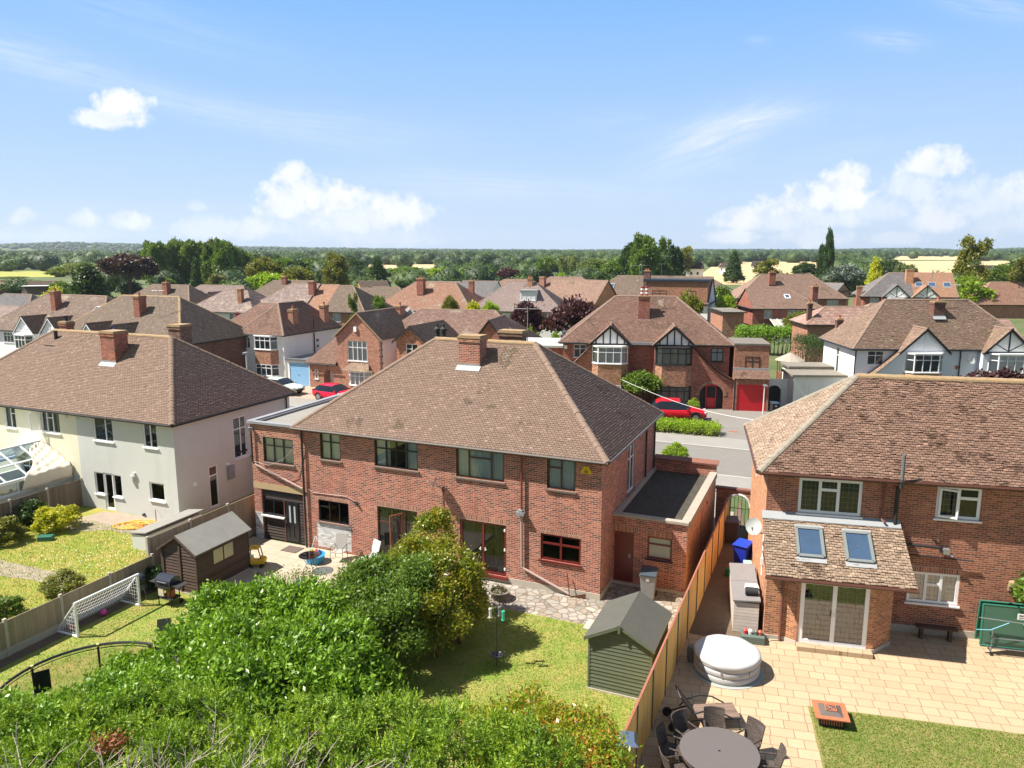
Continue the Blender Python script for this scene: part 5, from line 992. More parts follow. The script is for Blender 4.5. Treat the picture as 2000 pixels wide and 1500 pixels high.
# storage box with clutter
t=thing('storage_box','long grey plastic garden storage box against the orange brick flank','storage box',LC(-.98,.35),TC)
m=MB(); m.box(0,0,.02,.82,3.1,1.1); m.build('body',boardmat('plastic box',(.46,.41,.37),.12,'Y',.05,.6),t); m=MB(); m.slab([(-.04,-.05,1.13),(.86,-.05,1.18),(.86,1.55,1.18),(-.04,1.55,1.13)],(0,0,.05)); m.build('lid',m_slid:=simple('grey box lid',(.20,.19,.19),.7,.15,4),t); m=MB(); m.slab([(-.04,1.57,1.13),(.86,1.57,1.18),(.86,3.15,1.18),(-.04,3.15,1.13)],(0,0,.05)); m.build('lid',m_slid,t)
m=MB(); m.slab([(0,0,0),(.5,.05,0),(.46,.4,0),(.04,.36,0)],(0,0,.05)); m.add([(.1,.1,.05),(.4,.12,.05),(.38,.3,.07),(.12,.28,.08)],[(0,1,2,3)]); o=m.build('folded_cloth',m_glow,bevel=.02); o.location=LC(-.6,1.15,1.25); o.rotation_euler=(0,0,-R(TC)); tag(o,'white folded cloth lying on the storage box','cloth')
m=MB(); m.tube([(0,0,.14),(.42,0,.14)],.14,14); o=m.build('black_canister',m_blackm); o.location=LC(-.6,.75,1.22); o.rotation_euler=(0,0,-R(TC)); tag(o,'short black drum lying on the storage box lid','drum')
t=thing('crate','grey green crate of garden bits in front of the storage box','crate',LC(-.75,-.15),TC); m=MB(); m.box(0,-.25,0,.75,.22,.25); m.build('box',simple('green grey tray',(.10,.14,.12),.6,.1),t)
for i,(c,x) in enumerate((((.55,.03,.03),.15),((.7,.7,.7),.3),((.1,.1,.1),.5),((.5,.1,.05),.62))): m=MB(); m.lathe([(.07,0),(.08,.12),(.03,.16)],(x,0,.25),10); m.build('pot',simple('clut%d'%i,c,.5),t)
t=thing('hose_reel','pale green hose coiled in the side passage','hose',LC(-.35,3.9),TC); m=MB()
for k in range(6): m.tube([(.0+.05*k-.1,.2*math.cos(a/10*math.pi),.95+.2*math.sin(a/10*math.pi)) for a in range(21)],.025,6)
m.build('hose',simple('mint hose',(.35,.60,.50),.5,.1),t); m=MB(); m.box(-.02,-.03,0,.02,.03,.9); m.build('post',m_metal,t)
# hot tub
t=T('hot_tub','round inflatable white hot tub with padded grey cover on the patio','hot tub',at(1419,1290,.3)*1,0); t.location.z=0
mw=simple('hot tub vinyl',(.40,.40,.41),.5,.05,3); m=MB(); pr=[(.9,.02)]
for k in range(3): 
    for j in range(7): a=-math.pi/2+math.pi*j/6; pr.append((.96+.04*math.cos(a),.02+.1+.2*k+.1*math.sin(a)))
m.lathe(pr+[(.6,.62)],n=48); m.build('tub_wall',mw,t,smooth=True)
m=MB(); n=48; vs=[];pr=[(.99,.50),(1.02,.54),(1.01,.62),(.97,.655),(.85,.66),(.5,.655),(.02,.66)]
for i,(r,z) in enumerate(pr):
    for j in range(n): vs.append((r*(1+.012*math.sin(j*7.3)*(i<4))*math.cos(2*math.pi*j/n),r*(1+.012*math.sin(j*7.3)*(i<4))*math.sin(2*math.pi*j/n),z+(.012*math.sin(j*5.1+i) if i in(2,3) else 0)))
m.add(vs,[(i*n+j,i*n+(j+1)%n,(i+1)*n+(j+1)%n,(i+1)*n+j) for i in range(len(pr)-1) for j in range(n)]+[tuple(range((len(pr)-1)*n,len(pr)*n))]); m.build('cover',simple('pale tub cover',(.43,.435,.44),.4,.06,2,.25,5),t,smooth=True)
m=MB(); m.lathe([(1.12,0.002),(1.12,.012),(1.1,.014)],n=40); m.build('ground_mat',simple('grey mat',(.30,.33,.32),.8,.1),t)
for a in (-2.0,-1.1,-.3):
    m=MB(); c,s_=math.cos(a),math.sin(a); m.obox((1.005*c,1.005*s_,.36),(.012,.02,.07),a); m.build('strap',m_metal,t)
m=MB()
for i in range(7): a=-1.75+i*.06; m.obox((1.005*math.cos(a),1.005*math.sin(a),.30+.02*(i%2)),(.004,.018,.018),a)
for i in range(9): a=-1.82+i*.055; m.obox((.985*math.cos(a),.985*math.sin(a),.22),(.004,.016,.008),a)
m.build('lettering',m_metal,t)
m=MB(); m.lathe([(.16,0),(.2,.1),(.2,.4),(.16,.5),(.05,.52)],n=18); o=m.build('pump_unit',m_gtrim2); o.location=LA(3.95,-2.9); tag(o,'dark grey hot tub pump between the tub and golden fence','pump')
# lounger
mr=brickmat('rattan dark',(.10,.075,.065),(.15,.115,.10),(.03,.024,.02),bw=.05,bh=.02,ms=.004,dark=(.03,.024,.02),dirt=.1,bump=.6); mr2=boardmat('rattan slats',(.22,.15,.115),.03,'Y',.3)
LP=at(1372,1392,.3); LP.z=0; t=T('sun_lounger','dark wheeled sun lounger with raised back on the patio by the golden fence','sun lounger',LP,R(2))
m=MB(); m.box(-.25,-.32,.33,.95,.32,.36); m.build('seat',mr2,t); m=MB(); m.slab([(-.25,-.32,.34),(-.25,.32,.34),(-.72,.32,.95),(-.72,-.32,.95)],(.02,0,.03)); m.build('backrest',mr,t)
for y in(-.36,.36):
    m=MB(); m.tube([(-.9,y,.12),(-.3,y,.3),(.95,y,.33)],.022,6); m.build('frame_rail',m_black,t); m=MB(); m.tube([(-.55,y,.3),(-.35,y,.5),(0,y,.6),(.35,y,.56),(.7,y,.36)],.02,6); m.build('armrest',m_black,t)
    m=MB(); m.tube([(-.9,y-.025,.13),(-.9,y+.025,.13)],.13,16); m.build('wheel',m_black,t); m=MB(); m.tube([(.88,y,.33),(.95,y,0)],.02,6); m.build('leg',m_black,t)
m=MB(); m.tube([(-.9,-.36,.13),(-.9,.36,.13)],.015,6); m.tube([(-.5,-.36,.27),(-.5,.36,.27)],.015,6); m.build('axle',m_black,t)
# dining set
TP=at(1405,1467,.74); TP.z=0; t=T('dining_table','round dark brown rattan dining table on the patio, bottom right','table',TP,0)
m=MB(); m.lathe([(.93,.70),(.96,.72),(.96,.745),(.03,.75),(.028,.70)],n=56); m.build('tabletop',simple('dark table top',(.12,.105,.10),.5,.15,30,.3,80),t); m=MB(); m.lathe([(.9,.58),(.92,.60),(.92,.70)],n=40); m.build('apron',mr,t)
for k in range(4): a=k*math.pi/2+.6; m=MB(); m.box(-.04,-.04,0,.04,.04,.6); o=m.build('leg',mr,t); o.location=(.7*math.cos(a),.7*math.sin(a),0)
m=MB(); m.lathe([(.03,.7505),(.03,.753)],n=12); m.build('parasol_hole',m_black,t)
def rattan(p,rz,label):
    t=T('dining_chair',label,'chair',p,rz,'rattan chairs around the round table'); m=MB(); m.box(-.25,-.25,.38,.25,.25,.44); m.build('seat',mr,t); m=MB(); K=6; vs=[]
    for k in range(K+1): 
        x=-.26+.52*k/K; b=.06*(1-(2*k/K-1)**2)
        vs+=[(x,.22+b,.4),(x*1.05,.36+b,.95),(x*1.05,.39+b,.95),(x,.25+b,.4)]
    m.add(vs,[(4*k+a,4*k+(a+1)%4,4*k+4+(a+1)%4,4*k+4+a) for k in range(K) for a in range(4)]+[(0,3,2,1),(4*K,4*K+1,4*K+2,4*K+3)]); m.build('backrest',mr,t)
    for x in(-.23,.23):
        for y in(-.22,.22): m=MB(); m.tube([(x,y,0),(x,y,.38)],.022,5); m.build('leg',mr,t)
        m=MB(); m.tube([(x*1.12,.27,.62),(x*1.12,-.15,.62),(x*1.12,-.22,.4)],.025,5); m.build('armrest',mr,t)
    return t
for a,l in ((118,'rattan dining chair nearest the sun lounger'),(80,'rattan dining chair at the top edge of the table'),(38,'rattan dining chair on the upper right side of the table'),(155,'rattan dining chair on the left of the table close to the fence'),(195,'lower left rattan dining chair beside the patio heater'),(-8,'rattan dining chair on the right, cut by the frame bottom')):
    p=TP+Vector((math.cos(R(a))*1.12,math.sin(R(a))*1.12,0)); rattan(p,R(a-90)+random.uniform(-.15,.15),l)
# patio heater
HP=at(1224,1437,2.15); HP.z=0; t=T('patio_heater','tall glass tube patio heater with square mirrored top','patio heater',HP,-.15)
m=MB(); m.box(-.2,-.2,0,.2,.2,.5); m.build('base',m_chrome,t); m=MB(); m.tube([(0,0,.5),(0,0,1.95)],.06,14); m.build('glass_tube',m_conserv,t)
for x in(-.17,.17):
    for y in(-.17,.17): m=MB(); m.tube([(x,y,.5),(x*.7,y*.7,2.0)],.011,5); m.build('rod',m_chrome,t)
m=MB(); m.add([(-.26,-.26,2.06),(.26,-.26,2.06),(.26,.26,2.06),(-.26,.26,2.06),(-.17,-.17,2.15),(.17,-.17,2.15),(.17,.17,2.15),(-.17,.17,2.15)],[(0,3,2,1),(4,5,6,7),(0,1,5,4),(1,2,6,5),(2,3,7,6),(3,0,4,7)]); m.build('hood',simple('mirror steel',(.75,.78,.82),.12,.05,3,metal=1.),t)
# fire pit
FP=at(1622,1388,.32); FP.z=0; t=T('fire_pit','square rusty fire pit with mesh lid at the patio edge','fire pit',FP,-R(TC)); mru=simple('rust',(.42,.13,.06),.75,.35,8); 
m=MB(); 
for a in ((-.44,-.44,.44,-.3),(-.44,.3,.44,.44),(-.44,-.3,-.3,.3),(.3,-.3,.44,.3)): m.box(a[0],a[1],.3,a[2],a[3],.33)
m.build('rim',mru,t); m=MB(); m.box(-.32,-.32,.03,.32,.32,.295); m.build('body',m_blackm,t); m=MB()
m.add([(-.3,-.3,.33),(.3,-.3,.33),(.3,.3,.33),(-.3,.3,.33),(-.12,-.12,.40),(.12,-.12,.40),(.12,.12,.40),(-.12,.12,.40)],[(0,1,5,4),(1,2,6,5),(2,3,7,6),(3,0,4,7),(4,5,6,7)]); m.build('mesh_lid',simple('mesh',(.11,.09,.08),.7,.3,20),t); m=MB()
for (a,b) in (((-.12,-.12),(.12,.12)),((-.12,.12),(.12,-.12)),((-.14,-.14),(.14,-.14)),((.14,-.14),(.14,.14)),((.14,.14),(-.14,.14)),((-.14,.14),(-.14,-.14))): m.tube([(a[0],a[1],.41),(b[0],b[1],.41)],.012,5)
m.build('handle',mru,t); 
for x in(-.3,.3):
    for y in(-.3,.3): m=MB(); m.box(x-.02,y-.02,0,x+.02,y+.02,.3); m.build('leg',m_blackm,t)
m=MB(); 
for k in range(9): m.box(-.28+k*.065,-.325,.08,-.25+k*.065,-.32,.26)
m.build('vent',mru,t)
m=MB(); m.box(-.0,-.32,0,2.3,.0,.15); o=m.build('patio_step',m_sand); o.location=LC(1.0,-.15,.0); o.rotation_euler=(0,0,-R(TC)); tag(o,'sandstone step below the white french doors','step')
# bench
t=thing('garden_bench','low dark timber bench against the brick wall under the white window','bench',LC(5.0,1.25),TC); m=MB(); m.box(0,0,.4,1.25,.3,.45); m.build('seat',m_shb,t)
for x in(.12,1.0): m=MB(); m.box(x,.05,0,x+.1,.25,.4); m.build('leg',m_shb,t)
# folded table tennis table
t=thing('table_tennis_table','folded green table tennis table on castors at the right wall','table tennis table',LC(6.75,.75),TC); mg=simple('green table',(.05,.13,.09),.4,.08)
for y,a in((0,.10),(.45,-.10)):
    m=MB(); m.slab([(0,y,.3),(1.75,y,.3),(1.75,y+a,1.66),(0,y+a,1.66)],(0,.025,0)); tb=m.build('table_leaf',mg,t); m=MB()
    for (p,q) in (((0,.3),(1.75,.3)),((0,1.66),(1.75,1.66)),((0,.3),(0,1.66)),((1.75,.3),(1.75,1.66))): m.tube([(p[0],y+(a if p[1]>1 else 0)+.012,p[1]),(q[0],y+(a if q[1]>1 else 0)+.012,q[1])],.03,5)
    m.build('edge',simple('green edge',(.03,.17,.11),.4),tb)
m=MB(); 
for x in(.3,1.45): m.tube([(x,-.06,.14),(x,-.03,.9)],.022,5); m.tube([(x,-.06,.14),(x,.55,.14)],.022,5); m.tube([(x,.51,.14),(x,.48,.9)],.022,5)
m.tube([(.3,-.05,.6),(1.45,-.05,.6)],.02,5); m.tube([(.3,-.05,.25),(1.45,-.05,.25)],.02,5); m.build('undercarriage',m_gtrim2,t)
for x in(.3,1.45):
    for y in(-.06,.55): m=MB(); m.tube([(x-.02,y,.06),(x+.02,y,.06)],.06,10); m.build('castor',m_black,t)
m=MB(); m.tube([(-.15,-.1,1.28),(1.9,-.1,1.18)],.016,5); m.build('rail',m_metal,t); m=MB(); m.tube([(-.2,-.1,.86),(.2,-.12,.9),(.7,-.12,1.2)],.012,5); m.tube([(1.1,-.12,1.2),(1.3,-.12,.98),(1.8,-.12,.95)],.012,5); m.build('blue_rope',simple('blue rope',(.2,.5,.65),.7),t)
m=MB(); m.box(.95,-.03,1.3,1.35,-.02,1.5); lb=m.build('label',m_glow,t); m=MB()
for k in range(5): m.box(1.0+k*.06,-.035,1.41,1.04+k*.06,-.0305,1.46)
for k in range(5): m.box(1.0+k*.06,-.035,1.34,1.035+k*.06,-.0305,1.37)
m.build('lettering',m_blackm,lb)
# hose pile, green box
rg=random.Random(5)
for i,(px,py,s_,zz) in enumerate([(265,1027,1.,0)]):
    m=MB(); c=at(px,py); pth=[]
    for k in range(260): a=k*.31; r=.42+.28*math.sin(a*.37+1)+.12*math.sin(a*1.3); pth.append((c.x+r*1.35*math.cos(a)+.1*math.sin(k*.13),c.y+r*.8*math.sin(a),.03+.04*abs(math.sin(k*.17))))
    pth+=[(c.x+1.1+.15*k,c.y-.5-.14*k-.1*math.sin(k),.03) for k in range(5)]
    o=m; o.tube(pth,.017,5); tag(o.build('garden_hose',simple('orange hose',(.75,.40,.06),.5,.1)),'tangled orange yellow hose lying on the concrete by the grey house','hose')
m=MB(); m.box(-.3,-.17,0,.3,.17,.16); m.slab([(-.31,-.18,.165),(.31,-.18,.165),(.31,.18,.165),(-.31,.18,.165)],(0,0,.05)); o=m.build('green_box',simple('teal box',(.02,.13,.10),.4,.1),bevel=.02); o.location=at(90,1055); o.rotation_euler=(0,0,.15); tag(o,'small dark green lidded box on the rough lawn','box')
m=MB(); m.slab([(-.22,0,.0),(.22,0,.0),(.25,.05,.42),(-.19,.05,.42)],(0,.02,0)); o=m.build('rebound_board',simple('slate board',(.10,.11,.11),.8,.1)); o.location=at(320,1232); o.rotation_euler=(0,0,.35); tag(o,'small dark upright board on the grass left of the laurel','board')
# lean-to cover between grey house and fence
t=thing('log_store','low grey felt covered store between the grey house and tall fence','store',LB(.5,-3.2),TH); m=MB(); m.slab([(0,0,.7),(.95,0,.82),(.95,3.3,.82),(0,3.3,.7)],(0,0,.05)); m.build('roof',m_feltg,t); m=MB(); m.box(.05,.05,0,.9,3.2,.68); m.build('body',m_grend,t)
# trampoline
TC_=Vector((-10.4,17.0,0)); t=T('trampoline','black ringed trampoline with tall safety net, lower left','trampoline',TC_,0); r=2.02
m=MB(); m.tube([(r*math.cos(a/24*math.pi),r*math.sin(a/24*math.pi),2.42) for a in range(49)],.035,6,cap=False); m.build('top_ring',m_blackm,t); m=MB(); m.tube([(r*math.cos(a/24*math.pi),r*math.sin(a/24*math.pi),2.32) for a in range(49)],.012,5,cap=False); m.build('net_cord',m_blackm,t); m=MB(); n=40; m.add([(2.0*math.cos(2*math.pi*k/n),2.0*math.sin(2*math.pi*k/n),z) for z in(2.31,2.41) for k in range(n)],[(k,(k+1)%n,n+(k+1)%n,n+k) for k in range(n)]); slv=m
m=MB(); m.lathe([(1.85,.78),(1.9,.8),(1.85,.82)],n=40); m.build('mat',m_blackm,t); m=MB(); m.tube([(1.95*math.cos(a/24*math.pi),1.95*math.sin(a/24*math.pi),.8) for a in range(49)],.04,6,cap=False); m.build('frame',m_metal,t)
for k in range(8):
    a=R(135-23)+k*math.pi/4; m=MB(); c,s_=math.cos(a),math.sin(a); m.tube([(1.98*c,1.98*s_,0),(2.02*c,2.02*s_,2.4)],.028,6); m.build('pole',m_blackm,t); m=MB(); m.obox((2.02*c,2.02*s_,2.42),(.035,.035,.035),a); m.build('pole_cap',simple('pale yellow cap',(.55,.52,.2),.5),t)
m=MB(); n=40; m.add([(1.98*math.cos(2*math.pi*k/n),1.98*math.sin(2*math.pi*k/n),z) for z in(.85,2.3) for k in range(n)],[(k,(k+1)%n,n+(k+1)%n,n+k) for k in range(n)])
mt,tt_,pp=newmat('safety net'); tr=tt_.nodes.new('ShaderNodeBsdfTransparent'); ms=tt_.nodes.new('ShaderNodeMixShader'); ms.inputs[0].default_value=.27; tt_.links.new(tr.outputs[0],ms.inputs[1]); pp.inputs['Base Color'].default_value=(.03,.03,.03,1); tt_.links.new(pp.outputs[0],ms.inputs[2]); tt_.links.new(ms.outputs[0],tt_.nodes['Material Output'].inputs[0]); m.build('net',mt,t); slv.build('net_sleeve',mt,t)
m=MB(); a=R(158); c,s_=math.cos(a),math.sin(a); m.slab([(2.0*c-.02,2.0*s_,2.25),(2.0*c+.32,2.0*s_+.2,2.27),(2.0*c+.36,2.0*s_+.15,1.7),(2.0*c+.03,2.0*s_,1.68)],(0,.02,0)); m.build('net_flap',m_black,t)

# manhole covers, patches, kerb joints
for (x,y,l) in ((-1.5,21.0,'round iron manhole cover in the road'),(1.3,29.0,'rusty rectangular drain cover on the drive by the red garage')):
    m=MB(); 
    if y<25: m.lathe([(.3,.0),(.3,.008)],n=20)
    else: m.box(-.3,-.2,0,.3,.2,.008)
    o=m.build('drain_cover',m_rail if y>25 else m_gtrim2); p=LA(x,y); p.z=.006 if y<25 else .127; o.location=p; o.rotation_euler=(0,0,A_); tag(o,l,'drain cover')
sheet('road_patch',wobble(rectA(-3.6,18.3,.8,19.6),.03),.005,simple('darker tarmac patch',(.12,.115,.105),.95,.15,2,.3,80))
# ================= street houses =================
def ev(th): return Vector((math.cos(R(th)),-math.sin(R(th)),0)),Vector((math.sin(R(th)),math.cos(R(th)),0))
m_blk=simple('timber black',(.018,.018,.02),.6,.2); m_navy=simple('navy blue trim',(.02,.03,.16),.5,.1); m_sideW=simple('white side render',(.74,.76,.78),.85,.06,.6,.15,40)
def gwing(t,xc,w,zb,za,p,ze,oh,k,roofm,gm,style='timber',barge=None,body=None,bodyw=None,seed=0):
    yr=(za-ze)/k-oh; y0=(zb-ze)/k-oh; f=-p-.22; xl,xr=xc-w/2,xc+w/2
    tiles([[(xl,y0,zb),(xl,f,zb),(xc,f,za),(xc,yr,za)],[(xr,f,zb),(xr,y0,zb),(xc,yr,za),(xc,f,za)]],.11,.18,mat=roofm,parent=t,name='gable_roof',seed=seed)
    ridges(t,[((xc,f,za),(xc,yr,za))],step=.4)
    g=MB(); s=.12; W_=WF(xl,-p,xr,-p); g.poly([P3(W_,s,0,zb-.05),P3(W_,w-s,0,zb-.05),P3(W_,w/2,0,za-.12)]); g.build('gable_panel',gm,t)
    b=MB(); n1=.02
    if style:
        fbox(b,W_,s,w-s,0,.045,zb-.1,zb+.08)
        ks=(-.33,-.16,0,.16,.33) if style=='timber' else (0,)
        for q in ks: u=w/2+q*w; zt=zb+(za-zb)*(1-abs(q)*2)-.12; fbox(b,W_,u-.05,u+.05,0,.04,zb+.08,zt)
        if style=='fan':
            for sg in(-1,1):
                u0,u1=w/2,w/2+sg*w*.27; zt=zb+(za-zb)*.38; b.slab([P3(W_,u0-.05,0,zb+.1),P3(W_,u0+.05,0,zb+.1),P3(W_,u1+.05,0,zt),P3(W_,u1-.05,0,zt)],(0,-.035,0))
        if style=='board':
            for i in range(8): z=zb+.15+i*.17; hw=(za-z)/(za-zb)*w/2-.15; 
            for i in range(8):
                z=zb+.15+i*.17; hw=(za-z)/(za-zb)*w/2-.18
                if hw>.1: fbox(b,W_,w/2-hw,w/2+hw,0,.012,z,z+.015)
        b.build('gable_timber',barge if style!='board' else m_sideW,t)
    b=MB()
    for x in(xl,xr): b.slab([(xc,f+.03,za-.02),(x,f+.03,zb-.02),(x,f+.03,zb-.2),(xc,f+.03,za-.24)],(0,.04,0))
    b.build('bargeboard',barge or m_blk,t)
    if body:
        m=MB(); x0,x1=xl+.15,xr-.15
        if bodyw: x0,x1=xc-bodyw/2,xc+bodyw/2
        m.box(x0,-p+.002,-.2,x1,.05,zb-.04); m.build('gable_wall',body,t)
def bay(t,xc,y,w,zs,mat,apm,cur=m_curt,lead=False,d=.55,c=.5,topm=None):
    """zs: list of (z0,z1) window bands from the ground up; apron between"""
    pl=[(xc-w/2,y),(xc-w/2+c,y-d),(xc+w/2-c,y-d),(xc+w/2,y)]; Ws=[WF(*a,*b) for a,b in zip(pl,pl[1:])]
    z=-.1
    for z0,z1 in zs:
        ap=MB()
        for w_ in Ws: wallp(ap,w_,z,z0)
        z=z1; ap.build('bay_apron',apm,t)
    for z0,z1 in zs:
        for i,w_ in enumerate(Ws):
            n=1 if i!=1 else max(2,round(w_[4]/.55)); win(t,w_,(0,z0,w_[4],z1),Tn(n,.7),mat,cur,rev=.075,lead=1 if lead else 0,sill=0,gl=m_glass,bar=.06)
        m=MB(); m.prism([(xc-w/2-.06,y),(xc-w/2+c-.03,y-d-.07),(xc+w/2-c+.03,y-d-.07),(xc+w/2+.06,y)],z0-.06,z0-.002); m.build('bay_sill',mat,t)
    m=MB(); m.prism([(xc-w/2-.05,y+.0),(xc-w/2+c-.03,y-d-.06),(xc+w/2-c+.03,y-d-.06),(xc+w/2+.05,y)],zs[-1][1]+.002,zs[-1][1]+.1); m.build('bay_top',topm or mat,t)
def archw(mb,w,u0,u1,z1,uc,r,zs,mi=0,dep=.5):
    a=[(uc+r*math.cos(math.pi*k/12),zs+r*math.sin(math.pi*k/12)) for k in range(13)]
    mb.poly([P3(w,u0,0,-.2),P3(w,uc-r,0,-.2),P3(w,uc-r,0,zs),P3(w,uc-r,0,z1),P3(w,u0,0,z1)]); mb.poly([P3(w,uc+r,0,-.2),P3(w,u1,0,-.2),P3(w,u1,0,z1),P3(w,uc+r,0,z1),P3(w,uc+r,0,zs)])
    for (x,z),(X,Z) in zip(a,a[1:]): mb.poly([P3(w,x,0,z),P3(w,x,0,z1),P3(w,X,0,z1),P3(w,X,0,Z)]); mb.poly([P3(w,x,0,z),P3(w,X,0,Z),P3(w,X,-dep,Z),P3(w,x,-dep,z)])
    for x in(uc-r,uc+r): mb.poly([P3(w,x,0,-.2),P3(w,x,0,zs),P3(w,x,-dep,zs),P3(w,x,-dep,-.2)])
def archring(t,w,uc,r,zs,wd,mat,n=.02):
    m=MB(); K=16
    for k in range(K):
        a0,a1=math.pi*k/K+.01,math.pi*(k+1)/K-.01; pts=[(uc+q*math.cos(a),zs+q*math.sin(a)) for q,a in((r,a0),(r+wd,a0),(r+wd,a1),(r,a1))]; m.slab([P3(w,x,n,z) for x,z in pts],(-w[3]*.03,w[2]*.03,0))
    m.build('arch_ring',mat,t)

# ---- tudor pair with red garage (D) ----
m_tG2_=simple('brown grey coping',(.16,.14,.12),.9,.3,2,.4)
def build_D():
    th=9.; o1,o2=ev(th); O=Vector((4.3,63.35,0)); Wd,Dp,ze,zr,oh=13.6,8.4,5.3,8.95,.35; k=(zr-ze)/(Dp/2+oh)
    S=WF(0,0,Wd,0); wins=[('S',.9,4.0,1.95,5.1,T2,m_white,m_curtd),('S',12.15,3.9,13.1,5.0,T2,m_blk,m_curt),('N',2,3.9,4,5.0,Tn(3)),('N',9,3.9,11,5.0,Tn(3))]
    t=house('mock_tudor_semi_detached_house','brick pair across the road with twin black and white gables and red garage door','house',O,th,Wd,Dp,ze,zr,m_brickD,m_tR,'hh',oh,wins,fas=m_blk,seed=21,jit=1.5)
    c=chimney(t,6.65,2.3,.95,.8,6.4,9.05,m_brickD,0); flashing(c,6.65,2.3,.95,.8,7.0,k)
    for x in (6.45,6.85):
        for i,(mm) in enumerate((m_potr,m_white,m_potr,m_white,m_potr)): p=MB(); p.lathe([(.12,0),(.13,.06),(.13,.14),(.12,.15)],(x,2.3,9.08+.15*i),10); p.build('chimney_pot',mm,c)
    aerial(t,6.2,2.4,9.1,2.6,.1)
    p=1.0
    for xc,bm,sgn in((3.95,m_white,-1),(9.1,m_blk,1)):
        gwing(t,xc,3.5,5.25,6.85,p,ze,oh,k,m_tR,m_wrend,'timber',m_blk,m_brickD,3.1,seed=int(xc))
        bay(t,xc,-p,2.9,[(.7,2.0),(3.75,5.1)],bm,m_hung,m_curt if sgn<0 else m_curtg,lead=True)
        xf=xc+sgn*1.5; xe=13.9 if sgn>0 else -.75
        a=MB(); x0,x1=min(xf,xe),max(xf,xe)
        w=WF(x0,-p,x1,-p); L_=x1-x0
        ua=L_-1.7 if sgn>0 else 1.7; archw(a,w,0,L_,2.35,ua,.95,1.25); 
        K=8; sag=lambda f:(5.25+(2.55-5.25)*f)-.32*math.sin(math.pi*f)
        for i in range(K):
            f0,f1=i/K,(i+1)/K; xa,xb=xf+(xe-xf)*f0,xf+(xe-xf)*f1; a.poly([(xa,-p,2.35),(xb,-p,2.35),(xb,-p,max(2.36,sag(f1)-.1)),(xa,-p,max(2.36,sag(f0)-.1))])
        a.box(xe-sgn*.02,-p+.003,-.2,xe-sgn*.001,0,2.5); a.build('entrance_wall',m_brickD,t); archring(t,w,ua,.95,1.25,.24,m_brickE,.03)
        tiles([([(xf+(xe-xf)*(i+1)/K,q0,sag((i+1)/K)),(xf+(xe-xf)*(i+1)/K,q1,sag((i+1)/K)),(xf+(xe-xf)*i/K,q1,sag(i/K)),(xf+(xe-xf)*i/K,q0,sag(i/K))]) for i in range(K) for q0,q1 in ((-p-.2,.0),)],.11,.18,mat=m_tR,parent=t,name='catslide_roof',seed=3)
        d=MB(); fbox(d,w,ua-.95,ua+.95,-.52,-.5,-.1,2.25); d.build('porch_back',m_blackm,t)
        d=MB(); c0=m_red if sgn>0 else m_white
        for u in(ua-.42,ua+.34): fbox(d,w,u,u+.08,-.5,-.4,0,2.1)
        fbox(d,w,ua-.34,ua+.34,-.5,-.4,0,.2); fbox(d,w,ua-.34,ua+.34,-.5,-.41,.85,1.0); fbox(d,w,ua-.34,ua+.34,-.5,-.4,1.95,2.1); fbox(d,w,ua-.3,ua+.3,-.5,-.43,.2,.85); d.build('front_door',c0,t)
    # lead gutter box between the gables
    m=MB(); m.box(5.6,-.45,5.2,7.45,-.3,5.42); m.build('gutter_box',m_gtrim,t)
    # garage and room above
    m=MB(); m.box(Wd+.31,-.6,-.2,Wd+3.0,3.5,5.35); m.build('extension_wall',m_brickE2,t); m=MB(); m.box(Wd+.25,-.68,5.35,Wd+3.06,3.6,5.5); m.build('extension_roof',m_tG2_,t)
    w=WF(Wd+.3,-.6,Wd+3.0,-.6); win(t,w,(.85,3.35,2.0,4.45),Tn(2),m_blk,m_curt,n0=.03)
    m=MB(); m.box(Wd+.31,-1.35,-.2,Wd+.55,-.601,2.75); m.box(Wd+2.85,-1.35,-.2,Wd+3.0,-.601,2.75); m.box(Wd+.55,-1.35,2.3,Wd+2.85,-.601,2.75); m.build('garage_wall',m_brickE2,t)
    w=WF(Wd+.55,-1.3,Wd+2.85,-1.3); m=MB(); fbox(m,w,0,2.3,-.06,-.02,0,2.3)
    for i in range(13): fbox(m,w,0.02,2.28,-.02,-.005,.03+i*.174,.16+i*.174)
    m.build('garage_door',m_red,t); m=MB(); m.box(Wd+.3,-1.36,0,Wd+.42,-1.30,2.75); m.build('downpipe',m_blk,t)
    tiles([[(Wd+.25,-1.6,2.78),(Wd+3.05,-1.6,2.78),(Wd+3.05,-.6,3.4),(Wd+.25,-.6,3.4)]],.11,.18,mat=m_tC,parent=t,name='garage_roof'); m=MB(); m.box(Wd+.3,-.68,3.32,Wd+3.05,-.595,3.52); m.build('flashing',m_lead,t)
    # flat roofed side extension on the left
    m=MB(); m.box(-4.6,1.5,-.2,-.05,7,4.6); m.build('side_wall',m_brickD,t); m=MB(); m.box(-4.8,1.3,4.6,-.02,7.2,4.78); m.build('side_flat_roof',simple('grey flat roof',(.40,.42,.42),.8,.1),t); w=WF(-4.6,1.5,0,1.5); win(t,w,(1.6,3.0,2.7,3.9),T2,m_white,m_curt,n0=.03)
    m=MB(); m.box(.1,-.04,4.7,.35,-.001,5.0); m.build('alarm_box',m_white,t)
    return t
m_potr=simple('glazed red pot',(.30,.02,.03),.3,.1); m_red=simple('gloss red paint',(.55,.008,.018),.3,.08,2); m_brickE2=brickmat('brick mixed',(.34,.13,.07),(.45,.19,.1),(.3,.2,.15),dark=(.2,.08,.05),dirt=.2)
build_D()

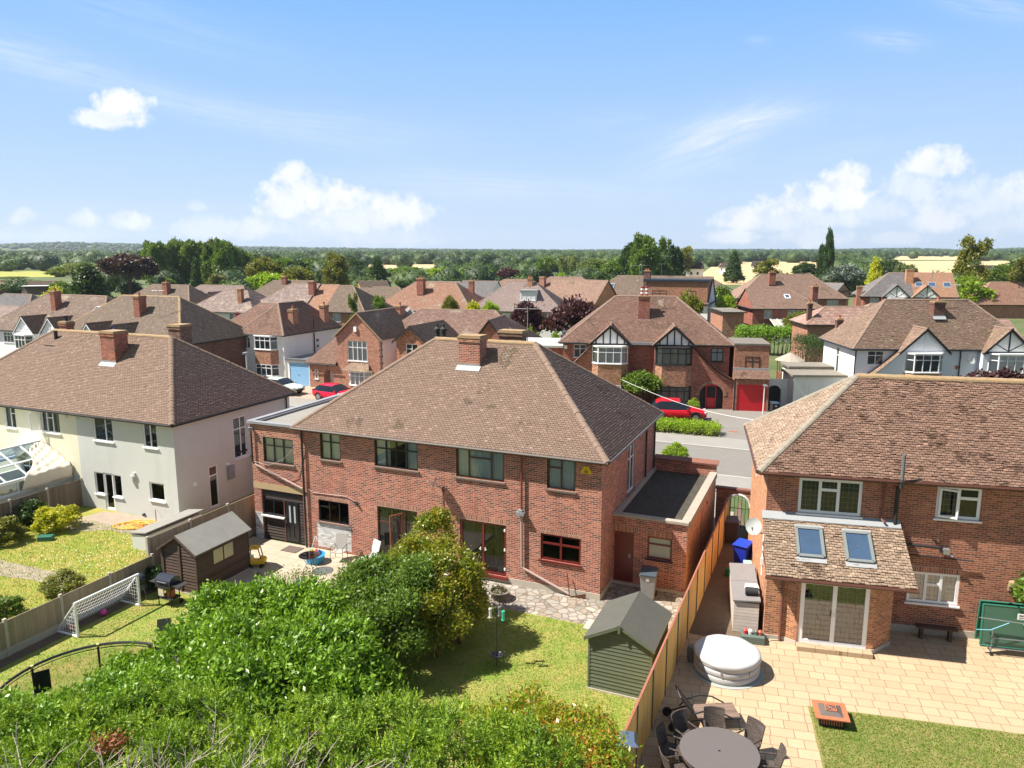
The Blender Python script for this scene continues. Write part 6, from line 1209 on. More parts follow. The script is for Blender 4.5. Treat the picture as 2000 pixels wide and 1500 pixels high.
# ---- white pair with navy gables (W) ----
def build_W():
    th=3.; O=Vector((27.1,59.4,0)); Wd,Dp,ze,zr,oh=13.6,6.9,5.25,8.9,.35; k=(zr-ze)/(Dp/2+oh)
    wins=[('S',1.0,3.95,2.25,5.05,T2,m_white,m_curtd),('W',3.0,2.3,3.6,4.9,((1,(.75,.25)),),m_white,m_curtd),('W',1.0,1.0,1.6,2.0,((1,(1,)),))]
    t=house('white_semi_detached_house','white rendered pair at far right across the road with mossy roof and dark edged gables','house',O,th,Wd,Dp,ze,zr,{'S':m_wshade,'W':m_wrend,'E':m_wrend,'N':m_wrend},m_tW,'hh',oh,wins,fas=m_navyk,gut=m_navyk,seed=31,jit=2.,extra=None)
    c=chimney(t,7.1,2.2,.85,.75,6.8,8.8,m_brickdk,1); flashing(c,7.1,2.2,.85,.75,7.6,k); aerial(t,6.6,2.5,9.0,2.4,.2); chimney(t,.9,6.2,.5,.5,5.2,7.0,m_brickdk,1,) 
    aerial(t,9.0,3.2,8.7,1.5,1.2)
    gwing(t,5.0,3.9,5.05,6.95,.75,ze,oh,k,m_tW,m_sideW,'board',m_navyk,m_wshade,3.7,seed=5); gwing(t,11.3,3.9,5.05,6.95,.75,ze,oh,k,m_tW,m_wrend,'fan',m_navyk,m_wshade,3.7,seed=6)
    bay(t,5.0,-.75,2.9,[(.8,1.9),(3.55,4.95)],m_white,m_tb:=brickmat('tan brick',(.45,.28,.16),(.55,.36,.22),(.4,.3,.2),dark=(.35,.2,.12)),m_curtd); bay(t,11.3,-.75,2.9,[(.8,1.9),(3.55,4.95)],m_white,m_tb,m_curt)
    # sweeping catslide to the left
    K=8; xf,xe=3.15,-1.9; p=.75; sag=lambda f:(5.05+(1.9-5.05)*f)-.55*math.sin(math.pi*f); a=MB()
    for i in range(K):
        xa,xb=xf+(xe-xf)*i/K,xf+(xe-xf)*(i+1)/K; a.poly([(xa,-p,-.2),(xb,-p,-.2),(xb,-p,sag((i+1)/K)-.1),(xa,-p,sag(i/K)-.1)])
    a.build('entrance_wall',m_wshade,t)
    tiles([[(xf+(xe-xf)*(i+1)/K,-p-.2,sag((i+1)/K)),(xf+(xe-xf)*(i+1)/K,.0,sag((i+1)/K)),(xf+(xe-xf)*i/K,.0,sag(i/K)),(xf+(xe-xf)*i/K,-p-.2,sag(i/K))] for i in range(K)],.11,.18,mat=m_tW,parent=t,name='catslide_roof')
    m=MB(); m.tube([(.06,-.06,5.1),(.06,-.06,0)],.045,6); m.build('downpipe',m_blk,t); m=MB(); m.tube([(8.1,-.06,5.1),(8.1,-.06,0)],.045,6); m.build('downpipe',m_blk,t); dish(t,WF(0,0,Wd,0),8.7,4.5,.35,.4)
    m=MB(); m.tube([(7.5,-.76,3.9),(7.5,-.80,3.9)],.17,14); m.build('house_plaque',m_hung,t)
    # low flat roofed blocks on the left
    for (x0,y0,x1,y1,z,l) in((-4.2,1.2,-.02,4.2,2.75,0),(-3.6,4.21,-.02,6.4,3.0,0)):
        m=MB(); m.box(x0,y0,-.2,x1,y1,z); m.build('side_block_wall',m_wrend,t); m=MB(); m.box(x0-.2,y0-.2,z,x1,y1+.2 if y1>5 else y1,z+.16); m.build('side_block_roof',m_tG2,t)
    win(t,WF(-4.2,1.2,0,1.2),(.7,1.1,1.3,2.1),T2,m_white,None,n0=.03)
    a=MB(); w=WF(-6.9,2.4,-4.25,2.4); archw(a,w,0,2.6,2.35,1.5,.6,1.2,dep=.2); a.build('arched_wall',m_wrend,t); a=MB(); fbox(a,w,.9,2.1,-.25,-.22,0,2.0); a.build('dark_gate',m_blackm,t)
    return t
m_wshade=simple('shaded white render',(.72,.76,.82),.8,.06,.8,.15,50); m_tW=tilemat('clay tile weathered',(.175,.115,.085),(.265,.18,.132),moss=(.13,.085,.05),mossamt=.45,lich=(.45,.36,.26),lichamt=.6); m_navyk=simple('dark navy paint',(.015,.022,.035),.5,.1); m_brickdk=brickmat('brick sooty',(.13,.06,.045),(.22,.09,.06),(.15,.11,.09),dark=(.07,.04,.03)); m_tG2=simple('grey brown felt',(.20,.18,.15),.95,.3,2,.5)  # first render: bluish shade of the white walls is put into its colour
build_W()

# ---- brick gable house (E) ----
def build_E():
    th=23.; O=Vector((-19.1,70.6,0)); t=thing('gabled_brick_house','red brick house across the road with steep front gable, arched porch and blue front door','house',O,th)
    g0,g1,xc,za,zb,Dp=3.2,8.0,5.6,7.35,5.1,9.
    w=WF(g0,0,g1,0); o=(1.2,2.9,3.3,4.75); m=MB(); wallp(m,w,-.2,zb,[o]); gablewall(m,w,0,g1-g0,zb,xc-g0,za-.1); 
    w2=WF(0,.0,g0,0); archw(m,w2,0,3.2,2.5,2.15,.55,1.35,dep=1.0); m.poly([(0,0,-.2),(0,Dp,-.2),(0,Dp,2.5),(0,0,2.5)]); m.build('wall',m_brickE,t)
    m=MB(); m.poly([(g1,0,-.2),(g1,Dp,-.2),(g1,Dp,zb),(g1,0,zb)]); m.poly([(0,Dp,-.2),(g1,Dp,-.2),(g1,Dp,zb),(xc,Dp,za-.1),(0,Dp,2.4)]); m.build('wall',m_sideW,t,label='white rendered side wall')
    q=MB(); 
    for i in range(17): q.box(g1-.12-(.1 if i%2 else 0),-.015,i*.3,g1+.015,.12+(.1 if i%2 else 0),i*.3+.26)
    q.build('dark_quoins',m_brickdk,t)
    win(t,w,o,Tn(4),m_white,m_curt); 
    tiles([[(g0-.25+.0,8.9,zb-.05),(g0-.25,-.2,zb-.05),(xc,-.2,za),(xc,8.9,za)],[(g1+.25,-.2,zb-.15),(g1+.25,9.0,zb-.15),(xc,7.4,za),(xc,-.2,za)]],.11,.18,mat=m_tK,parent=t,seed=8)
    tiles([[(-.3,-.3,2.5),(g0-.02,-.3,2.5),(g0-.02,2.6,zb+.0),(1.9,2.6,zb+.0)],[(-.3,9,2.5),(-.3,-.3,2.5),(1.9,2.6,zb),(1.9,6.6,zb)],[(1.9,2.6,zb),(g0,2.6,zb),(g0,4.2,6.3),(2.9,4.2,6.3)]],.11,.18,mat=m_tR,parent=t,seed=9,name='front_roof')
    ridges(t,[((xc,-.2,za),(xc,8.5,za))],step=.4); b=MB()
    for x,z in((g0-.25,zb-.05),(g1+.25,zb-.15)): b.slab([(xc,-.24,za),(x,-.24,z),(x,-.24,z-.14),(xc,-.24,za-.16)],(0,.04,0))
    b.build('bargeboard',m_lich,t)
    c=chimney(t,6.1,6.5,.55,.9,5.0,7.5,m_brickE,1); 
    m=MB(); fbox(m,w,2.0,2.3,0,.15,5.6,6.05); m.build('alarm_box',m_white,t); m=MB(); m.box(-.02,-.02,2.3,3.2,.0,2.5); m.tube([(-.3,-.36,2.42),(3.3,-.36,2.42)],.05,6); m.build('gutter',m_blk,t)
    win(t,w2,(.62,.95,1.0,1.85),((1,(.5,.5)),),m_white,None,n0=.03); d=MB(); d.box(2.05,.95,0,2.7,1.0,2.0); d.build('front_door',simple('mid blue door',(.10,.22,.60),.4,.05),t); d=MB(); d.box(1.6,.98,0,2.7,1.01,2.4); d.build('porch_back',m_white,t)
    bay(t,5.7,0,2.5,[(.75,2.0)],m_white,m_brickE); tiles([[(4.2,-.85,2.1),(7.2,-.85,2.1),(6.6,0,2.75),(4.8,0,2.75)]],.11,.18,mat=m_tC2,parent=t,name='bay_roof')
    # garage with blue door between the houses
    t2=thing('detached_garage','flat roofed garage with pale blue door between white and brick houses','garage',O-ev(th)[0]*2.75+ev(th)[1]*.25,th); m=MB(); m.box(0,.0,-.1,.22,5,2.5);m.box(2.5,0,-.1,2.7,5,2.5);m.box(.22,0,2.3,2.5,5,2.5); m.box(.22,4.8,-.1,2.5,5,2.3); m.build('wall',m_wrend,t2); m=MB(); m.box(-.1,-.15,2.5,2.75,5.2,2.66); m.build('roof',m_gtrim2,t2)
    m=MB(); m.box(.222,.06,0,2.498,.1,2.298)
    for i in range(14): m.box(.24,.045,.02+i*.162,2.48,.06,.155+i*.162)
    d=m.build('garage_door',simple('sky blue paint',(.26,.50,.76),.4,.06,2),t2); m=MB(); m.box(1.2,.02,1.1,1.3,.045,1.16); m.build('handle',m_black,d)
build_E()
# ---- white house with brown bay (F) ----
def build_F():
    th=23.; o1,o2=ev(th); O=Vector((-21.9,72.2,0))-o1*5.2; t=thing('white_hipped_house','white rendered house with tile hung bay beside the blue garage','house',O,th)
    Wd,Dp,ze,zr=5.2,9.,4.85,7.7; P,Sg=roofhip(-.3,Dp+.3,-.3,Wd+.3,ze,zr)   # ridge runs front to back: swap axes
    sw=lambda p:(p[1],p[0],p[2]); P=[[sw(q) for q in p] for p in P]; Sg=[(sw(a),sw(b)) for a,b in Sg]
    o=(1.35,3.3,2.25,4.5); m=MB(); wallp(m,WF(0,0,Wd,0),-.2,ze,[(.3,3.4,1.1,4.45)]); wallp(m,WF(Wd,0,Wd,Dp),-.2,ze,[(5.0,3.6,5.5,4.0),(5.0,3.0,5.5,3.4)]); wallp(m,WF(0,Dp,0,0),-.2,ze); wallp(m,WF(Wd,Dp,0,Dp),-.2,ze); m.build('wall',m_wrend,t)
    win(t,WF(0,0,Wd,0),(.3,3.4,1.1,4.45),T2,m_white,m_curtd); win(t,WF(Wd,0,Wd,Dp),(5.0,3.6,5.5,4.0),((1,(1,)),)); win(t,WF(Wd,0,Wd,Dp),(5.0,3.0,5.5,3.4),((1,(1,)),))
    tiles(P,.11,.18,mat=m_tR,parent=t,seed=41); ridges(t,Sg,step=.35); eaves(t,-.3,Wd+.3,-.3,Dp+.3,ze,m_white,m_blk)
    bay(t,3.1,0,2.9,[(.9,2.0),(3.45,4.7)],m_white,m_hung,m_curtd); chimney(t,4.4,2.6,.6,.85,4.9,7.1,m_brickE,1); chimney(t,4.6,7.3,.6,.8,4.9,7.2,m_brickE,1)
    pipe(t,[(Wd+.08,4.6,6.0),(Wd+.08,4.6,4.7),(Wd+.1,4.6,0)],m_blk,.06,name='soil_pipe'); d=MB(); d.box(Wd+.0,.7,0,Wd+.03,1.4,1.9); d.build('side_gate',m_blk,t)
    # left wing
    P,Sg=roofhip(-4.6,1.5,1.2,8.0,4.85,7.5,'h','g'); tiles(P,.11,.18,mat=m_tR,parent=t,seed=42,name='wing_roof'); ridges(t,Sg,step=.35)
    m=MB(); w=WF(-4.3,1.5,0,1.5); wallp(m,w,-.2,4.83,[(.7,3.3,1.6,4.5)]); wallp(m,WF(-4.3,7.7,-4.3,1.5),-.2,4.83); m.build('wing_wall',m_wrend,t); win(t,w,(.7,3.3,1.6,4.5),T2,m_white,m_curtd)
    tiles([[(-2.2,-.3,2.6),(.0,-.3,2.6),(.0,1.5,3.9),(-2.2,1.5,3.9)]],.11,.18,mat=m_tR,parent=t,name='porch_roof'); m=MB(); m.box(-2.1,.0,-.1,-.01,1.5,2.5); m.build('porch_wall',m_wrend,t)
build_F()

# ---- the generic rows, placed from their ridges ----
def RH(name,label,pL,pR,D,th,Dp,wall,roof,ends='hh',pitch=.78,wins=(),chim=(),W_extra=0,ridge=None,oh=.35,tw=.2,gauge=.13,seed=0,fas=None,jit=1.,extra=None,cat='house',gl=None):
    RL=atD(pL[0],pL[1],D); o1,o2=ev(th); a,_=_c(pR[0],pR[1]); s=(a*RL.y-RL.x)/(o1.x-a*o1.y); h=Dp/2
    xl=h if ends[0]=='h' else 0; xr=h if ends[1]=='h' else 0
    Wd=s+xl+xr; O=RL-o1*xl-o2*h; zr=RL.z; ze=zr-(h+oh)*pitch; W2=[]
    for w_ in wins:
        sd,f,ww,dz,hh=w_[:5]; Lw=Wd if sd in 'SN' else Dp; u=f*Lw; W2.append((sd,u-ww/2,ze-dz-hh,u+ww/2,ze-dz)+tuple(w_[5:]))
    CC=[(c[0]*Wd,c[1],c[2],c[3],zr-1.8,zr+c[4]*.5)+tuple(c[5:]) for c in chim]
    return house(name,label,cat,(O.x,O.y),th,Wd,Dp,ze,zr,wall,roof,ends,oh,W2,CC,fas,None,ridge,tw,gauge,None,0,jit,seed,extra),Wd,ze,zr,(zr-ze)/(h+oh)
W3=Tn(3); wA=lambda f,w=1.3,n=2,cm=m_curt:('S',f,w,.25,1.1,Tn(n),m_white,cm)
t,Wd,ze,zr,k=RH('white_gabled_pair','pale pair at far left with twin plain white gables, roof window and leaning chimney','%s','',0,0,0,None,None) if False else RH('white_gabled_pair','pale pair at far left with twin white gables and a roof window',(90,574),(208,577),85,23,8.6,m_wrend,m_tK2:=tilemat('clay tile speckled grey',(.15,.11,.09),(.24,.17,.135),mossamt=.3,lichamt=.9),wins=(wA(.2,1.6,3,m_curtd),wA(.4,.9)),seed=51)
chimney(t,Wd*.5-.9,2.6,.72,.8,zr-2.6,zr+.45,m_brickD,1); 
gwing(t,Wd*.42,3.3,ze-.1,ze+1.7,.9,ze,.35,k,m_tK,m_wrend,'fan',m_white,m_wrend); gwing(t,Wd*.42+4.0,3.3,ze-.1,ze+1.7,.9,ze,.35,k,m_tK,m_wrend,'fan',m_white,m_wrend); bay(t,Wd*.42,-.9,2.6,[(.8,2.0),(ze-1.7,ze-.3)],m_white,m_brickdk,m_curtd)
skylight(t,[(0,-.35,ze),(Wd,-.35,ze),(Wd/2,Dp_:=4.3,zr)],Wd*.80,3.3,.9,1.5,m_gtrim)
t,Wd,ze,zr,k=RH('tiled_gabled_pair','second tiled pair behind the rendered house with one white and one blue edged gable',(240,576),(350,578),75.5,23,9.2,m_brickdk,m_tK,seed=52,wins=(wA(.2),wA(.8)),ridge=m_lich)
chimney(t,Wd*.5+.8,2.6,.72,.85,zr-2.6,zr+.1,m_brickD,1); aerial(t,Wd*.72,2.2,zr-1.8,2.6,.4); aerial(t,Wd*.82,3.2,zr-1.2,2.2,1.0)
gwing(t,Wd*.38,3.0,ze-.1,ze+1.65,.9,ze,.35,k,m_tK,m_wrend,'timber',m_white,m_wrend); gwing(t,Wd*.38+3.4,3.0,ze-.1,ze+1.65,.9,ze,.35,k,m_tK,m_wrend,'timber',m_navy,m_wrend)
# hip roof behind house A with a small gabled dormer block on its left
t,Wd,ze,zr,k=RH('hipped_tile_house','house with broad russet hip roof right behind the middle house chimney',(822,603),(968,609),74,14,8.4,m_brickD,m_tR2:=tilemat('clay tile pink russet',(.19,.115,.095),(.28,.18,.145),mossamt=.2,lichamt=.9),seed=53,jit=1.6,wins=(wA(.3),wA(.7)),W_extra=0)
gwing(t,Wd-3.2,5.0,ze-.05,zr-.35,1.6,ze,.35,k,m_tR2,m_brickD,None,m_blk,m_brickD)
t=thing('gabled_tile_hung_wing','small orange tile hung gable with white window left of the middle roof ridge','house wing',atD(775,700,66)*1,23); t.location.z=0
m=MB(); w=WF(0,0,3.0,0); wallp(m,w,-.2,5.2,[(.95,3.6,2.15,4.85)]); gablewall(m,w,0,3.0,5.2,1.5,6.35); m.poly([(3,0,-.2),(3,6,-.2),(3,6,5.2),(3,0,5.2)]); m.poly([(0,0,-.2),(0,6,-.2),(0,6,5.2),(0,0,5.2)]); m.build('wall',m_hung2:=brickmat('tile hung orange',(.42,.18,.10),(.52,.26,.15),(.2,.08,.05),bw=.2,bh=.12,ms=.012,dark=(.3,.12,.07)),t); win(t,w,(.95,3.6,2.15,4.85),((1,(.65,.35)),(1,(1,))),m_white,None,gl=m_glassd)
tiles([[(-.3,6,5.0),(-.3,-.3,5.0),(1.5,-.3,6.45),(1.5,6,6.45)],[(3.3,-.3,5.0),(3.3,6,5.0),(1.5,6,6.45),(1.5,-.3,6.45)]],.11,.18,mat=m_tK,parent=t); b=MB()
for x in(-.3,3.3): b.slab([(1.5,-.33,6.4),(x,-.33,4.95),(x,-.33,4.8),(1.5,-.33,6.2)],(0,.04,0))
b.build('bargeboard',m_blk,t)
# row behind
RH('pan_tiled_white_house','white house with pink grey pan tiled hip roof behind a red acer',(440,566),(483,567),113,20,7.6,m_wrend,m_tPan:=tilemat('pan tile mauve',(.20,.15,.135),(.29,.22,.20),mossamt=.2,lichamt=.9),pitch=.7,tw=.33,gauge=.32,wins=(wA(.42,1.2),wA(.68,.8,1),('E',.5,.9,.25,1.0,T2)),chim=((.72,1.6,.7,.6,.6,m_hung2,0),),seed=54)
RH('pan_tiled_brick_half','brick pair with dark pan tiled left half and short chimney',(570,553),(625,555),113,20,8.6,m_brickD,m_tPan,'hn',pitch=.74,tw=.33,gauge=.32,wins=(wA(.3,1.2),wA(.66,1.5,3)),chim=((.985,2.6,.9,.8,.8,m_brickD,0),),seed=55)
t,Wd,ze,zr,k=RH('russet_brick_half','brick pair half with bright russet roof and grey patched top',(626,555),(662,556),111.5,20,8.6,m_brickE,m_tO,'nh',pitch=.74,wins=(wA(.25,1.7,3),),seed=56)
t,Wd,ze,zr,k=RH('brown_hip_house','brown roofed house with small hipped front wing right of the russet half',(664,557),(690,558),108,20,8.0,m_brickE,m_tK,'nh',wins=(wA(.3,1.2),),seed=57)
RH('distant_brown_roof_house','house showing a long brown ridge below lime green trees',(535,547),(612,548),140,20,8.6,m_brickD,m_tK,seed=58,chim=((.42,3.6,.9,.7,1.3,m_brickD,1),))
t,Wd,ze,zr,k=RH('twin_gabled_cream_house','far house with two cream gables above the white house roof',(392,556),(475,557),132,20,8.2,m_crend,m_tPan,seed=59,wins=(wA(.8),)); gwing(t,Wd*.30,4.2,ze,ze+2.6,1.,ze,.35,k,m_tPan,m_crend,None,m_brownf,m_crend); gwing(t,Wd*.30+5.2,4.2,ze,ze+2.6,1.,ze,.35,k,m_tPan,m_crend,None,m_brownf,m_crend)
RH('brown_hip_house','brown hip roofed house with chimney in front of the copper beech',(298,555),(368,556),118,23,9.0,m_brickD,m_tK,seed=60,chim=((.55,3.,.9,.8,.8,m_brickD,1),),wins=(wA(.7),))
RH('red_hip_house','red hip roofed brick house in the middle distance, centre',(812,550),(890,553),115,22,9.4,m_brickD,m_tRb:=tilemat('clay tile bright russet',(.25,.13,.09),(.35,.20,.14),mossamt=.3,lichamt=.8),seed=61,chim=((.42,2.6,1.1,.8,1.1,m_brickD,2),(.83,6,.7,.6,.3,m_brickD,1)),wins=(wA(.3,2.2,4),wA(.62,3.4,5)))
def dorm(t,Wd,ze,zr,k,x,w,y,h,side=m_white,cur=m_curtd,roofm=None,n=3):
    z=ze+(y+.35)*k; m=MB(); yb=y+h/k; m.box(x-w/2,y,z-.1,x+w/2,yb,z+h); m.build('dormer',side,t); m=MB(); m.box(x-w/2-.12,y-.15,z+h,x+w/2+.12,yb,z+h+.12); m.build('dormer_roof',roofm or m_gtrim,t); win(t,WF(x-w/2,y,x+w/2,y),(.15,z+.15,w-.15,z+h-.12),Tn(n,.99) if 0 else tuple((1,(1,)) for _ in range(n)),m_white,cur,n0=.03)
t,Wd,ze,zr,k=RH('mauve_tiled_house','house with smooth mauve grey roof and white dormer window',(995,549),(1044,550),112,12,9.6,m_wrend,m_tP,seed=62,chim=((.60,4.2,.7,.6,.9,m_brickO,2),),wins=(wA(.8,1.0),)); dorm(t,Wd,ze,zr,k,Wd*.62,2.3,1.3,1.5)
t,Wd,ze,zr,k=RH('orange_gable_house','long brown roofed house with blank orange brick gable end',(1085,545),(1187,547),122,34,9.,m_brickO,m_tO2:=tilemat('clay tile tan orange',(.22,.14,.105),(.30,.195,.15),mossamt=.25,lichamt=.3),'hg',seed=63,chim=((.22,3,.9,.7,.7,m_brickE,0),),wins=(wA(.7),))
t,Wd,ze,zr,k=RH('flat_dormer_house','house with wide flat roofed brick dormer storey and bluish shaded white end wall',(1208,538),(1392,540),124,21,9.4,{'S':m_wrend,'E':m_wshade,'N':m_wrend,'W':m_wrend},m_tK,'hg',seed=64,wins=(wA(.1,1.0),wA(.8,1.2)),chim=((.50,2.6,1.,.8,1.7,m_brickdk,2),))
m=MB(); m.box(Wd*.52,-.2,ze-.3,Wd-.1,4.5,zr-.7); m.build('dormer_wall',m_brickE2,t); m=MB(); m.box(Wd*.50,-.45,zr-.7,Wd+.1,4.6,zr-.35); m.build('dormer_roof',m_navyk,t); win(t,WF(Wd*.52,-.2,Wd,-.2),(1.0,ze+.6,3.2,ze+1.9),T2,m_blk,m_curt,n0=.03); win(t,WF(Wd*.52,-.2,Wd,-.2),(6.3,ze+.6,7.6,ze+1.9),((1,(1,)),),m_blk,m_curt,n0=.03); aerial(t,Wd*.45,3,zr,2.4,.3); aerial(t,Wd*.6,4,zr,2.0,.1)
skylight(t,[(0,-.35,ze),(Wd,-.35,ze),(Wd/2,4.7,zr)],4.0,3.6,1.,1.2,m_gtrim)
t,Wd,ze,zr,k=RH('brick_house_with_rear_wing','large red brick hip roofed house right of centre with tall chimney',(1487,535),(1583,536),136,5,9.6,m_brickD,m_tO2,seed=65,wins=(wA(.1,1.2,3),wA(.88,1.9,3),wA(.72,.8,1)),chim=((.34,2.6,1.1,.9,.7,m_brickD,2),))
t,Wd,ze,zr,k=RH('brick_wing_house','nearer brick house with white conservatory roof and two white windows',(1457,563),(1537,565),113,1,8.,m_brickD,m_tO2,'gh',pitch=.62,seed=66,wins=(wA(.22,1.1,2),wA(.62,2.4,3)),chim=((.97,3.,.8,.8,.6,m_brickD,2),)); skylight(t,[(0,-.35,ze),(Wd,-.35,ze),(Wd/2,4.,zr)],Wd*.55,3.0,.7,.8,m_white)
m=MB(); w0=Wd*.24; 
for i in range(5): x=w0+i*1.0; m.slab([(x-.05,-3,2.2),(x+.05,-3,2.2),(x+.05,0,3.2),(x-.05,0,3.2)],(0,0,.08)); m.box(x-.04,-3.02,0,x+.04,-2.94,2.2)
m.box(w0-.05,-3.05,2.12,w0+4.05,-2.95,2.25); m.box(w0,-3.0,0,w0+4,-2.96,.6); c=m.build('conservatory',m_white,t); m=MB(); m.poly([(w0,-3,2.22),(w0+4,-3,2.22),(w0+4,0,3.22),(w0,0,3.22)]); m.build('pane',simple('polycarbonate',(.36,.35,.30),.5,.1),c); m=MB(); m.poly([(w0,-2.98,.6),(w0+4,-2.98,.6),(w0+4,-2.98,2.12),(w0,-2.98,2.12)]); m.build('pane',m_glassd,c)
win(t,WF(0,0,Wd,0),(.5,.8,2.2,2.0),Tn(2),m_white,None,n0=.03,gl=m_glassd)
t=RH('low_flat_roof_extension','low flat roofed outbuilding left of the nearer brick house',(1400,604),(1440,604),110,1,7,m_brickE,m_felt,'gg',pitch=.02,seed=1)[0]
t,Wd,ze,zr,k=RH('grey_and_orange_roofed_pair','pair with grey slate left half, orange right half and black and white gables',(1737,532),(1857,534),136,14,9.6,m_brickD,m_tG,'hg',seed=67,wins=(wA(.12,1.4,2),)); chimney(t,Wd*.52,2.8,1.2,1.,zr-2.8,zr+.6,m_brickO,0)
tiles([[(Wd*.54,-.42,ze+.05),(Wd+.2,-.42,ze+.05),(Wd+.2,4.8,zr+.05),(Wd*.54,4.8,zr+.05)]],.13,.2,mat=m_tO,parent=t,name='orange_roof_half')
gwing(t,Wd*.34,4.6,ze-.1,ze+2.1,1.,ze,.35,k,m_tG,m_wrend,'fan',m_blk,m_brickD); gwing(t,Wd*.66,4.6,ze-.1,ze+2.1,1.,ze,.35,k,m_tO,m_wrend,'fan',m_blk,m_brickD); bay(t,Wd*.34,-1,3,[(1,2),(ze-1.6,ze-.2)],m_white,m_brickE)
for i,u in enumerate((.62,.76,.92)): skylight(t,[(0,-.4,ze+.07),(Wd,-.4,ze+.07),(Wd/2,4.8,zr+.07)],Wd*u,3.2,1.1,1.0,m_gtrim)
chimney(t,-.4,2,.9,.7,0,ze+1.6,m_brickE,0)
def lowroof(name,label,pL,pR,D,th,Dp,wall,roof,pitch=.5,ends='gg',tw=.33,gauge=.3,seed=0,wins=(),chim=()): return RH(name,label,pL,pR,D,th,Dp,wall,roof,ends,pitch,wins,chim,tw=tw,gauge=gauge,seed=seed)
m_tTer=tilemat('pan tile terracotta',(.26,.155,.125),(.36,.23,.19),mossamt=.2,lichamt=.8)
lowroof('terracotta_bungalow','low terracotta pan tiled roof just behind the white pair ridge',(1772,622),(1966,624),92,3,6,m_brickE,m_tTer,.55)
lowroof('terracotta_garage','terracotta pan tiled outbuilding left of the white pair',(1612,598),(1700,600),88,3,5.5,m_brickE,m_tTer,.6,'hg',chim=((.05,1.,.5,.5,.9,m_brickdk,1),))
lowroof('terracotta_annexe','second lower terracotta roof stepping up beside the first',(1702,592),(1745,592),96,3,6,m_brickE,m_tTer,.6,'hg')
RH('solar_panel_house','orange brick house with solar panels on a shallow pale roof',(1610,552),(1648,545),150,40,8.,m_brickO,m_tG,'gg',.35,wins=(('S',.6,1.6,.6,1.1,T2),),seed=3)
RH('far_right_hip_house','brown hip roofed house at the right edge with tiny white gablet',(1935,550),(2040,551),150,3,10,m_brickE,m_tRb,seed=68,wins=(wA(.5),))
RH('grey_gabled_house','low grey roofed houses with white bargeboards in the centre distance',(835,549),(900,549),150,18,8.6,m_crend,m_tG,'gg',.6,seed=69)
RH('grey_gabled_house','second grey roofed house with dark gable left of the mauve roof',(905,548),(972,549),148,18,8.6,m_wrend,m_tG,'gg',.6,seed=70)
RH('small_tan_hip_house','small tan hip roofed house with white bay at left of the red hip roof',(730,560),(780,561),120,20,6.4,m_crend,m_tK,seed=71,wins=(wA(.45,1.8,3),))
RH('small_brown_gable_house','small brown roofed house with orange gable and white bargeboard',(700,549),(755,550),150,-25,8,m_brickO,m_tK,'gg',.6,seed=72)
RH('small_dark_hip_house','small dark hip roofed house left of the tan one',(688,562),(722,563),124,20,6.6,m_crend,m_tK,seed=73)
RH('grey_roofed_bungalow','grey roofed bungalow at the far left edge behind the white gables',(8,573),(62,574),125,23,9,m_brickD,m_tG,seed=74)
RH('pale_brown_bungalow','brown striped roof at the left edge just above the white gabled pair',(-60,594),(38,596),96,23,7,m_brickD,m_tPan,'gh',.6,seed=75)
RH('far_left_red_roofed_house','far red roofed house at the left edge with a pale gable',(-20,548),(25,547),230,10,12,m_wrend,m_tRb,'hg',seed=76)
RH('far_left_white_gabled_house','far brown roofed house with white gable left of the golden bush',(48,549),(120,549),225,-20,11,m_wrend,m_tK,'gg',seed=77)
for i,(a,b,y,D,l) in enumerate([(985,1030,545,185,'pale roofed far house left of the mauve roof chimney'),(1075,1135,540,165,'far long low roof behind the orange gable house'),(1545,1600,548,200,'far pale roof behind the brick hip house'),(1360,1395,545,190,'far grey roof right of the flat dormer house')]):
    RH('distant_house',l,(a,y),(b,y),D,15,9,m_crend if i%2 else m_brickE,m_tO2 if i<2 else m_tK,'hh',.6,seed=80+i)
m_sideP=simple("pinkish stone",(.55,.42,.40),.9)
# tiny far white houses and the manor
for i,(px,y,D,w,l) in enumerate([(185,510,620,16,'pinkish far manor house left of the copper beech'),(1330,516,330,9,'small bright white gabled cottage among trees right of the tall poplars'),(1468,512,520,12,'low white far building at the edge of the golden field'),(1888,522,300,10,'brown far farmhouse beside the birch, in front of the golden field'),(795,498,1100,26,'pale far house on the wooded slope, centre left'),(812,502,950,20,'second pale far house on the wooded slope'),(1405,515,420,9,'cream far cottage left of the golden field')]):
    A=atD(px,y,D); c=thing('distant_cottage' if i!=0 else 'distant_manor',l,'house',(A.x,A.y,0),12+i*7); m=MB(); H0=A.z-w*.22; m.box(0,0,-1,w,w*.6,H0); m.build('wall',m_wrend if i not in(0,3) else m_sideP,c); m=MB(); h=w*.3; m.add([(-.5,-.5,H0),(w+.5,-.5,H0),(w+.5,w*.6+.5,H0),(-.5,w*.6+.5,H0),(0,w*.3,H0+h),(w,w*.3,H0+h)],[(0,1,5,4),(2,3,4,5),(1,2,5),(3,0,4),(0,3,2,1)]); m.build('roof',m_tK,c)
    m=MB(); 
    for u in(.2,.5,.8): m.box(w*u-w*.05,-.06,H0*.5,w*u+w*.05,-.01,H0*.5+w*.12)
    m.build('window',m_blackm,c)
    if i==0:
        for u in(.1,.4,.7,.95): m=MB(); m.box(w*u-.4,w*.3-.4,H0,w*u+.4,w*.3+.4,H0+h+2.2); m.build('chimney',m_brickE,c)
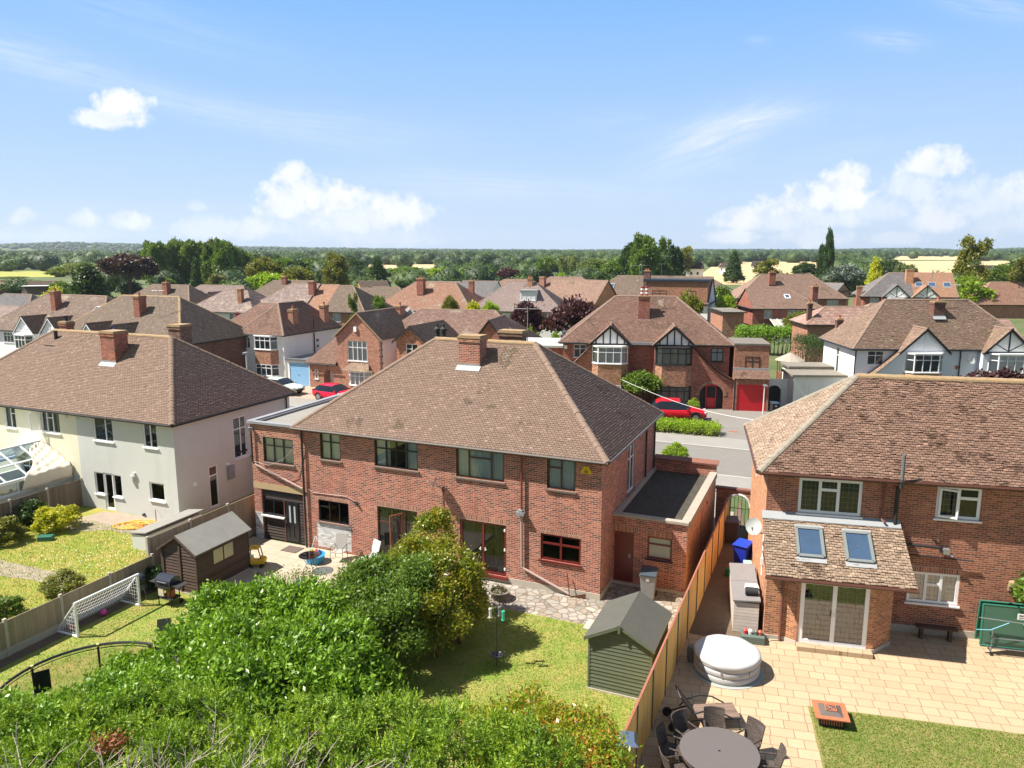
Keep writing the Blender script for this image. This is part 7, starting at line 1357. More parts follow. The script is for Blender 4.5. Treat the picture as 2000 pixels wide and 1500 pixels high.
# gazebo
t=thing('garden_gazebo','small shingled octagonal gazebo roof left of the white pair','gazebo',at(1540,745),0); m=MB(); m.lathe([(1.45,2.15),(1.1,2.35),(.05,2.9),(.04,3.05)],n=10); m.build('roof',m_shing:=simple('grey shingle',(.34,.29,.24),.9,.25,8,.4),t)
for k in range(6): a=k*math.pi/3; m=MB(); m.tube([(1.2*math.cos(a),1.2*math.sin(a),0),(1.2*math.cos(a),1.2*math.sin(a),2.2)],.05,6); m.build('post',m_brownf2,t)
m=MB(); m.lathe([(1.2,.4),(1.22,.9)],n=12); m.build('railing',m_brownf2,t)

# ================= street things =================
def lamp(p,h,label):
    t=T('lamp_post',label,'lamp post',p,0); m=MB(); m.tube([(0,0,0),(0,0,h)],[.07,.04],8); m.build('pole',m_lp:=simple('pale grey pole '+label[:5],(.6,.6,.58),.5,.1),t); m=MB(); m.obox((0,-.2,h+.04),(.12,.28,.06)); m.build('lamp_head',m_metal,t); return t
lamp(LA(-31.2,16.4),5.6,'thin white street lamp post in front of the arched porch'); t=lamp(at(1490,812),2.4,'short white post at the right of the red garage door')
# overhead cable
a=atD(1215,742,40); b=atD(1570,830,33); m=MB(); m.tube([a+(b-a)*f-Vector((0,0,.5*math.sin(math.pi*f))) for f in [i/16 for i in range(17)]],.008,4); tag(m.build('overhead_cable',m_glow),'thin pale overhead cable crossing above the parked red car','cable')
# cars
def smoothstep(a,b,x): x=min(1,max(0,(x-a)/(b-a))); return x*x*(3-2*x)
def car(label,p,rz,paint,kind='suv'):
    t=T('parked_car',label,'car',p,rz)
    L_=4.3 if kind=='suv' else 4.1; H_=1.58 if kind=='suv' else 1.45; hw=.88
    xs=[-.5,-.485,-.44,-.38,-.30,-.2,-.08,.04,.14,.22,.30,.38,.44,.48,.5]
    def belt(x): return (.88 if kind=='suv' else .82)-.16*smoothstep(.2,.5,x)+.05*smoothstep(-.3,-.5,x)-.10*smoothstep(-.47,-.5,x)-.12*smoothstep(.46,.5,x)
    def roof(x): 
        f=smoothstep(-.49,-.30,x)*(1-smoothstep(.02,.27,x)); return belt(x)+(H_-.9+.02)*f**.7
    def half(x): return hw*(1-.16*smoothstep(.34,.5,x)-.12*smoothstep(-.40,-.5,x))
    rings=[];K=16
    for x in xs:
        b,r,h=belt(x),roof(x),half(x); z0=.26+.10*smoothstep(.4,.5,abs(x)); ht=h*(.78 if r>b+.1 else .92)
        pr=[(0,z0),(h*.9,z0),(h,z0+.14),(h*1.01,(z0+b)/2),(h*.98,b-.04),(h*.94,b)]
        pr+=[(ht+(h*.94-ht)*.45,b+(r-b)*.5),(ht*.98,b+(r-b)*.9),(ht*.7,r-.0 if r>b+.05 else b+.03),(0,r+.02 if r>b+.05 else b+.05)]
        ring=[(x*L_,-y,z) for y,z in pr]+[(x*L_,y,z) for y,z in pr[-2:0:-1]]; rings.append(ring)
    n=len(rings[0]); V=[p_ for r in rings for p_ in r]; body=MB();gl=MB()
    bf=[];gf=[]
    for i in range(len(rings)-1):
        xm=(xs[i]+xs[i+1])/2
        for j in range(n):
            q=(i*n+j,i*n+(j+1)%n,(i+1)*n+(j+1)%n,(i+1)*n+j)
            side=(j in(5,6) or j in(n-7,n-6)); top=j in(7,8,9,10)
            isg=(side and -.40<xm<.25 and roof(xm)>belt(xm)+.2) or ((j in(7,8,9,10) or side) and (.05<xm<.24 or -.48<xm<-.36)) 
            (gf if isg else bf).append(q)
    body.add(V,bf+[tuple(range(n))[::-1],tuple(range((len(rings)-1)*n,len(rings)*n))]); o=body.build('body',paint,t,smooth=True)
    gl.add(V,gf); g=gl.build('windows',m_cargl,t,smooth=True)
    pm=MB()
    for y in(-hw*.86,hw*.86):
        for x in(-.12,.08): pm.tube([(x*L_,y*1.03,.86),((x-.01)*L_,y*.90,roof(x)-.08)],.025,5)
    pm.build('window_pillar',m_blackm,t)
    for x in(-.31,.31):
        for y in(-1,1):
            m=MB(); m.tube([(x*L_,y*(hw-.2),.34),(x*L_,y*(hw+.015),.34)],.34,20); w_=m.build('wheel',m_tyre,t); m=MB(); m.tube([(x*L_,y*(hw+.0),.34),(x*L_,y*(hw+.022),.34)],.21,14); m.build('rim',m_rim,w_)
            m=MB(); m.tube([(x*L_+.40*math.cos(a),y*(hw+.0),.36+.40*math.sin(a)) for a in [math.pi*k/10 for k in range(11)]],.05,5); m.build('wheel_arch',m_blackm if kind=='suv' else paint,t)
    for y in(-.62,.62):
        m=MB(); m.obox((L_*.485,y,.68),(.08,.17,.06),-.25*(1 if y>0 else -1)); m.build('headlight',m_lens,t); m=MB(); m.obox((-L_*.488,y,.85),(.05,.17,.07)); m.build('tail_light',m_red,t); m=MB(); m.obox((L_*.17,y*1.55,.95),(.06,.09,.07)); m.build('wing_mirror',paint,t)
    m=MB(); m.box(L_*.49,-.5,.36,L_*.505,.5,.55); m.box(-L_*.505,-.5,.36,-L_*.49,.5,.5); m.build('bumper_grille',m_blackm,t); return t
m_cargl=simple('car glass',(.015,.02,.03),.05,.1); m_tyre=simple('tyre',(.02,.02,.02),.8,.1); m_rim=simple('alloy',(.4,.4,.42),.3,.2,5,metal=.8); m_lens=simple('lens',(.55,.58,.6),.1,.1)
m_carr=simple('red car paint',(.52,.008,.02),.18,.05,2); m_carg=simple('pale green car paint',(.50,.62,.58),.2,.05,2)
P1=at(1325,822,.13); car('red compact suv parked on the drive in front of the tudor pair',P1+Vector((0,.6,0)),R(-9),m_carr); P2=at(652,786,.13); car('red hatchback parked outside the brick gabled house',P2+Vector((0,1,0)),R(-30),m_carr2:=simple('bright red car paint',(.60,.01,.04),.18,.05,2),'hatch'); P3_=at(545,772,.13); car('pale green car parked in front of the white house',P3_+Vector((0,1,0)),R(-28),m_carg,'hatch')
bin_(at(1512,812,.13),0,'dark wheelie bin beside the red garage',m_blackm,simple('bin lid dg',(.03,.035,.04),.3),True)
# ================= vegetation =================
G=lambda *c:c
LM={'mid':leafmat('leaf mid',[(.045,.09,.011),(.09,.165,.02),(.15,.24,.03),(.22,.32,.045)],.35),
'dark':leafmat('leaf dark',[(.018,.045,.010),(.035,.075,.015),(.06,.11,.022),(.10,.16,.035)],.3),
'lime':leafmat('leaf lime',[(.10,.17,.01),(.19,.30,.02),(.28,.40,.03),(.36,.48,.05)],.4),
'gold':leafmat('leaf gold',[(.20,.23,.01),(.36,.38,.02),(.48,.50,.03),(.58,.58,.06)],.4),
'copper':leafmat('leaf copper',[(.022,.013,.012),(.045,.024,.022),(.08,.04,.035),(.12,.065,.05)],.2),
'purple':leafmat('leaf purple',[(.028,.010,.014),(.06,.022,.028),(.10,.042,.046),(.14,.07,.065)],.25),
'red':leafmat('leaf red',[(.10,.010,.018),(.24,.03,.04),(.34,.06,.06)],.3),
'blue':leafmat('leaf blue green',[(.06,.09,.07),(.11,.155,.125),(.17,.22,.18),(.25,.3,.25)],.2),
'willow':leafmat('leaf willow',[(.06,.09,.025),(.12,.165,.045),(.18,.23,.065),(.26,.30,.10)],.35),
'olive':leafmat('leaf olive',[(.06,.08,.012),(.13,.15,.02),(.21,.22,.04),(.30,.28,.06)],.35),
'laurel':leafmat('leaf laurel',[(.05,.12,.008),(.12,.24,.016),(.21,.36,.028),(.34,.50,.065)],.25,.42,.1),
'conif':leafmat('leaf conifer hedge',[(.04,.10,.006),(.12,.22,.013),(.24,.35,.02),(.38,.48,.045)],.25,.55,.1),
'photinia':leafmat('leaf photinia',[(.05,.09,.008),(.12,.18,.015),(.22,.26,.02),(.36,.28,.03),(.50,.24,.05)],.28,.35,.1),
'robin':leafmat('leaf red robin',[(.06,.13,.01),(.15,.26,.015),(.27,.34,.03),(.46,.20,.04),(.55,.09,.04)],.38,.35,.1),
'woods':leafmat('leaf woodland',[(.024,.052,.012),(.04,.078,.017),(.06,.108,.022),(.09,.145,.03),(.15,.20,.05)],.25,.6,.0)}
m_bark=simple('bark',(.09,.065,.045),.95,.35,6,.6); m_dead=simple('dead branch',(.38,.32,.27),.85,.2,6)
def trunk(h,r,nb=6,seed=0):
    rg=random.Random(seed); m=MB(); m.tube([(0,0,-.1),(.04,0,h*.3),(0,.05,h*.62),(0,0,h*.85)],[r,r*.75,r*.5,r*.15],8)
    for k in range(nb): a=rg.uniform(0,6.28); z=h*rg.uniform(.25,.6); l=h*rg.uniform(.2,.35); m.tube([(0,0,z),(l*.5*math.cos(a),l*.5*math.sin(a),z+l*.45),(l*math.cos(a),l*math.sin(a),z+l*.8)],[r*.4,r*.25,r*.08],5)
    return m
PROTO={}
def proto(kind,v):
    if (kind,v) in PROTO: return PROTO[kind,v]
    rg=np.random.default_rng(hash(kind)%1000*0+sum(map(ord,kind))+v*17); C=[];Rd=[]
    def add(x,y,z,a,b): C.append((x,y,z));Rd.append((a,a,b))
    up,dr,k,Lf,Wl,n,lump,fan=.35,0.,4,.5,.34,2100,.12,0
    if kind=='round':
        for i in range(22): a=i*2.4; q=math.sqrt((i+.5)/22)*3.1; z=6+rg.uniform(-2.6,2.9)*(1-q/4.2); add(q*math.cos(a),q*math.sin(a),z,rg.uniform(.9,1.5),rg.uniform(.8,1.35))
        add(0,0,5.6,2.9,3.2)
    elif kind=='tall':
        for i in range(26): a=i*2.4; z=2+7.4*(i/26); q=2.9*(1-abs(z-5)/7)*rg.uniform(.55,1.05); add(q*math.cos(a),q*math.sin(a),z,rg.uniform(.7,1.2),rg.uniform(.9,1.6))
        add(0,0,5,2.0,4.2); up=.8
    elif kind=='conifer':
        for i in range(34): a=i*2.4; z=.8+8.7*(i/34); q=3.6*(1-z/10)**.8*rg.uniform(.6,1); add(q*math.cos(a),q*math.sin(a),z,.3+.9*(1-z/10),.45+.4*(1-z/10))
        add(0,0,3.5,2.0,3.4); up=.15; dr=.15
    elif kind=='column':
        for i in range(24): a=i*2.4; z=.6+9*(i/24); q=2.2*(1-((z-3.5)/7.0)**2)*.8+.2; add(q*math.cos(a),q*math.sin(a),z,1.3*(1-z/14),1.5)
        up=1.6; k=4
    elif kind=='willow':
        for i in range(18): a=i*2.4; q=rg.uniform(1.6,3.2); add(q*math.cos(a),q*math.sin(a),rg.uniform(3,7.6),1.1,2.0)
        add(0,0,7,2.6,2.2); up=-.6; dr=1.2
    elif kind=='sparse':
        for i in range(16): a=i*2.4; q=rg.uniform(.4,2.9); z=rg.uniform(3,9.3); add(q*math.cos(a),q*math.sin(a),z,rg.uniform(.5,1.1),rg.uniform(.6,1.2))
        n=900; up=.3
    elif kind=='bush':
        for i in range(16): a=i*2.4; q=math.sqrt((i+.5)/16)*2.9; add(q*math.cos(a),q*math.sin(a),rg.uniform(2,7.4)*(1-q/6),rg.uniform(1.0,1.5),rg.uniform(1.5,2.4))
        add(0,0,3,3.1,4.5); n=1700
    V_,F_,r_=foliage(C,Rd,int(n*1.15),k,Lf,Wl,rg,up,.24,droop=dr,lump=lump,zmin=.1,sub=4 if kind in('round','bush','tall','willow') else 0)
    tm=trunk(8 if kind!='bush' else 3,.32,7,v).build('trunk',m_bark); bpy.data.objects.remove(tm) if 0 else None; COL.objects.unlink(tm)
    PROTO[kind,v]=(npmesh('crown',V_,F_,LM['mid'],r_,link=False),tm.data); bpy.data.objects.remove(tm); return PROTO[kind,v]
def tree(kind,leaf,label,p,h,r,v=0,name=None,group=None,cat=None):
    nm=name or {'conifer':'conifer_tree','bush':'shrub','willow':'willow_tree','column':'poplar_tree'}.get(kind,'leafy_tree'); t=thing(nm,label,cat or ('shrub' if kind=='bush' else 'tree'),p,random.uniform(0,360),group); cm,tm=proto(kind,v)
    for n_,me in (('crown',cm),('trunk',tm)):
        o=bpy.data.objects.new(n_,me); COL.objects.link(o); o.parent=t; o.scale=(r/3.9,r/3.9,h/9.6)
        if n_=='crown': o.material_slots[0].link='OBJECT'; o.material_slots[0].material=LM[leaf]
    return t
def ptree(px,yt,D,wpx,kind,leaf,label,v=0,name=None,group=None,z0=0.):
    p=atD(px,yt,D); h=max(1.2,p.z-z0); tree(kind,leaf,label,(p.x,p.y,z0),h,wpx/2/FPX*D*1.03,v,name,group)
TR=[(248,489,205,98,'round','copper','large dark copper beech rising behind the left rooftops','copper_beech'),
(168,517,150,104,'conifer','dark','broad dark green cedar like tree left of the copper beech','cedar_tree'),
(150,510,260,90,'round','willow','pale green tree top peeping over the dark cedar',None),
(92,553,130,66,'bush','gold','bright golden yellow bush at the left above the white gabled pair',None),
(118,545,170,40,'round','mid','small green tree between the golden bush and far red roofs',None),
(515,500,190,66,'round','olive','yellow green tree at the right end of the tall poplar wood',None),(528,528,175,70,'round','lime','bright lime tree below the yellow green one behind brown roofs',None),
(582,519,185,62,'round','olive','rounded yellow green tree just right of the bright lime tree',None),(655,504,190,58,'tall','olive','taller yellow green tree with pointed crown, left centre',None),(700,545,150,46,'bush','lime','lime bush at the left of the small dark hip roofed house',None),
(420,528,215,44,'bush','olive','low pale shrub in front of the tall poplar wood',None),(380,505,195,30,'conifer','dark','slim grey green conifer against the poplar wood',None),(322,534,210,40,'bush','mid','low green shrub right of the copper beech',None),
(735,502,240,50,'conifer','dark','dark spreading cedar in the centre left distance','cedar_tree'),(870,519,260,70,'round','lime','pale lime tree beside the bright green dome',None),(937,520,235,46,'round','lime','bright green domed tree in the centre distance',None),(988,519,235,38,'round','purple','dark purple domed tree right of the bright green dome','copper_beech'),
(1112,497,280,44,'willow','willow','pale yellow green willow in the centre right distance',None),(1068,497,300,40,'round','mid','brownish green tree left of the pale willow',None),(1165,503,260,70,'round','willow','grey green willowy tree right of the pale willow',None),(1210,498,250,64,'round','mid','leafy tree at the left foot of the tall poplars',None),(1090,528,210,40,'bush','lime','bright shrub below the willow',None),
(1258,468,230,66,'tall','mid','tall poplar standing highest above the horizon, centre right',None),(1296,474,235,40,'sparse','mid','thin airy poplar beside the highest poplar',None),(1235,480,240,50,'tall','dark','darker poplar on the left of the highest one',None),(1320,490,240,40,'tall','dark','lower dark poplar at the right of the group',None),
(1340,487,330,40,'sparse','olive','bare brownish tree right of the poplar group',None),(1435,492,300,40,'conifer','dark','dark conical tree left of the golden field','conifer_tree'),(1500,512,220,64,'sparse','olive','loose olive tree behind the red brick hip roof',None),(1572,511,260,42,'round','dark','round dark oak in front of the golden field',None),
(1622,459,260,27,'column','dark','tall twin lombardy poplar against the sky at right',None),(1606,486,262,24,'column','dark','shorter side of the lombardy poplar clump',None),(1655,512,215,66,'round','blue','blue grey cedar right of the lombardy poplar','cedar_tree'),(1712,505,175,46,'conifer','gold','golden green conifer behind the grey and orange pair',None),
(1740,502,240,50,'round','dark','dark round tree right of the golden conifer',None),(1770,514,215,36,'willow','willow','small pale weeping tree in front of the golden field',None),(1805,524,210,60,'bush','dark','low dark evergreen clump above the orange roof',None),
(1902,476,160,70,'sparse','olive','tall thin birch with scattered top leaves breaking the skyline at right','birch_tree'),(1895,526,150,92,'bush','lime','large bright rounded shrub below the birch',None),(1965,514,190,66,'round','mid','leafy green tree at far right beside the golden field',None),(1995,512,150,50,'sparse','olive','brownish tree cut by the right edge',None),
(1030,585,84,64,'round','purple','purple leaved plum left of the bigger plum behind the centre roofs',None),(1122,571,80,98,'round','purple','big purple leaved plum between the centre roofs and twin gabled pair',None),(935,580,98,66,'bush','gold','bright yellow green conifer mound below the mauve roof',None),(955,572,99,50,'bush','lime','vivid green shrub top above the yellow mound',None),
(880,575,101,34,'round','olive','small olive tree in front of the red hip roof',None),(470,598,98,34,'bush','red','small deep red acer beside the pan tiled white house',None),(458,618,90,36,'bush','lime','pale green shrub below the red acer',None),(740,587,100,44,'sparse','mid','light leafy tree left of the red hip roof corner',None),(690,583,96,24,'sparse','willow','slim pale tree beside the brown hip roofed house',None),
(1342,560,84,52,'round','olive','feathery yellow green tree behind the tall chimney of the gabled pair',None),(1420,575,116,38,'round','lime','bright green tree between the dormer house and brick house',None),(1408,552,128,50,'round','mid','mid green tree behind the bright one near the dormer house',None),
(1567,607,98,66,'round','olive','olive and green tree beside the white conservatory roof',None),(1640,597,108,26,'conifer','dark','small dark conifer between the brick houses',None),(1080,640,74,40,'bush','lime','pale shrub left of the flat roofed side extension',None),(1040,622,76,30,'bush','lime','light green shrub below the smaller plum',None),
(1255,722,60.8,76,'round','mid','round green tree in front of the twin gabled brick pair',None),(1230,765,59.5,36,'bush','lime','small lime shrub at the foot of the round green tree',None),(1355,775,59.5,26,'bush','lime','small clipped shrub beside the red front door',None),(1940,700,52,170,'bush','purple','reddish purple shrub in front of the white pair',None),(1320,888,45.5,50,'bush','lime','low green shrub showing above the garage parapet by the pavement',None),
(152,672,54,18,'bush','lime','small bright potted shrub by the white gabled pair wall',None),(790,520,330,60,'round','mid','green tree left of the middle golden strip',None),(60,545,240,60,'round','mid','green tree beside the far left gabled roofs',None),(20,540,330,60,'round','willow','pale tree at the far left beyond the red roofs',None),
(1990,505,240,60,'round','dark','dark tree on the right skyline edge',None)]
for i,(px,yt,D,w,kd,lf,lb,nm) in enumerate(TR): ptree(px,yt,D,w,kd,lf,lb,i%2,nm)
tree('round','mid','leafy green branch end poking in at the right frame edge',LC(8.95,.9),3.2,1.25,1,'leafy_tree')
# tall poplar wood behind the copper beech: separate trunks can be told apart
rg=random.Random(3)
for i in range(17):
    px=292+i*11.5+rg.uniform(-4,4); yt=480+4*math.sin(i*.9)+rg.uniform(-2,3)+(max(0,i-11)*2.2); ptree(px,yt,250+rg.uniform(-20,20),46,'tall',('mid','mid','willow')[i%3],'tall poplar of the dense wood right of the copper beech',i%2,'poplar_tree','poplars of the dense wood')
for i in range(12): px=480+i*19+rg.uniform(-5,5); ptree(px,497+rg.uniform(-3,5)+i*.6,300+rg.uniform(-20,30),44,'round','dark' if i%2 else 'mid','dark tree in the belt right of the poplar wood',i%2,None,'trees of the dark belt')
# garden bushes of the left plot
tree('bush','gold','yellow green rounded bush beside the dark fence of the left garden',at(95,1043)+Vector((0,.6,0)),1.35,1.0,0); tree('bush','olive','yellowing shrub cut by the left frame edge',at(5,1060),1.3,.9,1); tree('bush','dark','dark shrub under the left fence',at(35,1035)+Vector((0,.6,0)),1.5,1.0,0)
tree('bush','olive','dry brownish shrub beside the low fence in the left garden',at(110,1160)+Vector((.3,0,0)),.95,.75,1); tree('bush','mid','light green shrub at the left edge by the low fence',at(8,1205),.9,.65,0); tree('bush','dark','ivy clump between the kettle barbecue and brown shed',LA(-16.1,-5.6),1.1,.45,0)
# ---- big near foliage ----
def hedge(name,label,cat,blobs,leaf,n,k,Lf,Wl,up=.4,spread=.1,fan=0,droop=0.,shell=(.74,1.06),seed=1,stem=None,lump=.1,kind=None,brnd=.2,sub=9,subz=1.):
    rg=np.random.default_rng(seed); C=[b[:3] for b in blobs]; Rr=[(b[3],b[3],b[4] if len(b)>4 else b[3]) for b in blobs]; O=Vector((sum(c[0] for c in C)/len(C),sum(c[1] for c in C)/len(C),0))
    t=thing(name,label,cat,O,0); C=[(c[0]-O.x,c[1]-O.y,c[2]) for c in C]
    V_,F_,r_=foliage(C,Rr,n,k,Lf,Wl,rg,up,spread,shell,.03,brnd,True,droop,fan,lump=lump,sub=sub,subz=subz); npmesh('foliage',V_,F_,LM[leaf],r_,t)
    m=MB(); r2=random.Random(seed)
    for c,rr in zip(C,Rr):
        b=Vector((c[0]*.9,c[1]*.9,0)); m.tube([b,(b+Vector(c))/2+Vector((r2.uniform(-.1,.1),r2.uniform(-.1,.1),0)),Vector(c)],[.06,.045,.02],5)
        for q in range(5): a=r2.uniform(0,6.28); m.tube([Vector(c)*1.0,Vector(c)+Vector((rr[0]*.8*math.cos(a),rr[0]*.8*math.sin(a),r2.uniform(0,.7)*rr[2]))],[.02,.008],4)
    m.build('stems',m_bark,t); return t
def B(px,py,z,r,rz=None,dz=0): p=at(px,py,z); rz=rz or r; return (p.x,p.y,max(.3,z-rz*.95+dz),r,rz)
lau=[B(430,1182,2.7,1.1),B(520,1165,2.85,1.15),B(600,1175,2.75,1.1),B(390,1230,2.6,1.1),B(480,1230,3.0,1.2),B(570,1225,2.95,1.15),B(650,1240,2.7,1.1),B(350,1290,2.5,1.0),B(450,1300,2.9,1.15),B(550,1300,2.9,1.15),B(640,1310,2.6,1.05),B(690,1300,2.2,.9),B(280,1300,2.1,.9)]
lau+=[(x,y,.9,r*1.0,.95) for (x,y,z,r,_r) in lau]
hedge('laurel_hedge','big glossy cherry laurel mass in the left foreground between the two back gardens','hedge',lau,'laurel',19000,6,.17,.07,.75,.13,shell=(.7,1.08),seed=2,lump=.12)
shr=[B(700,1125,2.5,.9),B(750,1100,2.7,1.0),B(720,1160,2.6,1.0),B(800,1110,2.9,.9),B(770,1180,2.4,.9),B(690,1190,2.4,.9)]; shr+=[(x,y,.8,r,.9) for (x,y,z,r,_r) in shr]
hedge('dark_garden_shrub','darker green shrub between the laurel and the orange tipped photinia','shrub',shr,'mid',9500,6,.13,.06,.5,.12,seed=3)
pho=[B(850,1020,3.5,.8,.9),B(880,1070,3.2,.85),B(810,1070,3.0,.8),B(845,1100,2.9,.95),B(900,1120,2.5,.75),B(850,1150,2.4,.9),B(900,1150,1.9,.7)]; pho+=[(x,y,.95,r*.95,.85) for (x,y,z,r,_r) in pho[2:]]
hedge('photinia_bush','tall rounded bush with orange tips in front of the brick wall','shrub',pho,'photinia',9500,6,.115,.055,.6,.10,seed=4,sub=5)
hedge('pale_lattice_shrub','sparse twiggy shrub behind the laurel by the toy tub','shrub',[B(575,1120,1.3,.6),B(540,1125,1.2,.5),B(610,1125,1.4,.5)],'mid',260,5,.10,.04,.3,.14,seed=5)
lw=[B(-30,1400,2.5,.8),B(40,1395,2.6,.8),B(110,1385,2.8,.8),B(180,1355,2.7,.75),B(245,1330,2.6,.75),B(300,1345,2.8,.9),B(210,1390,2.9,.85),B(110,1420,2.9,.85),B(370,1350,2.6,.9),B(20,1440,2.8,.85)]
hedge('mixed_leafy_hedge','leafy light green hedge in front of the trampoline, lower left','hedge',lw+[(x,y,.9,r,.95) for (x,y,z,r,_) in lw],'laurel',9500,6,.13,.055,.55,.12,seed=6)
con=[]; rg=random.Random(9)
top=[(-60,1400),(100,1400),(250,1375),(400,1345),(520,1375),(640,1395),(760,1400),(880,1400),(980,1425),(1080,1465),(1160,1490)]
def ty(px):
    for (a,b),(c_,d) in zip(top,top[1:]):
        if a<=px<=c_: return b+(d-b)*(px-a)/(c_-a)
    return 1490
for row in range(5):
    for i in range(22): px=-60+i*57+rg.uniform(-18,18)+row*20; py=ty(min(px,1160))+8+row*46+rg.uniform(-14,10); con.append(B(px,py,3.15+rg.uniform(-.15,.25)-.05*row,rg.uniform(.42,.66),rg.uniform(.5,.8)))
con+=[(x,y+.1,1.5,.8,1.3) for (x,y,z,r,_) in con[::3]]
LM['conif2']=LM['conif']
t=hedge('conifer_hedge','feathery green conifer hedge filling the bottom of the view','hedge',con,'conif',17000,13,.085,.036,.3,.02,fan=.24,droop=.25,seed=7,lump=.1,brnd=.3,sub=5,subz=1.7)
rob=[B(960,1400,2.2,.6),B(1040,1375,2.5,.65),B(1050,1420,2.6,.7),B(1110,1410,2.5,.65),B(1160,1420,2.4,.65),B(990,1440,2.5,.7),B(1090,1465,2.7,.75),B(1170,1480,2.6,.6),B(1150,1450,2.6,.6),B(1130,1520,2.7,.7)]
hedge('red_tipped_bush','photinia bush with red and orange young leaves beside the patio heater','shrub',rob+[(x,y,1.0,r,1.0) for (x,y,z,r,_) in rob],'robin',7500,6,.12,.048,.6,.12,seed=8)
# dead bare branches in front
t=thing('dead_branches','pale bare dead branches sticking out of the conifer hedge at the bottom','branches',at(450,1480,3.),0); O=t.location.copy(); rg=random.Random(12)
for (px,py) in [(60,1490),(130,1500),(225,1480),(260,1500),(300,1470),(340,1500),(420,1440),(400,1500),(480,1500),(560,1505),(640,1500),(700,1505),(20,1505),(180,1505),(450,1505),(530,1480),(600,1470),(760,1505),(370,1480),(320,1505)]:
    m=MB(); p=at(px,py+45,3.3)-O
    for b in range(3):
        a=rg.uniform(-.5,1.1); l=rg.uniform(.6,1.35); d=Vector((math.sin(a)*.8,rg.uniform(-.1,.35),rg.uniform(.25,.8))).normalized(); q=[p+Vector((rg.uniform(-.1,.1),0,-.3))]
        for s_ in range(5): q.append(q[-1]+d*l/5+Vector((rg.uniform(-.04,.04),rg.uniform(-.04,.04),rg.uniform(-.03,.04))))
        r0=rg.uniform(.012,.024); m.tube(q,[r0*(1-.15*k) for k in range(6)],5)
        for s_ in (2,3,4):
            a2=a+rg.uniform(-.9,.9); d2=Vector((math.sin(a2),rg.uniform(-.3,.3),.6)).normalized(); m.tube([q[s_],q[s_]+d2*l*.2,q[s_]+d2*l*.36+Vector((.03,0,.03))],[r0*.5,r0*.35,r0*.2],4)
    m.build('branch',m_dead,t)
V_,F_,r_=foliage([at(185,1465,3.2)-O,at(230,1455,3.2)-O],[(.22,.2,.12)]*2,90,5,.10,.04,np.random.default_rng(3),.2,.08); npmesh('brown_foliage',V_,F_,leafmat('dead foliage',[(.22,.07,.03),(.38,.14,.07)],.2),r_,t)
# clipped hedges of the street
def boxhedge(name,label,p0,p1,w,h,leaf,n,seed):
    p0=Vector(p0);p1=Vector(p1); L_=(p1-p0).length; k=max(3,int(L_/.5)); bl=[]
    for i in range(k+1):
        q=p0+(p1-p0)*i/k; 
        for s_ in(-1,1): nrm=(p1-p0).normalized().cross(Vector((0,0,1))); r=w/3.2; c=q+nrm*s_*w/5; bl.append((c.x,c.y,h*.55,r,h*.5))
    return hedge(name,label,'hedge',bl,leaf,n,4,.12 if n<4000 else .2,.07 if n<4000 else .11,.4,.1,seed=seed,lump=.05,sub=0)
boxhedge('clipped_hedge','long clipped bright green hedge beside the drive of the red suv',LA(-5.0,27.35,.1),LA(.05,27.6,.1),1.5,.85,'lime',3600,21)
boxhedge('garden_hedge','long green and yellow hedge behind the tudor pair garage',at(1445,668,1.5),at(1590,672,1.5),2.4,3.4,'laurel',4200,22); boxhedge('garden_hedge','darker hedge beside the white pair',at(1560,690,1.5),at(1600,700,1.5),2.0,3.6,'dark',2500,23)
# daisies in the rough lawn
V_=[];F_=[]; rg=np.random.default_rng(5); cl=[(160,1075),(220,1090),(250,1050),(60,1085),(130,1100),(230,1105),(200,1115),(95,1110),(240,1075),(180,1128)]
for i in range(220):
    c=at(*cl[i%len(cl)]); x,y=c.x+rg.normal()*.9,c.y+rg.normal()*.7; s_=rg.uniform(.015,.03); z=.06+rg.uniform(0,.05); b=len(V_); V_+=[(x-s_,y,z),(x,y-s_,z),(x+s_,y,z+.02),(x,y+s_,z+.01)]; F_.append((b,b+1,b+2,b+3))
o=npmesh('daisies',V_,F_,m_glow); tag(o,'white daisies scattered through the rough lawn of the left garden','flowers',None,'stuff')
# grass tufts and weeds
LM['grass']=leafmat('grass blades',[(.12,.22,.016),(.15,.26,.022),(.19,.29,.03),(.25,.30,.05)],.35,.7)
def tufts(name,label,pts_fn,n,h,seed):
    rg=np.random.default_rng(seed); P=np.array([pts_fn(rg) for _ in range(n)]); N=n; a=rg.uniform(0,6.28,N); l=h*rg.uniform(.5,1.3,N); w=.008+.006*rg.random(N); dx,dy=np.cos(a),np.sin(a)
    bx,by=rg.normal(size=N)*l*.5,rg.normal(size=N)*l*.5; z=P[:,2]
    V_=np.stack([np.stack([P[:,0]-dx*w,P[:,1]-dy*w,z],1),np.stack([P[:,0]+dx*w,P[:,1]+dy*w,z],1),np.stack([P[:,0]+bx+dx*w*.3,P[:,1]+by+dy*w*.3,z+l],1),np.stack([P[:,0]+bx-dx*w*.3,P[:,1]+by-dy*w*.3,z+l],1)],1).reshape(-1,3)
    o=npmesh(name,V_,np.arange(N*4).reshape(-1,4),LM['grass'],rg.random(N)); tag(o,label,'grass',None,'stuff')
def rA(x0,y0,x1,y1): return lambda g:tuple(LA(g.uniform(x0,x1),g.uniform(y0,y1),.004))
tufts('grass','short mown grass of the lawn round the bird feeder',rA(-6.1,-10,3.35,-2.1),40000,.035,1); tufts('grass','short grass of the football garden',rA(-16,-13,-6.3,-4.4),26000,.035,2); tufts('grass','longer rough grass of the left garden',rA(-32,-11,-16.8,-1.5),34000,.06,3)
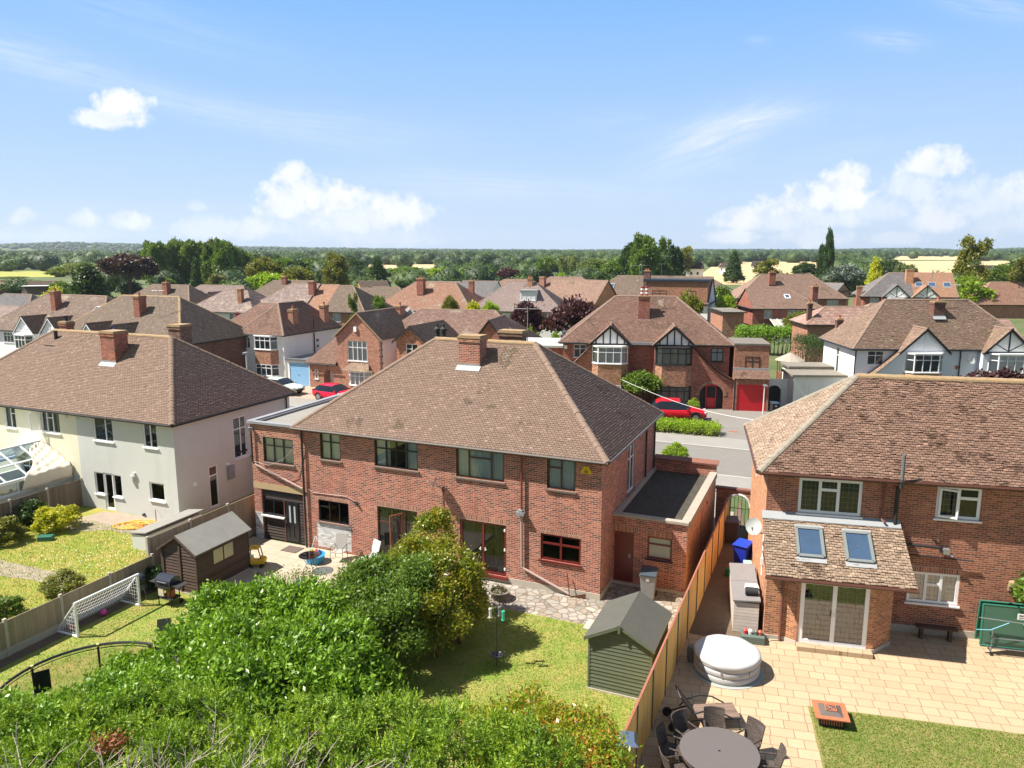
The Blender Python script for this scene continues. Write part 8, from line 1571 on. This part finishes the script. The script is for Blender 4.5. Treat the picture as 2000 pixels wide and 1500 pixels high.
tufts('grass','patchy grass at the bottom right beside the sandstone',lambda g:tuple(LC(g.uniform(.98,8),g.uniform(-8.5,-3.7),.008)),35000,.035,4)
# ---- far fields ----
m_wheat=simple('ripe wheat',(.50,.37,.19),.95,.08,.02); m_yel=simple('yellow green field',(.30,.30,.06),.95,.1,.02)
def field(pts,mat,z=.05): sheet('field',[at(a,b,0) for a,b in pts],z,mat)
field([(1340,556),(1700,556),(1990,548),(2060,545),(2060,510),(1870,509.5),(1500,511.5),(1400,514)],m_wheat); field([(1740,508),(1960,508),(1960,500.5),(1760,500)],m_wheat,.12); field([(700,526),(860,524),(850,516),(720,516.5)],m_wheat); field([(-40,543),(110,541),(100,530),(-40,528.5)],m_yel)
FR=[(1365,1425,521,550),(1455,1565,513,531),(1578,1606,512,520),(1742,1868,510,529),(1922,1966,510,518),(1752,1772,501,508),(1797,1872,501,508.5),(732,768,517,523),(812,838,517,523),(-20,38,530,539),(52,92,534,541),(0,60,486,489)]
hf=[(0,58,487.5,490.5),(143,158,486,488)]
# ---- woodland: rolling mass of crowns out to the hills ----
def woodland():
    rg=np.random.default_rng(77); C=[];Rr=[];LS=[];cnt=[]
    for (d0,d1,n,s0,s1,nl,ls) in ((195,420,360,3.2,6,480,.45),(420,1100,1700,4,9,190,.8),(1100,2600,3200,5,10,50,1.6),(2600,4300,3400,9,18,24,3.0)):
        for i in range(n):
            D=math.sqrt(rg.uniform(d0*d0,d1*d1)); px=rg.uniform(-160,2160); a=(px-1000)/FPX/1.0156; x=a*D*1.0156/1.0156; y=D; r=rg.uniform(s0,s1); hh=min(r*rg.uniform(.6,1.1),rg.uniform(5.2,8.0))
            if d0<400 and D<420: hh=r*rg.uniform(.65,1.0)
            z=hillh(x,y); hh=hh if D<2600 else rg.uniform(5,9); topz=z+hh*1.65; yt=750-FPX*math.tan(math.atan2(topz-CH,D)+PIT) ; yb=750-FPX*math.tan(math.atan2(z-CH,D)+PIT); wp=r/D*FPX
            if D<2600 and any(p0-wp<px<p1+wp and yb>q0+.5 and yt<q1-1 for p0,p1,q0,q1 in FR): continue
            if D<430 and (px<330 and D<330 and yt<500 and False): continue
            C.append((x,y,z+hh*.72)); Rr.append((r,r,hh)); LS.append(ls); cnt.append(nl)
    C=np.array(C);Rr=np.array(Rr);LS=np.array(LS);cnt=np.array(cnt); idx=np.repeat(np.arange(len(C)),cnt); N=len(idx)
    d=rg.normal(size=(N,3)); d/=np.linalg.norm(d,axis=1)[:,None]; d[:,2]=np.abs(d[:,2])*1.0-.25*(rg.random(N)<.5); 
    s=rg.uniform(.82,1.08,N)*(1+.12*np.sin(d[:,0]*6+idx)*np.sin(d[:,1]*6+idx*2.)); P=C[idx]+d*Rr[idx]*s[:,None]
    nrm=d*.9+rg.normal(size=(N,3))*.5; nrm/=np.linalg.norm(nrm,axis=1)[:,None]; t1=np.cross(nrm,rg.normal(size=(N,3))); t1/=np.linalg.norm(t1,axis=1)[:,None]; t2=np.cross(nrm,t1)
    L_=(LS[idx]*rg.uniform(.5,1.1,N))[:,None]; V_=np.stack([P-t1*L_,P-t2*L_*.6,P+t1*L_,P+t2*L_*.6],1).reshape(-1,3); cr=rg.random(len(C))**1.3; rnd=np.clip(cr[idx]*.75+rg.random(N)*.25,0,1)
    o=npmesh('woodland',V_,np.arange(N*4).reshape(-1,4),LM['woods'],rnd); tag(o,'rolling mass of hedgerow trees and woods stretching to the hills','woodland',None,'stuff')
    # lumpy crown bodies under the leaf clumps
    import bmesh; b=bmesh.new(); bmesh.ops.create_icosphere(b,subdivisions=2,radius=1); iv=np.array([v.co[:] for v in b.verts]); fi=np.array([[v.index for v in f.verts] for f in b.faces]); b.free(); M=len(C)
    jit=1+.16*np.sin(iv[None,:,0]*4+np.arange(M)[:,None])*np.sin(iv[None,:,1]*5+np.arange(M)[:,None]*1.7)+.1*rg.normal(size=(M,len(iv)))*.6
    V2=(C[:,None,:]+iv[None]*Rr[:,None,:]*.80*jit[:,:,None]).reshape(-1,3); F2=(fi[None]+np.arange(M)[:,None,None]*len(iv)).reshape(-1,3)
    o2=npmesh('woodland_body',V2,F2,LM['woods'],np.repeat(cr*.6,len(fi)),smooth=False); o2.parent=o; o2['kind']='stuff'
woodland()
# radio mast on the hill
p=atD(165,484,3900); m=MB(); m.tube([(0,0,0),(0,0,38)],1.2,5); m.tube([(0,0,36),(0,0,41)],3,6); o=m.build('radio_mast',m_metal); o.location=(p.x,p.y,p.z-20); tag(o,'tiny radio mast on the wooded hill at left','mast')
# ---- air ----
hz_=MB(); hz_.box(-5500,-60,-2,5500,6400,130); ho=hz_.build('haze',None or m_white); ho.data.materials.clear(); hm=bpy.data.materials.new('haze air'); hm.use_nodes=True; t=hm.node_tree; t.nodes.remove(t.nodes['Principled BSDF']); pv=t.nodes.new('ShaderNodeVolumePrincipled'); pv.inputs['Color'].default_value=(.72,.84,1,1); pv.inputs['Density'].default_value=.00009; pv.inputs['Anisotropy'].default_value=.2; t.links.new(pv.outputs[0],t.nodes['Material Output'].inputs['Volume']); ho.data.materials.append(hm); tag(ho,'pale summer haze over the far country','haze',None,'stuff')
S.cycles.volume_max_steps=64
